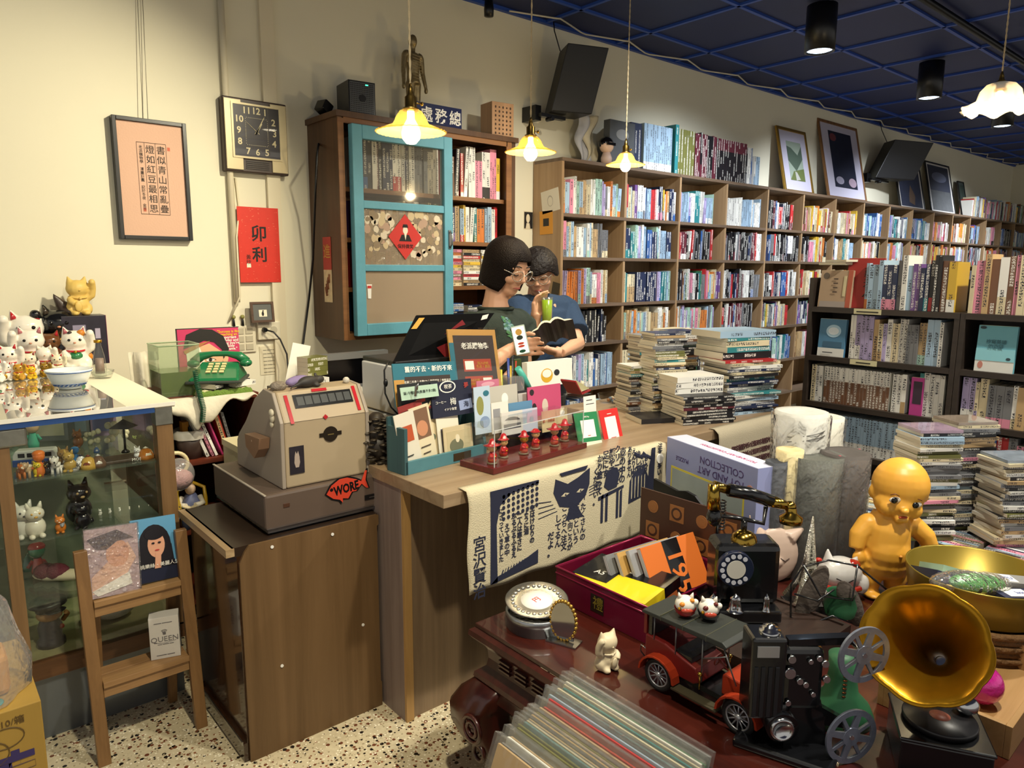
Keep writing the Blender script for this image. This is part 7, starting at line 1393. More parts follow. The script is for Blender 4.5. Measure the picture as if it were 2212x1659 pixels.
leaning('tall carved-frame picture of dark flowers leaning on the wall', 1786, 1872, 250, gwood, lav, [('print', rc(.22, .80, .16, .88), M('dark_flowers', '#1d2030', .4, vary=.5, vscale=12)), ('print', ell(.32, .80, .08, .05), pm_('#6a2f34')), ('print', ell(.36, .25, .1, .05), pm_('#8f8a9a')), ('print', ell(.68, .24, .1, .06), pm_('#a08a98'))], .03)
leaning('dark photo of a dog on gravel, leaning behind the far speaker', 1936, 1992, 338, blackpl, pm_('#cfcac4'), [('print', rc(.08, .92, .06, .94), M('gravel_photo', '#3a3f52', .4, vary=.4, vscale=20)), ('print', [(.4, .15), (.6, .1), (.66, .3), (.5, .5), (.42, .3)], pm_('#6a5648'))], .02)
leaning('dark seascape photo in black frame leaning on the wall', 2004, 2058, 343, blackpl, pm_('#cfcac4'), [('print', rc(.08, .92, .06, .94), pm_('#2e3242')), ('print', rc(.08, .92, .06, .45), M('sea_photo', '#5a5c5e', .4, vary=.4, vscale=15)), ('print', ell(.5, .72, .3, .1), pm_('#5f6478'))], .02)
leaning('small dark framed picture at the end of the leaning row', 2066, 2080, 388, blackpl, pm_('#3c4440'), [('print', rc(.1, .9, .1, .9), pm_('#28332c'))], .015, Y=BY + .12)
t, w, h = box_at('photo_album', 'grey picture album facing out beside the navy volumes', 'book', 1318, 1372, 262, BY + .03, BZ, .06, M('album_grey', '#4c4f52', .5, vary=.3, vscale=15)); m = MB(); m.prism(ell(w * .5, h * .7, w * .25, h * .12), -.001, 0, ax='y'); m.build('print', pm_('#8d8f90'), t)
P = ony(1312, 345, BY + .01); t = thing('toy_doll', 'small black-haired toy doll at the corner of the bookcase top', 'doll', (P.x, BY + .02, BZ)); h = ony(1312, 294, BY).z - BZ; m = MB(); m.lathe([(0, 0), (.2, 0), (.22, .2), (.14, .42), (0, .45)], 14); m.build('body', M('doll_body', '#b9a092', .5), t); m = MB(); m.ball((0, 0, .66), (.3, .26, .28)); m.build('head', M('doll_skin', '#d6b49a', .4), t); m = MB(); m.ball((0, .04, .74), (.32, .28, .27)); m.build('hair', eyeblk, t); m = MB(); m.bx(-.22, .22, -.27, -.2, .66, .76); m.build('mask', eyeblk, t); t.scale = (h, h, h)
for k, (px, c, lab) in enumerate(((1256, '#b9b9bd', 'grey and red paper ribbon hanging behind the large speaker'), (1272, '#c9bfa4', 'cream twisted paper ribbon hanging behind the large speaker'))):
 tag(sheet('paper_ribbon', None, lambda u, v: (ony(px - 8 + 22 * u + 5 * math.sin(v * 9 + k), 300, 3.66).x, 3.66 + .02 * math.sin(u * 6 + v * 5), ony(px, 248, 3.66).z - v * .33), 6, 16, pm_(c)), lab, 'paper')
def end_paper(name, label, py0, py1, px0, px1, c, rot=0.0, items=(), wall=False, txt_=None):
 if wall: p = ony((px0 + px1) / 2, (py0 + py1) / 2, YW); X = Matrix.Translation((p.x, YW - .001, p.z)); w = abs(ony(px1, py0, YW).x - ony(px0, py0, YW).x)
 else: p = onx((px0 + px1) / 2, (py0 + py1) / 2, BX0); X = Matrix.Translation((BX0 - .001, p.y, p.z)) @ Matrix.Rotation(-PI / 2, 4, 'Z'); w = abs(onx(px1, py0, BX0).y - onx(px0, py0, BX0).y)
 h = abs((ony if wall else onx)(px0, py1, YW if wall else BX0).z - (ony if wall else onx)(px0, py0, YW if wall else BX0).z); t = thing(name, label, 'paper'); t.matrix_world = X @ Matrix.Rotation(rot, 4, 'Y'); boxes('sheet', pm_(c), t, [(-w / 2, w / 2, -.001, .0005, -h / 2, h / 2)])
 for k, (pts, mc) in enumerate(items): m = MB(); m.prism([((x - .5) * w, (z - .5) * h) for x, z in pts], -.001 - .0005 * (k + 1), -.001, ax='y'); m.build('print', pm_(mc), t)
end_paper('pencil_sketch', 'white pencil sketch of a face on the bookcase end', 410, 458, 1170, 1208, '#cfc6b2', -.15, [(ell(.5, .5, .16, .25), '#a9a090'), (ell(.5, .48, .13, .2), '#cfc6b2')]); end_paper('orange_card', 'orange card with a small black photo on the bookcase end', 456, 506, 1166, 1194, '#c98a2c', -.03, [(rc(.28, .72, .35, .68), '#1d1a18')])
end_paper('photo_card', 'black photo card with a pale face on the bookcase end', 610, 646, 1192, 1208, '#3a3226', .2); end_paper('portrait_card', 'black portrait card with a pale face on the bare wall strip', 456, 496, 1131, 1151, '#d9ccae', 0, [(rc(.05, .95, .05, .95), '#191513'), (ell(.45, .6, .2, .24), '#d9ccae'), ([(.2, .05), (.7, .05), (.6, .35), (.3, .35)], '#d9ccae')], True)
def facing(label, y1, w, z, h, c, lean, items=(), txts=(), th=.02, name='hardback', x=DX):
 t = thing(name, label, 'book', rot=(0, 0, 0)); t.matrix_world = Matrix.Translation((x, y1, z + .0006)) @ Matrix.Rotation(-PI / 2, 4, 'Z') @ Matrix.Rotation(-lean, 4, 'X'); boxes('cover', pm_(c), t, [(0, w, 0, th, 0, h)]); boxes('pages', M('page_cream', '#cbbd98'), t, [(.002, w - .002, .002, th - .002, h, h + .001)])
 for k, (pts, mc) in enumerate(items): m = MB(); m.prism([(a * w, b * h) for a, b in pts], -.0006 * (k + 1), 0, ax='y'); m.build('print', pm_(mc), t)
 for s, sz, mc, a, b, v in txts: text(s, sz, t, pm_(mc), (a * w, -.004, b * h), vertical=v)
 return t
facing('tan paperback set with brown-striped edge at the far end of the top board', 1.66, .15, RZ[0], .17, '#a88f74', .12, [(ell(.18, .85, .1, .09), '#5f5348'), (rc(.05, .95, 0, .16), '#9a8f88'), (rc(.86, 1, 0, 1), '#a8523c'), (rc(.74, .82, .3, .85), '#c2b690')], [('▬▬▬▬', .02, '#4a3a30', .5, .6, True)], th=.05)
facing('tall red hardback with black brush title on the top board', 1.545, .16, RZ[0], .225, '#9a2420', .10, [], [('蔣夫人', .045, '#1a1210', .62, .5, True)], th=.012, x=DX + .02)
flat('book', (DX + .09, 1.60, RZ[0] + .195), 1.2, .17, .12, .012, 'pale blue', rd, 'pale grey book lying across the striped set', 'book'); flat('book', (DX + .09, 1.575, RZ[0] + .2085), 1.0, .17, .12, .01, 'white', rd, 'white book lying atop the pale grey one', 'book')
facing('blue picture book with white band facing out on the second dark shelf', 1.645, .125, RZ[1], .175, '#4a7a9c', .08, [(rc(0, 1, 0, .22), '#d6d6d2'), (ell(.55, .68, .28, .17), '#a9cbe0'), (rc(.2, .9, .25, .4), '#3a5f7a'), (ell(.55, .68, .2, .1), '#d8e4ee')], [('▬▬▬▬', .012, '#3a3a40', .4, .11, False)])
facing('pale blue paperback facing out on the second bookshelf', .985, .135, RZ[1], .185, '#6fb0bf', .08, [(rc(0, 1, 0, .24), '#d2d2cc'), (ell(.15, .14, .07, .08), '#b5786a'), (rc(0, 1, .24, .5), '#84bfca'), (ell(.85, .3, .06, .03), '#2a3c44'), (ell(.12, .95, .08, .03), '#2a3c44')], [('抄寫英語\n的奇蹟', .018, '#2f5a66', .5, .6, False)])
facing('magenta comic with black photo facing out at the end of the comics shelf', 1.215, .05, RZ[2], .165, '#b53a86', .0, [(rc(.2, .9, .3, .9), '#3a2a3a')], th=.012)
facing('orange patterned book facing out beside the discs', .685, .13, RZ[2], .165, '#b5762c', .05, [(rc(.0, 1, .1, .5), '#7a4a1c'), (rc(.1, .9, .6, .9), '#c9943c')])
for k, (z, y) in enumerate(((RZ[0], 1.42), (RZ[1], 1.42))): t = thing('shelf_label', 'cream label strip on the %s board of the first dark bookshelf' % ('top' if k == 0 else 'second'), 'label', (RX - .0025, y, z - .012)); boxes('strip', M('label_strip', '#cfc8a0', .6), t, [(-.001, 0, -.06, .06, -.012, .012)]); text(('▬▬▬▬▬▬', '▬▬▬▬')[k], .016, t, ink, (-.0016, 0, 0), FX)
t = thing('wooden_pedestal', 'reddish brown wooden pedestal beyond the counter end', 'stand', (3.27, 2.10, 0)); boxes('body', wood('pedestal_red', '#6d3a1c', '#55290f', 'z', 6), t, [(0, .25, 0, .3, 0, .84)])
t = thing('arched_ornament', 'grey arched window-shaped ornament on the brown pedestal', 'ornament', (3.28, 2.10, .8405)); gy = M('stone_grey', '#8d897c', .6); m = MB(); m.prism([(0, 0), (.17, 0), (.17, .17)] + ell(.085, .17, .085, .085, 14, 0, PI) + [(0, .17)], 0, .05, ax='y'); m.build('body', gy, t); m = MB(); m.prism([(.03, .03), (.14, .03), (.14, .17)] + ell(.085, .17, .055, .055, 12, 0, PI) + [(.03, .17)], -.002, .0, ax='y'); m.build('opening', M('dark_glass', '#1d2226', .2), t)
m = MB(); [m.tube([(.085, -.003, .17), (.085 + math.cos(k * PI / 6) * .055, -.003, .17 + math.sin(k * PI / 6) * .055)], .003, 4) for k in range(7)]; m.tube([(.085, -.003, .03), (.085, -.003, .17)], .004, 4); [m.tube([(.03, -.003, .06 + .03 * k), (.14, -.003, .06 + .03 * k)], .003, 4) for k in range(4)]; m.build('mullions', gy, t)
stack('book', (3.50, 2.62, .0), 0, 2, .20, .15, (.40, .41), 'pale', rd, '%s bundle of cream books, %s of two piled behind the pedestal', 'book', 'bundles behind the pedestal', jit=0); stack('book', (3.50, 2.62, .82), 0, 9, .20, .15, (.03, .034), 'pale', rd, '%s volume, %s from the top of the pile behind the pedestal', 'book', 'volumes behind the pedestal', jit=.006)
# on the carved table
T5 = TZ + .0006
def pl(O, px, py):  # photo point -> coordinates in the upright plane through O that faces the camera
 d = (O - CP).dot(FW) / F_PX; return None
class PF:
 """an upright frame at a table point: x to the right, y away, z up; p() reads photo pixels into it"""
 def __init__(s, px, py, z, back=0.0):
  s.O = onz(px, py, z); s.O += FWH * back; s.k = (s.O - CP).dot(FW) / F_PX; s.px, s.py = px, py; s.z = z
 def p(s, x, y): return ((x - s.px) * s.k, (s.py - y) * s.k)
 def mat(s, t): t.matrix_world = Matrix.Translation(s.O) @ Matrix((RTH, FWH, UZ)).transposed().to_4x4()
chrome = M('chrome', '#c4c6c8', .15, 1.0); pbrass = M('polished_brass', '#a88a3c', .18, 1.0); blk2 = M('black_enamel', '#0d0e11', .22, coat=.3)
t = thing('biscuit_tin', 'open square maroon tin holding yellow packets and orange books', 'tin', (1.375, 1.065, T5)); w, d, h = .38, .345, .10; tin = M('tin_maroon', '#6d1230', .25, .3, coat=.3)
boxes('body', tin, t, [(0, w, 0, .004, 0, h), (0, w, d - .004, d, 0, h), (0, .004, .004, d - .004, 0, h), (w - .004, w, .004, d - .004, 0, h), (.004, w - .004, .004, d - .004, 0, .004)], bev=.0015)
m = MB(); rim = [(0, 0), (w, 0), (w, d), (0, d)]; m.tube([(*p, h) for p in rim], .004, 6, closed=True); m.tube([(*p, h * .82) for p in rim], .003, 6, closed=True); m.build('rim', M('tin_rim', '#8a1c42', .2, .4), t); text('禮', .04, t, M('tin_gold', '#7a6a22', .4), (-.0012, d * .52, .045), FX); boxes('label', M('tin_label', '#20140f', .4), t, [(-.001, 0, d * .46, d * .6, .02, .07)])
t = thing('packet', 'yellow and black paper packet lying in the maroon tin', 'packet', (1.47, 1.245, T5 + .062), rot=(-.04, -.12, .1)); boxes('packet', M('packet_yellow', '#d6bf1c', .4), t, [(-.075, .02, -.13, .13, 0, .03)]); boxes('black_part', blk2, t, [(.02, .10, -.13, .14, 0, .031), (-.04, .02, .02, .141, .0301, .0315)]); text('A5', .03, t, white, (.0, .07, .0322), (0, 0, -PI / 2)); text('LIFE', .05, t, white, (.055, .02, .0322), (0, 0, -PI / 2))
orb = M('cloth_orange', '#c4641c', .6)
def obook(label, k, c, th, w, h_):
 tt = thing('cloth_book', label, 'book', (1.515 - .018 * k, 1.135 + .032 * k, T5 + .008), rot=(-.50, 0, -.08), group='books in the maroon tin'); boxes('cover', c, tt, [(0, w, 0, th, 0, h_)], bev=.001); boxes('pages', M('page_grey', '#a9aab4', .7), tt, [(-.0008, .004, .002, th - .002, .002, h_ - .002)]); return tt
t = obook('orange book with black band and figures leaning in the maroon tin', 0, orb, .016, .225, .19); boxes('black_band', blk2, t, [(.085, .15, -.0008, 0, 0, .1904)]); text('195', .085, t, orb, (.118, -.0014, .098), (PI / 2, PI / 2, 0), bold=.001)
for k, (c, lab) in enumerate((('#8f9094', 'grey-edged book second in the maroon tin'), ('#b08a4a', 'tan book third in the maroon tin'), ('#6d6f70', 'dark grey thin book fourth in the maroon tin'))): obook(lab, k + 1, pm_(c), .014, .21, .178 - .012 * k)
P = onz(1150, 1345, T5); t = thing('film_tin', 'round silver tin with dark contents at the table corner', 'tin', (1.232, 1.335, T5)); r = .082; m = MB(); m.lathe([(0, 0), (r, 0), (r, .026), (r + .003, .028), (r + .003, .044), (r - .002, .047), (r - .004, .03), (0, .03)], 40); m.build('body', M('tin_silver', '#9da0a4', .3, .9), t); m = MB(); m.lathe([(0, .04), (r - .008, .038)], 30); m.build('dark_contents', M('tin_dark', '#101012', .3, bump=.8, bscale=60), t)
t = thing('silver_plate', 'embossed silver plate with white centre resting tilted on the film tin', 'plate', (1.24, 1.345, T5 + .058), rot=(.10, -.10, 0)); r = .085; m = MB(); m.lathe([(0, 0), (.045, 0), (.05, .003), (r, .007), (r + .001, .009), (r - .002, .0095), (.05, .006), (.0, .003)], 40); m.build('plate', M('plate_silver', '#8d8c8a', .25, .9), t); m = MB(); m.lathe([(0, .0065), (.043, .0065), (.043, .004)], 30); m.build('white_centre', white, t); m = MB()
for k in range(26): a = k * 2 * PI / 26; m.ball((math.cos(a) * .066, math.sin(a) * .066, .0085), (.006, .006, .003), 7)
m.build('embossing', M('plate_bright', '#c9c7c0', .2, .9), t); text('円', .022, t, redp, (0, 0, .007), FZ)
P = onz(1222, 1395, T5); t = thing('mirror_stand', 'small silver mirror stand with scalloped gilt edge', 'ornament', (P.x + .01, P.y + .02, T5), .35); boxes('base', steel, t, [(-.022, .022, -.045, .04, 0, .004)]); m = MB(); m.X = Matrix.Translation((0, 0, .058)); m.prism([(math.cos(a * PI / 15) * .034, math.sin(a * PI / 15) * .05) for a in range(30)], -.004, .004, ax='x'); m.prism([(-.03, -.05), (.03, -.05), (.026, .0), (-.026, 0)], -.003, .003, ax='x'); m.build('mirror', M('mirror_silver', '#a9a9a6', .1, 1), t); m = MB()
for a in range(26): m.ball((0, math.cos(a * PI / 13) * .036, .058 + math.sin(a * PI / 13) * .052), (.006, .0055, .0055), 7)
m.build('gilt_edge', gilt, t)
P = onz(1310, 1443, T5); lucky_cat((P.x, P.y, T5), .10, 'cream unpainted lucky cat on the carved table', body='#cfc0a0', plain=True, coin=True, eyes=False, arm=-1, rough=.5, off=.7)
t = thing('toy_car', 'red and black tin toy vintage car with spoked wheels', 'toy car', (1.30, .825, T5), -PI / 2); cr = M('car_red', '#6d1c1a', .35, .3); co_ = M('car_fender', '#a8381c', .35, .3); roofm = M('car_roof', '#272b28', .55); hw = .052
m = MB(); m.prism([(-.15, .04), (.16, .04), (.16, .052), (-.15, .052)], -hw + .008, hw - .008, ax='y'); m.build('chassis', blk2, t); m = MB(); m.prism([(-.155, .05), (-.02, .05), (.0, .062), (-.015, .088), (-.06, .10), (-.10, .112), (-.155, .115)], -hw, hw, ax='y'); m.build('rear_body', cr, t, bev=.003); m = MB(); m.prism([(.04, .05), (.155, .05), (.155, .085), (.15, .092), (.05, .10), (.04, .095)], -.036, .036, ax='y'); m.build('bonnet', co_, t, bev=.004)
m = MB(); m.prism([(-.165, .166), (-.16, .175), (.05, .180), (.062, .172), (.06, .166)], -hw - .006, hw + .006, ax='y'); m.build('roof', roofm, t, bev=.002); m = MB(); [m.bx(x, x + .0015, -hw - .0065, hw + .0065, .166, .1795) for x in (-.11, -.05, .01)]; m.build('roof_seams', M('seam_olive', '#4a4a38', .5), t)
boxes('cab_back', cr, t, [(-.16, -.152, -hw, hw, .115, .167)]); boxes('interior', blk2, t, [(-.15, -.03, -hw + .006, hw - .006, .088, .105), (-.15, -.14, -hw + .004, hw - .004, .1, .165)])
for y in (-hw, hw):
 for p_, q_ in (((-.13, .11), (-.13, .167)), ((-.07, .10), (-.07, .167)), ((.0, .065), (-.0, .168)), ((.05, .168), (.085, .095)), ((.0, .12), (.06, .15))): m = MB(); m.cyl((p_[0], y, p_[1]), (q_[0], y, q_[1]), .0016, n=6); m.build('roof_post', M('post_grey', '#6d6e70', .4, .6), t)
 for sx in (-.105, .10): m = MB(); s_ = 1 if y > 0 else -1; pts = [(sx + math.cos(a * PI / 9) * .05, .038 + math.sin(a * PI / 9) * .046) for a in range(10)]; m.prism(pts + [(x_ * .0 + sx + (x_ - sx) * .9, (z_ - .038) * .92 + .038) for x_, z_ in pts[::-1]], y, y + s_ * .024, ax='y'); m.build('fender', co_, t)
 boxes('running_board', M('tread_plate', '#55503f', .4, .5), t, [(-.06, .055, min(y, y * 1.5), max(y, y * 1.5), .03, .034)])
 m = MB(); m.ball((.12, y * 1.02, .10), (.008, .007, .008), 10); m.cyl((.12, y * 1.02, .10), (.134, y * 1.02, .10), .007, .010, 12); m.ball((.0, y * 1.1, .085), .006, 8); m.cyl((0, y * 1.1, .05), (0, y * 1.1, .085), .002, n=6); m.build('lamp', pbrass, t)
 for sx in (-.105, .10):
  wy = y * 1.22; wh = MB(); wh.tube([(sx + math.cos(a * PI / 14) * .0325, wy, .038 + math.sin(a * PI / 14) * .0325) for a in range(28)], .0055, 8, closed=True); wo = wh.build('wheel', M('tyre_black', '#0e0e0f', .6), t); m = MB(); m.tube([(sx + math.cos(a * PI / 14) * .0265, wy - .002, .038 + math.sin(a * PI / 14) * .0265) for a in range(28)], .0022, 6, closed=True)
  for a in range(12): m.cyl((sx, wy, .038), (sx + math.cos(a * PI / 6) * .026, wy, .038 + math.sin(a * PI / 6) * .026), .0018, n=5)
  m.ball((sx, wy, .038), (.008, .007, .008), 10); m.build('spokes', M('spoke_grey', '#a4a6ac', .35, .7), wo)
m = MB(); m.tube([(.045, -.02, .10), (.02, -.02, .115)], .002, 6); m.tube([(.02 + math.cos(a * PI / 6) * .004, -.02 + math.sin(a * PI / 6) * .014, .115 + math.cos(a * PI / 6) * .013) for a in range(12)], .0016, 5, closed=True); m.build('steering_wheel', M('wheel_red', '#7a2a1c', .4), t); m = MB(); m.tube([(-.155, -.03, .06), (-.18, -.035, .07), (-.185, -.03, .05), (-.17, -.03, .04)], .002, 5); m.build('rear_handle', chrome, t)
rz_ = T5 + .180
for y, x, c, lab, pt in ((.90, 1.285, '#a3181c', 'round white lucky cat in red bowl body on the toy car roof', '#d9862c'), (.855, 1.31, '#15171a', 'round white lucky cat with black base on the toy car roof', '#5a1a16')):
 t = thing('round_cat', lab, 'figurine', (x, y, rz_), face_cam((x, y), .2)); m = MB(); m.lathe([(0, 0), (.014, .001), (.022, .008), (.0245, .018)], 20); m.build('base', glaze(c), t); m = MB(); m.ball((0, 0, .026), (.0235, .0225, .02), 18); [m.cyl((s_ * .012, 0, .04), (s_ * .016, 0, .053), .007, .001, 8) for s_ in (-1, 1)]; m.ball((.02, -.01, .036), .007, 8); m.build('body', glaze('#e3ddd2'), t)
 m = MB(); m.ball((-.010, -.017, .032), (.007, .005, .006), 8); m.ball((.012, -.012, .04), (.006, .006, .005), 8); m.build('patch', glaze(pt), t); m = MB(); m.ball((0, -.021, .019), (.014, .005, .006), 8); m.build('bib', glaze('#b0402c'), t); m = MB(); m.ball((-.016, -.017, .022), .004, 8); m.build('bell', gold, t)
t = thing('wooden_tray', 'dark brown wooden tray box under the black telephone', 'tray', (1.415, .74, T5)); boxes('body', wood('tray_brown', '#33221a', '#20140f', 'x', 6), t, [(0, .36, 0, .012, 0, .055), (0, .36, .24, .252, 0, .055), (0, .012, .012, .24, 0, .055), (.348, .36, .012, .24, 0, .055), (.012, .348, .012, .24, .045, .05)])
F = PF(1625, 1352, T5 + .056, .06); t = thing('antique_telephone', 'black and brass antique rotary telephone with cradle handset', 'telephone'); F.mat(t); k = F.k
def bxp(nm, mt, x0, x1, y0, y1, d0, d1, bev=.0, par=None): (a, c), (b, e) = F.p(x0, y1), F.p(x1, y0); return boxes(nm, mt, par or t, [(a, b, d0, d1, c, e)], bev=bev)
bxp('base', blk2, 1532, 1690, 1325, 1352, -.05, .10, .006); bxp('body', blk2, 1556, 1694, 1192, 1325, -.01, .09, .016)
dc = F.p(1592, 1238); m = MB(); m.cyl((dc[0], -.014, dc[1]), (dc[0], -.032, dc[1]), 38 * k, n=36); dial = m.build('dial', M('dial_navy', '#161d33', .3), t, bev=.002); m = MB(); m.cyl((dc[0], -.032, dc[1]), (dc[0], -.034, dc[1]), 20 * k, n=28); m.build('dial_centre', M('dial_white', '#b9b7ae', .4), dial); m = MB()
for a in range(11): x, z = dc[0] + math.cos(.9 + a * .46) * 29 * k, dc[1] + math.sin(.9 + a * .46) * 29 * k; m.cyl((x, -.032, z), (x, -.0335, z), 5 * k, n=12)
m.build('number_holes', M('hole_pale', '#b4b7c2', .3), dial)
bc = F.p(1622, 1195); m = MB(); m.lathe([(28 * k, 0), (28 * k, 4 * k), (24 * k, 16 * k), (12 * k, 24 * k), (0, 26 * k)], 28, at=(bc[0], .03, bc[1])); m.build('bell', pbrass, t); m = MB(); m.cyl((bc[0], .03, bc[1] + 24 * k), (bc[0], .03, bc[1] + 46 * k), 5 * k, n=10); m.build('bell_knob', blk2, t)
m = MB(); m.tube([(*[F.p(1565, 1180)[0], .04], F.p(1565, 1180)[1]), (F.p(1565, 1140)[0], .04, F.p(1565, 1140)[1]), (F.p(1622, 1148)[0], .04, F.p(1622, 1148)[1]), (F.p(1665, 1158)[0], .04, F.p(1665, 1158)[1]), (F.p(1668, 1120)[0], .04, F.p(1668, 1120)[1])], 5 * k, 8); m.tube([(bc[0], .04, F.p(0, 1148)[1]), (bc[0], .04, F.p(0, 1195)[1])], 6 * k, 8); m.build('cradle', blk2, t)
hs = [(*F.p(x, y),) for x, y in ((1552, 1080), (1585, 1083), (1680, 1108), (1720, 1120))]; m = MB(); m.tube([(hs[1][0], .04, hs[1][1]), ((hs[1][0] + hs[2][0]) / 2, .04, (hs[1][1] + hs[2][1]) / 2 + 4 * k), (hs[2][0], .04, hs[2][1])], 14 * k, 12); m.ball((hs[0][0] + .004, .03, F.p(0, 1140)[1]), (17 * k, 17 * k, 22 * k), 12); m.build('handset', blk2, t)
m = MB(); m.tube([(hs[0][0], .04, hs[0][1] + 8 * k), (hs[1][0], .04, hs[1][1])], 10 * k, 10); m.tube([(hs[0][0], .035, hs[0][1] + 12 * k), (hs[0][0] + .002, .03, F.p(0, 1122)[1])], [12 * k, 15 * k], 12); m.build('mouthpiece', pbrass, t); m = MB(); m.tube([(hs[2][0], .04, hs[2][1]), (hs[3][0], .04, hs[3][1])], [13 * k, 9 * k], 10); m.ball((hs[3][0], .04, hs[3][1]), 13 * k, 12); m.lathe([(0, 0), (24 * k, 0), (24 * k, 14 * k), (12 * k, 22 * k), (10 * k, 34 * k)], 22, at=(hs[3][0], .03, F.p(0, 1153)[1])); m.build('earpiece', pbrass, t)
for x, y0, y1, r in ((1545, 1250, 1224, 9), (1592, 1272, 1240, 14), (1657, 1275, 1245, 8)): a = F.p(x, y0); m = MB(); kk = 70 if y0 else 0; m.lathe([(r * 1.3 * k, 0), (r * k, 4 * k), (r * .8 * k, 24 * k), (r * .9 * k, 28 * k), (r * .3 * k, 34 * k), (0, 38 * k)], 14, at=(a[0], -.042, F.p(0, 1325)[1])); m.build('chrome_knob', chrome, t)
m = MB(); a = F.p(1576, 1110); m.tube([(a[0] + .01 * math.sin(i * .9), .05 + .008 * math.cos(i * .9), a[1] - i * .00115) for i in range(70)], .0022, 5); m.build('coiled_cord', blk2, t)
F = PF(1690, 1640, T5, .02); t = thing('toy_projector', 'black toy film projector with two grey metal reels', 'toy projector'); F.mat(t); k = F.k
m = MB(); m.X = Matrix.Rotation(-.55, 4, 'Z'); m.bx(-.085, .105, -.03, .05, 0, .016); m.build('base', blk2, t, bev=.005); bxp('lamp_house', blk2, 1616, 1690, 1372, 1555, -.01, .055, .006); bxp('plate', M('plate_alu', '#b4b6bb', .3, .8), 1626, 1672, 1388, 1412, -.0125, -.0095)
m = MB(); [m.bx(*[F.p(1622 + 15 * j, 0)[0], F.p(1630 + 15 * j, 0)[0]], -.0125, -.0098, F.p(0, 1548)[1], F.p(0, 1435)[1]) for j in range(4)]; m.build('vent_ribs', M('rib_black', '#1b1d22', .3), t)
c = F.p(1662, 1372); m = MB(); m.lathe([(22 * k, 0), (22 * k, 5 * k), (16 * k, 6 * k), (16 * k, 12 * k), (10 * k, 13 * k), (9 * k, 17 * k), (0, 18 * k)], 24, at=(c[0], .02, c[1])); m.build('chimney_cap', chrome, t)
bxp('body', blk2, 1690, 1775, 1400, 1540, .0, .045, .010); a, b, c_, d_ = [F.p(*q) for q in ((1700, 1400), (1835, 1395), (1835, 1378), (1700, 1385))]; m = MB(); m.prism([a, b, c_, d_], .01, .03, ax='y'); m.build('reel_arm', blk2, t); m = MB(); m.prism([F.p(1700, 1540), F.p(1775, 1520), F.p(1800, 1640), F.p(1690, 1640)], .005, .04, ax='y'); m.build('column', blk2, t); m = MB(); m.prism([F.p(1780, 1540), F.p(1835, 1572), F.p(1835, 1590), F.p(1770, 1580)], .01, .03, ax='y'); m.build('pedestal', blk2, t)
lc = F.p(1690, 1575); m = MB(); m.cyl((lc[0] - .0, -.012, lc[1]), (lc[0], .06, lc[1] + .006), 34 * k, n=26); m.ball((lc[0], .02, F.p(0, 1540)[1]), 26 * k, 14); m.cyl((lc[0], .02, 0.016), (lc[0], .02, lc[1]), 20 * k, n=16); m.build('motor', blk2, t); m = MB(); m.lathe([(26 * k, 0), (26 * k, 6 * k), (20 * k, 8 * k), (19 * k, 3 * k), (0, 3 * k)], 26); o_ = m.build('lens_ring', chrome, t); o_.rotation_euler = (PI / 2, 0, 0); o_.location = (lc[0] - .002, -.012, lc[1])
for x, y, r in ((1700, 1452, 14), (1722, 1470, 8), (1702, 1420, 10), (1735, 1478, 7), (1773, 1430, 9), (1760, 1418, 7), (1742, 1425, 6), (1752, 1500, 6), (1700, 1520, 7), (1778, 1465, 9)): c = F.p(x, y); m = MB(); m.cyl((c[0], -.002, c[1]), (c[0], -.008, c[1]), r * k, r * k * .8, 16); m.build('chrome_knob', chrome, t)
reelm = M('reel_grey', '#7d8496', .45, .6, vary=.25, vscale=120)
for x, y in ((1838, 1393), (1826, 1578)):
 c = F.p(x, y); R = 61 * k; m = MB(); m.X = Matrix.Translation((c[0], -.03, c[1])) @ Matrix.Rotation(.25, 4, 'Z') @ Matrix.Rotation(.3, 4, 'Y')
 def ringp(r0, r1, m=m):
  n = 48; A_ = [[m.pt((math.cos(i * 2 * PI / n) * r, yy, math.sin(i * 2 * PI / n) * r)) for i in range(n)] for r, yy in ((r0, -.0025), (r1, -.0025), (r1, .0025), (r0, .0025))]
  for p_, q_ in zip(A_, A_[1:] + A_[:1]): m.skin(p_, q_, 0, False)
 ringp(R * .80, R); m.cyl((0, -.003, 0), (0, .003, 0), R * .34, n=26)
 for j in range(8):
  a = j * PI / 4; w_ = R * (.07 if j % 2 else .13); ca, sa = math.cos(a), math.sin(a); m.prism([(ca * R * .3 - sa * w_, sa * R * .3 + ca * w_), (ca * R * .3 + sa * w_, sa * R * .3 - ca * w_), (ca * R * .82 + sa * w_ * .8, sa * R * .82 - ca * w_ * .8), (ca * R * .82 - sa * w_ * .8, sa * R * .82 + ca * w_ * .8)], -.0024, .0024, ax='y')
 rl = m.build('reel', reelm, t); m = MB(); m.cyl((c[0], .02, c[1]), (c[0], -.036, c[1]), R * .08, n=12); m.build('hub', chrome, rl)
F = PF(1835, 1585, T5, .05); t = thing('ceramic_stand', 'green ceramic stand with a copper strip behind the film reels', 'ornament'); F.mat(t); k = F.k; gc = M('jade_green', '#2a5f3e', .5); m = MB(); m.lathe([(0, 0), (62 * k, 0), (64 * k, 14 * k), (54 * k, 40 * k), (34 * k, 66 * k), (27 * k, 110 * k), (30 * k, 150 * k), (0, 152 * k)], 28, wob=lambda u, r, z: 1 + .10 * math.cos(u * 4 * PI) * (1 if z < 50 * k else .3)); m.build('body', gc, t); m = MB()
for j in range(7): m.ball((-8 * k, -30 * k - j * .0, (62 + j * 9) * k), (5 * k, 2.5 * k, 2.6 * k), 8)
m.build('copper_strip', M('copper', '#8a5a3a', .3, .9), t)
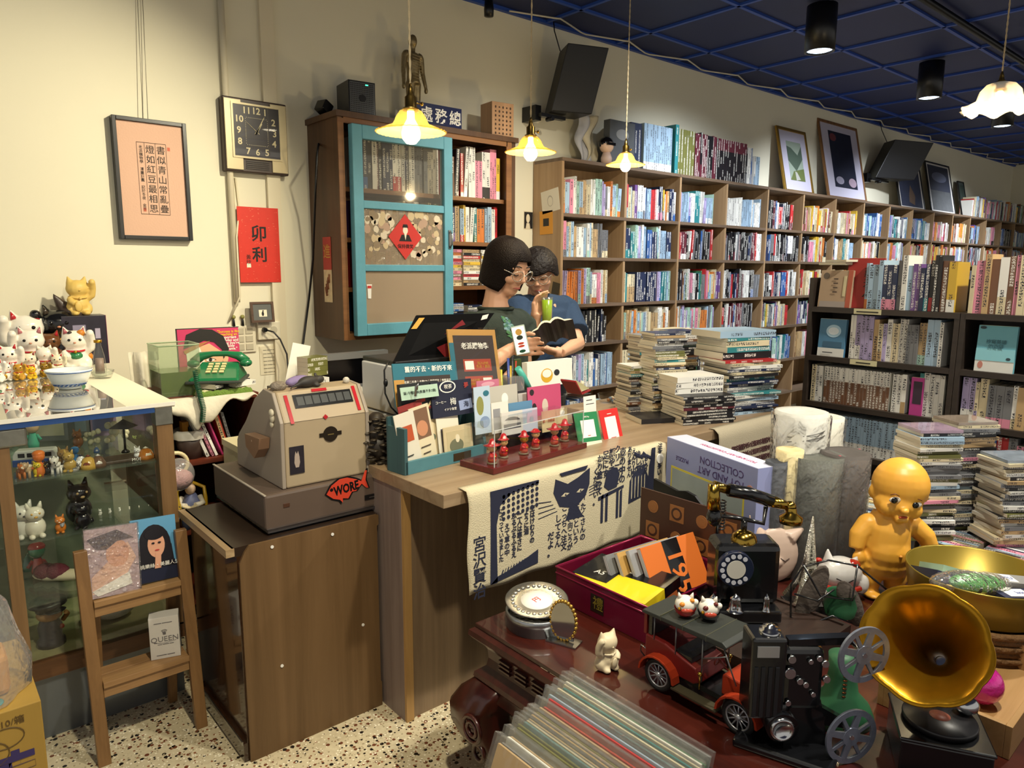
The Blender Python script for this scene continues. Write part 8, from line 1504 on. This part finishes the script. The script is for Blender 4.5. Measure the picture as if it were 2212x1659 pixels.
F = PF(2046, 1672, T5, .04); t = thing('toy_gramophone', 'toy gramophone with large golden flower horn on a black base', 'gramophone'); F.mat(t); k = F.k; m = MB(); m.X = Matrix.Rotation(-.35, 4, 'Z'); s_ = 84 * k; m.bx(-s_, s_, -s_, s_, 0, 82 * k); m.bx(-s_ * 1.04, s_ * 1.04, -s_ * 1.04, s_ * 1.04, 82 * k, 90 * k); m.build('base', blk2, t, bev=.003)
m = MB(); m.lathe([(0, 90 * k), (70 * k, 90 * k), (72 * k, 100 * k), (70 * k, 104 * k), (0, 105 * k)], 40, at=(.0, 0, 0)); tt_ = m.build('turntable', M('record_black', '#1b1a1c', .35), t); m = MB(); m.lathe([(0, 105.5 * k), (20 * k, 105.5 * k), (20 * k, 104 * k)], 24); m.build('record_label', M('record_red', '#8a4a38', .5), tt_)
m = MB(); m.cyl((30 * k, -s_ * 1.02, 14 * k), (30 * k, -s_ * 1.1, 14 * k), 42 * k, n=26); m.build('dial_plate', M('dial_alu', '#8d8c88', .4, .7), t)
mo = F.p(1976, 1384); throat = Vector((mo[0] + 140 * k, 125 * k, mo[1] - 130 * k)); mv = Vector((mo[0], -30 * k, mo[1])); ax = (mv - throat); L_ = ax.length; ax.normalize(); q_ = ax.to_track_quat('Z', 'Y').to_matrix().to_4x4()
hornm = M('horn_gold', '#a87a18', .28, .85, vary=.12, vscale=30); m = MB(); m.X = Matrix.Translation(throat) @ q_; pr = []
for i in range(19): v = i / 18; pr.append(((14 + 106 * v ** 1.9) * k, v * L_ - (18 * k * max(0, v - .9) * 10 * .6)))
N = 64
for i, (r, z) in enumerate(pr):
 f_ = max(0, (i - 6) / 12); R_ = [m.pt((math.cos(2 * PI * j / N) * r * (1 + .045 * f_ * abs(math.cos(4 * 2 * PI * j / N))), math.sin(2 * PI * j / N) * r * (1 + .045 * f_ * abs(math.cos(4 * 2 * PI * j / N))), z)) for j in range(N)]
 if i: m.skin(prev_, R_, 0)
 prev_ = R_
o_ = m.build('horn', hornm, t); md = o_.modifiers.new('s', 'SOLIDIFY'); md.thickness = .0025
m = MB(); m.tube([tuple(throat - ax * .002), tuple(throat - ax * .03), (throat.x - .01, throat.y - .02, 118 * k), (40 * k, 40 * k, 108 * k)], [13 * k, 13 * k, 12 * k, 14 * k], 10); m.build('elbow', chrome, t); m = MB(); m.ball((62 * k, 10 * k, 122 * k), (26 * k, 20 * k, 20 * k), 14); m.build('sound_box', chrome, t)
F = PF(1912, 1292, T5, .03); t = thing('baby_doll', 'large bald yellow vinyl baby doll standing among the toys', 'doll'); F.mat(t); k = F.k; P3 = lambda x, y, d=0: (F.p(x, y)[0], d, F.p(x, y)[1]); m = MB(); vin = M('doll_vinyl', '#e6a83c', .42, sub=.1)
m.ball(P3(1934, 1048), (56 * k, 56 * k, 58 * k), 24); m.ball(P3(1925, 1082, -12 * k), (48 * k, 42 * k, 34 * k), 20); m.ball(P3(1895, 1088, -30 * k), (17 * k,) * 3, 12); m.ball(P3(1948, 1094, -28 * k), (20 * k,) * 3, 12); m.ball(P3(1916, 1087, -58 * k), (9 * k, 8 * k, 7 * k), 10); m.ball(P3(1918, 1108, -44 * k), (16 * k, 12 * k, 10 * k), 10)
m.ball(P3(1990, 1073, 4 * k), (8 * k, 10 * k, 16 * k), 10); m.ball(P3(1880, 1066, 10 * k), (6 * k, 10 * k, 14 * k), 10)
m.tube([P3(1918, 1112), P3(1914, 1140), P3(1912, 1180), P3(1912, 1222)], [34 * k, 46 * k, 50 * k, 50 * k], 16); m.ball(P3(1912, 1190, -14 * k), (46 * k, 42 * k, 44 * k), 16); m.ball(P3(1912, 1222), (52 * k, 46 * k, 34 * k), 16); [m.ball(P3(x, 1136), (24 * k,) * 3, 12) for x in (1874, 1962)]; m.ball(P3(1916, 1140), (52 * k, 34 * k, 30 * k), 14)
m.tube([P3(1872, 1135), P3(1852, 1158, -6 * k), P3(1845, 1185, -14 * k)], [22 * k, 20 * k, 15 * k], 12); m.ball(P3(1850, 1202, -20 * k), (15 * k, 12 * k, 16 * k), 12); m.tube([P3(1966, 1135), P3(1995, 1160, -6 * k), P3(2008, 1190, -14 * k)], [22 * k, 20 * k, 15 * k], 12); m.ball(P3(2012, 1205, -20 * k), (15 * k, 12 * k, 16 * k), 12)
for x0_, y0_, dx, dy in ((1844, 1214, -4, 14), (1852, 1217, 2, 14), (1860, 1214, 7, 10), (1866, 1203, 9, 6), (2010, 1216, 0, 14), (2018, 1216, 4, 12), (2024, 1210, 7, 8)): m.tube([P3(x0_, y0_, -22 * k), P3(x0_ + dx, y0_ + dy, -26 * k)], [6 * k, 4.5 * k], 8)
for x in (1885, 1940): m.tube([P3(x, 1218), P3(x - 1, 1255, -4 * k), P3(x, 1284)], [27 * k, 24 * k, 19 * k], 14); m.ball(P3(x, 1284, -14 * k), (19 * k, 28 * k, 8 * k), 12)
blob(m, 'body', vin, t, .0042, 4)
eb = lambda x, y, d, rx, rz, mt, nm: MB().ball(P3(x, y, d), (rx * k, 3.2 * k, rz * k), 12).build(nm, mt, t)
for x, y, d in ((1896, 1066, -50 * k), (1940, 1076, -50 * k)): eb(x + 3, y, d + 2 * k, 12, 7, M('eye_white', '#d8cfc0', .3), 'eye_white'); eb(x, y, d - 2 * k, 7, 6.5, eyeblk, 'eye')
for a, b, c in (((1888, 1055), (1897, 1052), (1905, 1057)), ((1932, 1065), (1942, 1062), (1952, 1066))): m = MB(); m.tube([P3(*a, -49 * k), P3(*b, -52 * k), P3(*c, -52 * k)], 1.1 * k, 5); m.build('eyebrow', M('brow_brown', '#6d3a14', .5), t)
eb(1915, 1101, -55 * k, 10, 2.5, M('doll_lips', '#a83a22', .4), 'lips'); eb(1918, 1186, -55 * k, 4, 3, M('navel_shade', '#b87a20', .5), 'navel')
F = PF(1745, 1335, T5, .0); t = thing('tower_model', 'silver glitter model of a lattice tower on a black plinth', 'model'); F.mat(t); k = F.k; bxp('plinth', blk2, 1698, 1788, 1302, 1335, -.02, .05, .002); m = MB(); g2 = M('silver_glitter', '#b9b5a8', .25, .9, bump=1.0, bscale=300)
for sx in (-1, 1):
 for sy in (-1, 1): m.tube([(sx * 34 * k, .015 + sy * 30 * k, 33 * k), (sx * 17 * k, .015 + sy * 15 * k, 75 * k), (sx * 7 * k, .015 + sy * 6 * k, 120 * k), (0, .015, 225 * k)], [9 * k, 7 * k, 5 * k, 1.5 * k], 6)
for z, r in ((70, 20), (112, 11), (90, 15)): m.bx(-r * k, r * k, .015 - r * k, .015 + r * k, z * k, (z + 6) * k)
for j in range(10): z = 125 + j * 9; r = 9 * (1 - j / 12); m.bx(-r * k, r * k, .015 - r * k, .015 + r * k, z * k, (z + 3) * k)
m.build('tower', g2, t)
F = PF(1695, 1300, T5, .14); t = thing('cat_mask', 'pale pink plaster cat mask leaning behind the telephone', 'mask'); F.mat(t); k = F.k; m = MB(); m.ball(P3(1705, 1240), (52 * k, 18 * k, 62 * k), 22); m.cyl(P3(1668, 1195), P3(1648, 1150), 18 * k, 3 * k, 12); m.cyl(P3(1735, 1200), P3(1765, 1180), 18 * k, 3 * k, 12); m.ball(P3(1700, 1250, -12 * k), (22 * k, 12 * k, 16 * k)); blob(m, 'mask', M('pink_plaster', '#d9bfae', .4), t, .004, 3); m = MB(); m.tube([P3(1672, 1232, -16 * k), P3(1682, 1238, -19 * k), P3(1690, 1234, -19 * k)], 1.2 * k, 5); m.tube([P3(1712, 1240, -19 * k), P3(1722, 1247, -18 * k), P3(1732, 1242, -15 * k)], 1.2 * k, 5); m.build('closed_eye', M('brow_grey', '#5a4a44', .5), t)
F = PF(1815, 1300, T5, .02); t = thing('fox_mask_cat', 'white and red papier-mache cat beside the baby doll', 'figurine'); F.mat(t); k = F.k; m = MB(); m.ball(P3(1815, 1240), (48 * k, 32 * k, 36 * k), 20); m.cyl(P3(1790, 1215), P3(1786, 1186), 13 * k, 2 * k, 10); m.cyl(P3(1842, 1225), P3(1852, 1200), 12 * k, 2 * k, 10); m.ball(P3(1815, 1280), (40 * k, 30 * k, 24 * k), 16); m.ball(P3(1862, 1262, -10 * k), (14 * k, 12 * k, 22 * k), 12); blob(m, 'body', glaze('#dcd9d4', 'papier'), t, .004, 3); m = MB(); m.ball(P3(1838, 1218, -8 * k), (17 * k, 14 * k, 11 * k), 10); m.tube([P3(1778, 1262, -26 * k), P3(1815, 1270, -34 * k), P3(1850, 1264, -26 * k)], 6 * k, 8); m.ball(P3(1766, 1210, -6 * k), (8 * k, 6 * k, 6 * k), 8); m.build('red_paint', glaze('#a8281c', 'paint'), t); m = MB(); m.tube([P3(1795, 1240, -32 * k), P3(1818, 1250, -33 * k), P3(1832, 1244, -30 * k)], 1.3 * k, 5); m.build('smile', ink, t)
F = PF(1770, 1380, T5, .03); t = thing('wire_shoe_form', 'grey felt slipper soles tangled in black wire beside the golden horn', 'ornament'); F.mat(t); k = F.k; m = MB(); m.X = Matrix.Translation(P3(1765, 1300)) @ Matrix.Rotation(.35, 4, 'Y'); m.ball((0, .02, 0), (26 * k, 10 * k, 72 * k), 16); m.X = Matrix.Translation(P3(1850, 1320)) @ Matrix.Rotation(-.45, 4, 'Y'); m.ball((0, .02, 0), (24 * k, 10 * k, 58 * k), 16); m.X = Matrix.Translation(P3(1770, 1375)); m.ball((0, .01, 0), (56 * k, 30 * k, 22 * k), 14); m.build('felt_sole', M('grey_felt', '#4f463f', .9, bump=.3, bscale=80), t)
m = MB(); W_ = lambda *a: m.tube([P3(x, y, d * k) for x, y, d in a], 2.2 * k, 6); W_((1712, 1345, -10), (1712, 1270, 0), (1735, 1232, 5), (1790, 1216, 5), (1850, 1226, 0), (1895, 1262, -5), (1930, 1290, -5)); W_((1735, 1225, 0), (1772, 1290, -10), (1840, 1300, -10), (1850, 1222, 0)); W_((1712, 1340, -10), (1750, 1350, -20), (1795, 1330, -20), (1840, 1350, -12)); W_((1720, 1290, 0), (1765, 1300, -12), (1800, 1275, -10)); m.build('wire', blk2, t); m = MB(); m.lathe([(30 * k, 0), (34 * k, 20 * k), (26 * k, 44 * k), (30 * k, 50 * k)], 20, at=P3(1830, 1345, 20 * k)); m.build('green_pot', gc, t)
A_ = Vector((1.905, 1.10, T5)); B_ = Vector((2.03, 1.53, T5)); t = thing('puzzle_box', 'large pale blue picture box standing upside down behind the telephone', 'box'); ux = (A_ - B_).normalized(); L_ = (A_ - B_).length; hh = .864 - TZ; ny = UZ.cross(ux); t.matrix_world = Matrix.Translation(B_) @ Matrix((ux, ny, UZ)).transposed().to_4x4()
pbx = M('periwinkle_card', '#8f97c4', .4); boxes('box', pbx, t, [(0, L_, 0, .085, 0, hh)], bev=.001); boxes('yellow_border', M('border_yellow', '#cfc24a', .4), t, [(.03, L_ - .05, -.0006, 0, .03, hh - .095)]); boxes('art_print', M('misty_print', '#9aa6a8', .4, vary=.35, vscale=6), t, [(.037, L_ - .057, -.001, 0, .037, hh - .102)]); boxes('top_band', M('card_white', '#c9cce0', .4), t, [(.0, L_, .001, .084, hh, hh + .001)])
text('TOY AND ART\nCOLLECTION', .034, t, M('plum_ink', '#4a3a6a', .5), (L_ * .64, -.0012, hh - .052), (PI / 2, PI, 0)); text('PUZZLE', .02, t, M('plum_ink', '#4a3a6a'), (L_ * .2, -.0012, hh - .06), (PI / 2, PI, 0)); text('TOY AND ART COLLECTION', .02, t, M('pink_ink', '#b03a6a', .5), (L_ * .6, .04, hh + .0014), (0, 0, PI)); m = MB(); [m.cyl((x, y0, z), (x, y0 - .001, z), .016, n=16) for x, y0, z in ((L_ - .028, -.0006, hh - .075),)]; m.build('seal', M('seal_peach', '#c48a78', .5), t)
a, b, c_ = ony(1382, 1052, 1.30), ony(1540, 1140, 1.08), None; t = thing('printed_board', 'brown board with tan ring and square pattern behind the maroon tin', 'board'); A_ = Vector((1.655, 1.43, T5 + .0)); B_ = Vector((1.69, 1.06, T5)); A_.x = 1.765; B_.x = 1.765; A_.y = 1.425; ux = (B_ - A_).normalized(); L_ = (B_ - A_).length; h2 = onx(1382, 1052, 1.765).z - TZ; t.matrix_world = Matrix.Translation(A_) @ Matrix((ux, UZ.cross(ux), UZ)).transposed().to_4x4()
h2 = max(.2, min(.27, h2)); boxes('board', M('board_brown', '#3f261a', .4), t, [(0, L_, 0, .006, 0, h2)]); tanp = M('ring_tan', '#8a5a30', .45)
for i in range(4):
 for j in range(3):
  m = MB(); cx_, cz_ = L_ * (.14 + .25 * i), h2 * (.2 + .3 * j); s2 = .026
  if (i + j) % 2: m.prism([(cx_ - s2, cz_ - s2), (cx_ + s2, cz_ - s2), (cx_ + s2, cz_ + s2), (cx_ - s2, cz_ + s2)], -.001, 0, ax='y');
  m.prism(ell(cx_, cz_, .02, .02, 16), -.0016, 0, ax='y', m=1 if (i + j) % 2 else 0); m.prism(ell(cx_, cz_, .013, .013, 14), -.0022, 0, ax='y', m=0)
  m.build('ring_motif', [tanp, M('board_brown', '#3f261a')], t)
t = thing('black_divider', 'black plastic divider with a curved top before the pale blue box', 'divider'); A_ = Vector((1.86, 1.45, T5)); B_ = Vector((1.80, 1.12, T5)); ux = (B_ - A_).normalized(); t.matrix_world = Matrix.Translation(A_) @ Matrix((ux, UZ.cross(ux), UZ)).transposed().to_4x4(); m = MB(); m.prism([(0, 0), (.33, 0), (.33, .22), (.22, .235), (.19, .255), (.15, .26), (.11, .25), (.0, .262)], 0, .01, ax='y'); m.build('panel', M('divider_black', '#0a0a0b', .5), t)
for k_, (px, py, x0, x1, yt, c, lab, st) in enumerate(((1755, 1180, 1700, 1760, 895, '#bdbbb2', 'white paper scroll with black lines in a clear bag', 1), (1800, 1180, 1755, 1800, 905, '#c8c4b6', 'second white paper roll standing beside the scroll', 0), (1722, 1200, 1690, 1722, 975, '#c9b98a', 'cream wrapped roll before the white scrolls', 0), (1770, 1200, 1722, 1790, 992, '#55564f', 'grey checked cloth roll in a clear bag', 2), (1700, 1200, 1664, 1690, 1000, '#3a3d44', 'dark grey roll beside the pale blue box', 0), (1836, 1200, 1800, 1850, 985, '#4a4440', 'dark cloth roll with red piping in a clear bag', 3))):
 P = onz(px, py, .5); P = Vector((2.12 + .05 * (k_ % 2), 1.02 + .0 * k_, T5)); Yp = (1.12, 1.16, 1.08, 1.04, 1.09, .98)[k_]; a, b = ony(x0, yt, Yp), ony(x1, yt, Yp); t = thing('wrapped_roll', lab, 'roll', ((a.x + b.x) / 2, Yp, T5)); w = b.x - a.x; h = a.z - TZ; r = w / 2
 m = MB(); r *= .86; m.lathe([(0, 0), (r * .9, 0), (r, h * .5), (r, h), (r * .8, h - .005), (0, h - .01)], 18, wob=lambda u, rr, z: 1 + .05 * math.sin(u * 25)); m.build('roll', M('roll_' + c[1:], c, .8, vary=.12, vscale=60) if st != 2 else M('roll_check', '#55564f', .8, vary=.5, vscale=150), t)
 if st == 1: m = MB(); [m.tube([(math.cos(a_ * PI / 10) * r * 1.01, math.sin(a_ * PI / 10) * r * 1.01, h * z_ + .004 * a_) for a_ in range(-10, 1)], .0012, 4) for z_ in (.93, .90, .62)]; m.build('black_lines', ink, t)
 if st == 3: m = MB(); m.tube([(-r, -.01, 0), (-r * .9, -.012, h)], .004, 6); m.tube([(r * .8, -.02, .1), (r, -.012, h)], .004, 6); m.build('red_piping', M('piping_red', '#a83a4a', .6), t)
 m = MB(); m.lathe([(r * 1.06, .001), (r * 1.08, h * .6), (r * 1.14, h * .98)], 20, wob=lambda u, rr, z: 1 + .06 * math.sin(u * 38 + z * 30)); m.build('plastic_sleeve', glass('clear_sleeve', (.97, .97, .97), .1, 1.6, .05, bump=.8, bscale=30), t)
A_ = onz(1880, 1500, T5); t = thing('shallow_box', 'pale wooden shallow box with a pink ball, behind the gramophone', 'box', (1.575, .335, T5), .02); lw = wood('pale_box_wood', '#b08a5c', '#94703f', 'x', 6); boxes('sides', lw, t, [(0, .40, .0, .012, 0, .07), (0, .40, .238, .25, 0, .07), (0, .012, .012, .238, 0, .07), (.388, .40, .012, .238, 0, .07), (.012, .388, .012, .238, 0, .008)], bev=.001)
P = ony(2118, 1507, .42); t = thing('pink_ball', 'shiny pink wrapped ball in the wooden drawer', 'ball', (1.735, .435, T5 + .0095 + .043)); MB().ball((0, 0, 0), .043, 24).build('ball', M('pink_foil', '#c42a8a', .2, .2, coat=.6, bump=.5, bscale=40), t)
bs = wood('basket_weave', '#6a4a22', '#3f2a10', 'x', 20, .8); t = thing('wicker_basket', 'woven brown basket under the round gold tin', 'basket', (2.06, .55, T5)); m = MB(); [m.tube([(math.cos(a * PI / 20) * (.155 + .004 * (j % 2)), math.sin(a * PI / 20) * (.155 + .004 * (j % 2)), .008 + j * .015) for a in range(40)], .009, 6, closed=True) for j in range(6)]; m.lathe([(0, .002), (.15, .002)], 24); m.build('weave', M('wicker', '#6a4a24', .8, vary=.4, vscale=60, bump=.8, bscale=80), t)
t = thing('gold_tin', 'large round gold tin bowl heaped with wrapped packets', 'tin', (2.06, .55, T5 + .097)); r = .165; m = MB(); m.lathe([(0, .003), (r * .92, .003), (r, .09), (r + .004, .092), (r + .004, .088), (r * .94, 0), (0, 0)], 44); m.build('body', M('tin_gold_dull', '#8f7a2c', .35, .6), t)
t = thing('green_packet', 'bright green packet in crinkled clear wrap in the gold tin', 'packet', (2.0, .535, T5 + .175), .15, rot=(.0, .12, -.45)); m = MB(); m.ball((0, 0, 0), (.085, .035, .022), 20); m.build('packet', M('packet_green', '#3f9a2c', .35), t); m = MB(); m.ball((-.02, 0, 0), (.125, .045, .03), 22); m.build('plastic_wrap', glass('crinkled_wrap', (.97, .97, .97)), t)
for k, (x, y, z, rz, c, lab, w_) in enumerate(((1.985, .635, .165, .9, '#1f2444', 'navy carton leaning inside the gold tin by the doll', .06), (2.02, .63, .17, 1.0, '#8fa890', 'pale green carton beside the navy one', .045), (2.09, .50, .160, -.7, '#7d7d7c', 'grey wrapped slab lying in the gold tin', .11), (2.06, .455, .145, -.5, '#1d2242', 'navy and white carton at the front of the gold tin', .075))): t = thing('carton', lab, 'carton', (x, y, T5 + z), rot=(.3 if k < 2 else .05, .3 if k < 2 else .1, rz)); boxes('body', pm_(c), t, [(-w_, w_, -.025, .025, -.012, .014)]); boxes('label', white, t, [(-w_ * .7, w_ * .2, -.018, .02, .014, .0146)]); text('knote' if k == 3 else 'EIFU', .018, t, pm_('#5f6fae'), (0, 0, .0152), FZ)
# disc bins and stacks
BXX, BYY = 2.40, .20; t = thing('disc_bin', 'dark low bin table packed with rows of disc cases', 'bin', (BXX, BYY, 0)); boxes('body', darkw, t, [(0, .80, 0, 1.18, 0, .475)]); [boxes('divider', darkw, t, [(.0, .80, y, y + .008, .475, .53)]) for y in (.0, .155, .31, .465, .62, .775, .93, 1.085)]
rc_ = random.Random(12)
for j in range(2, 7):
 x = .01; i = 0
 while x < .56:
  th = rc_.choice((.0105, .0105, .011, .022)); cn = rc_.choice(MIX['discl'] + ['yellow', 'red', 'pale blue', 'navy']); X = Matrix.Translation((BXX + x, BYY + .155 * j + .012, .4758)) @ Matrix.Rotation(-PI / 2, 4, 'X') @ Matrix.Translation((0, -.125 - rc_.uniform(-.004, .01) * 0, 0))
  mb = MB(); book_into(mb, th - .0008, .125, .138, Matrix.Identity(4), shade(PALC[cn], rc_), rc_, char=.007, pages=False); o_ = mb.build('jewel_case', SPINE); o_.matrix_world = X; tag(o_, '%s disc case, %s along row %s of the disc bin' % (cn, ORD[i], 'one two three four five'.split()[j - 2]), 'disc case', 'disc cases in the bin'); x += th; i += 1
topart = [M('inlay_%d' % i, c, .15, coat=.6, vary=.5, vscale=25) for i, c in enumerate(('#a88fa4', '#9a8a7c', '#8f9aa8'))]
SB = .6025
for k, (x, y, rz, n, lab) in enumerate(((2.475, .84, -.30, 31, 'stack nearest the baby doll'), (2.66, .80, -.25, 32, 'tall stack beside the nearest one'), (2.62, .64, -.3, 24, 'stack behind the golden tin'), (2.83, .70, -.2, 20, 'stack at the far side'))):
 z = stack('cd_case', (x, y, SB), rz - .35, n, .142, .125, (.0100, .0122), 'discl', rc_, '%s disc case, %s from the top of the ' + lab, 'disc case', 'disc cases stacked on the bin', jit=.009, pages=False, rj=.10)
 t = thing('cd_case', 'clear topped disc case with printed cover crowning the ' + lab, 'disc case', (x, y, z + .0004), rz - .35, 'disc cases stacked on the bin'); boxes('inlay', topart[k % 3], t, [(-.069, .069, -.06, .06, 0, .009)]); boxes('lid', acr, t, [(-.071, .071, -.0625, .0625, 0, .0104)])
# record crate at the table's near side
t = thing('record_crate', 'wooden crate of records in plastic sleeves before the carved table', 'crate', (.60, .60, .0)); boxes('side', lw, t, [(0, .48, -.012, .0, 0, .40), (0, .48, .43, .442, 0, .40), (-.012, .0, -.012, .442, 0, .40), (.468, .48, .0, .43, 0, .40), (.0, .468, .0, .43, .225, .24)])
rl_ = random.Random(9); names_ = ['tan', 'cream', 'cream', 'tan', 'white', 'grey', 'red', 'brown', 'black', 'olive', 'white', 'teal']; slv_ = glass('record_sleeve', (.97, .97, .96), .08, 1.2, .05, bump=.7, bscale=14, diff=(.8, .8, .78))
for i in range(24):
 lean = .28 + .10 * (i / 23); xb = .945 - .0125 * i; cn = rl_.choice(names_); cn = {0: 'grey', 1: 'green', 2: 'white', 3: 'cream', 8: 'pale blue', 9: 'red', 23: 'tan'}.get(i, cn); hgt = .345 + rl_.uniform(-.006, .01); y0 = .665 - .06 * i / 23 + rl_.uniform(-.006, .006)
 t = thing('record_sleeve', '%s record in clear sleeve, %s from the table in the crate' % (cn, ORD[i]), 'record', (xb, y0, .2405), rot=(0, lean, 0), group='records in the crate'); boxes('jacket', M('jacket_' + cn.replace(' ', '_'), PALC[cn], .5, vary=.15, vscale=12), t, [(0, .006, 0, .345, 0, hgt)]); boxes('plastic_sleeve', slv_, t, [(-.0016, .0076, -.006, .36, 0, hgt + .010 + rl_.uniform(0, .010))])
 if i == 23: m = MB(); [m.bx(-.0008, 0, .05, .27, z_, z_ + .0) for z_ in ()]; boxes('picture', M('picture_gold', '#7a5f1c', .5, vary=.6, vscale=30), t, [(-.0008, 0, .05, .29, .06, .29)])
 if i == 9: boxes('red_print', redp, t, [(-.0006, 0, .22, .30, .2, hgt - .01)])
 if i == 8: text('作曲集 MELODY', .03, t, M('print_navy', '#1c2036'), (-.0008, .16, hgt - .03), FX)
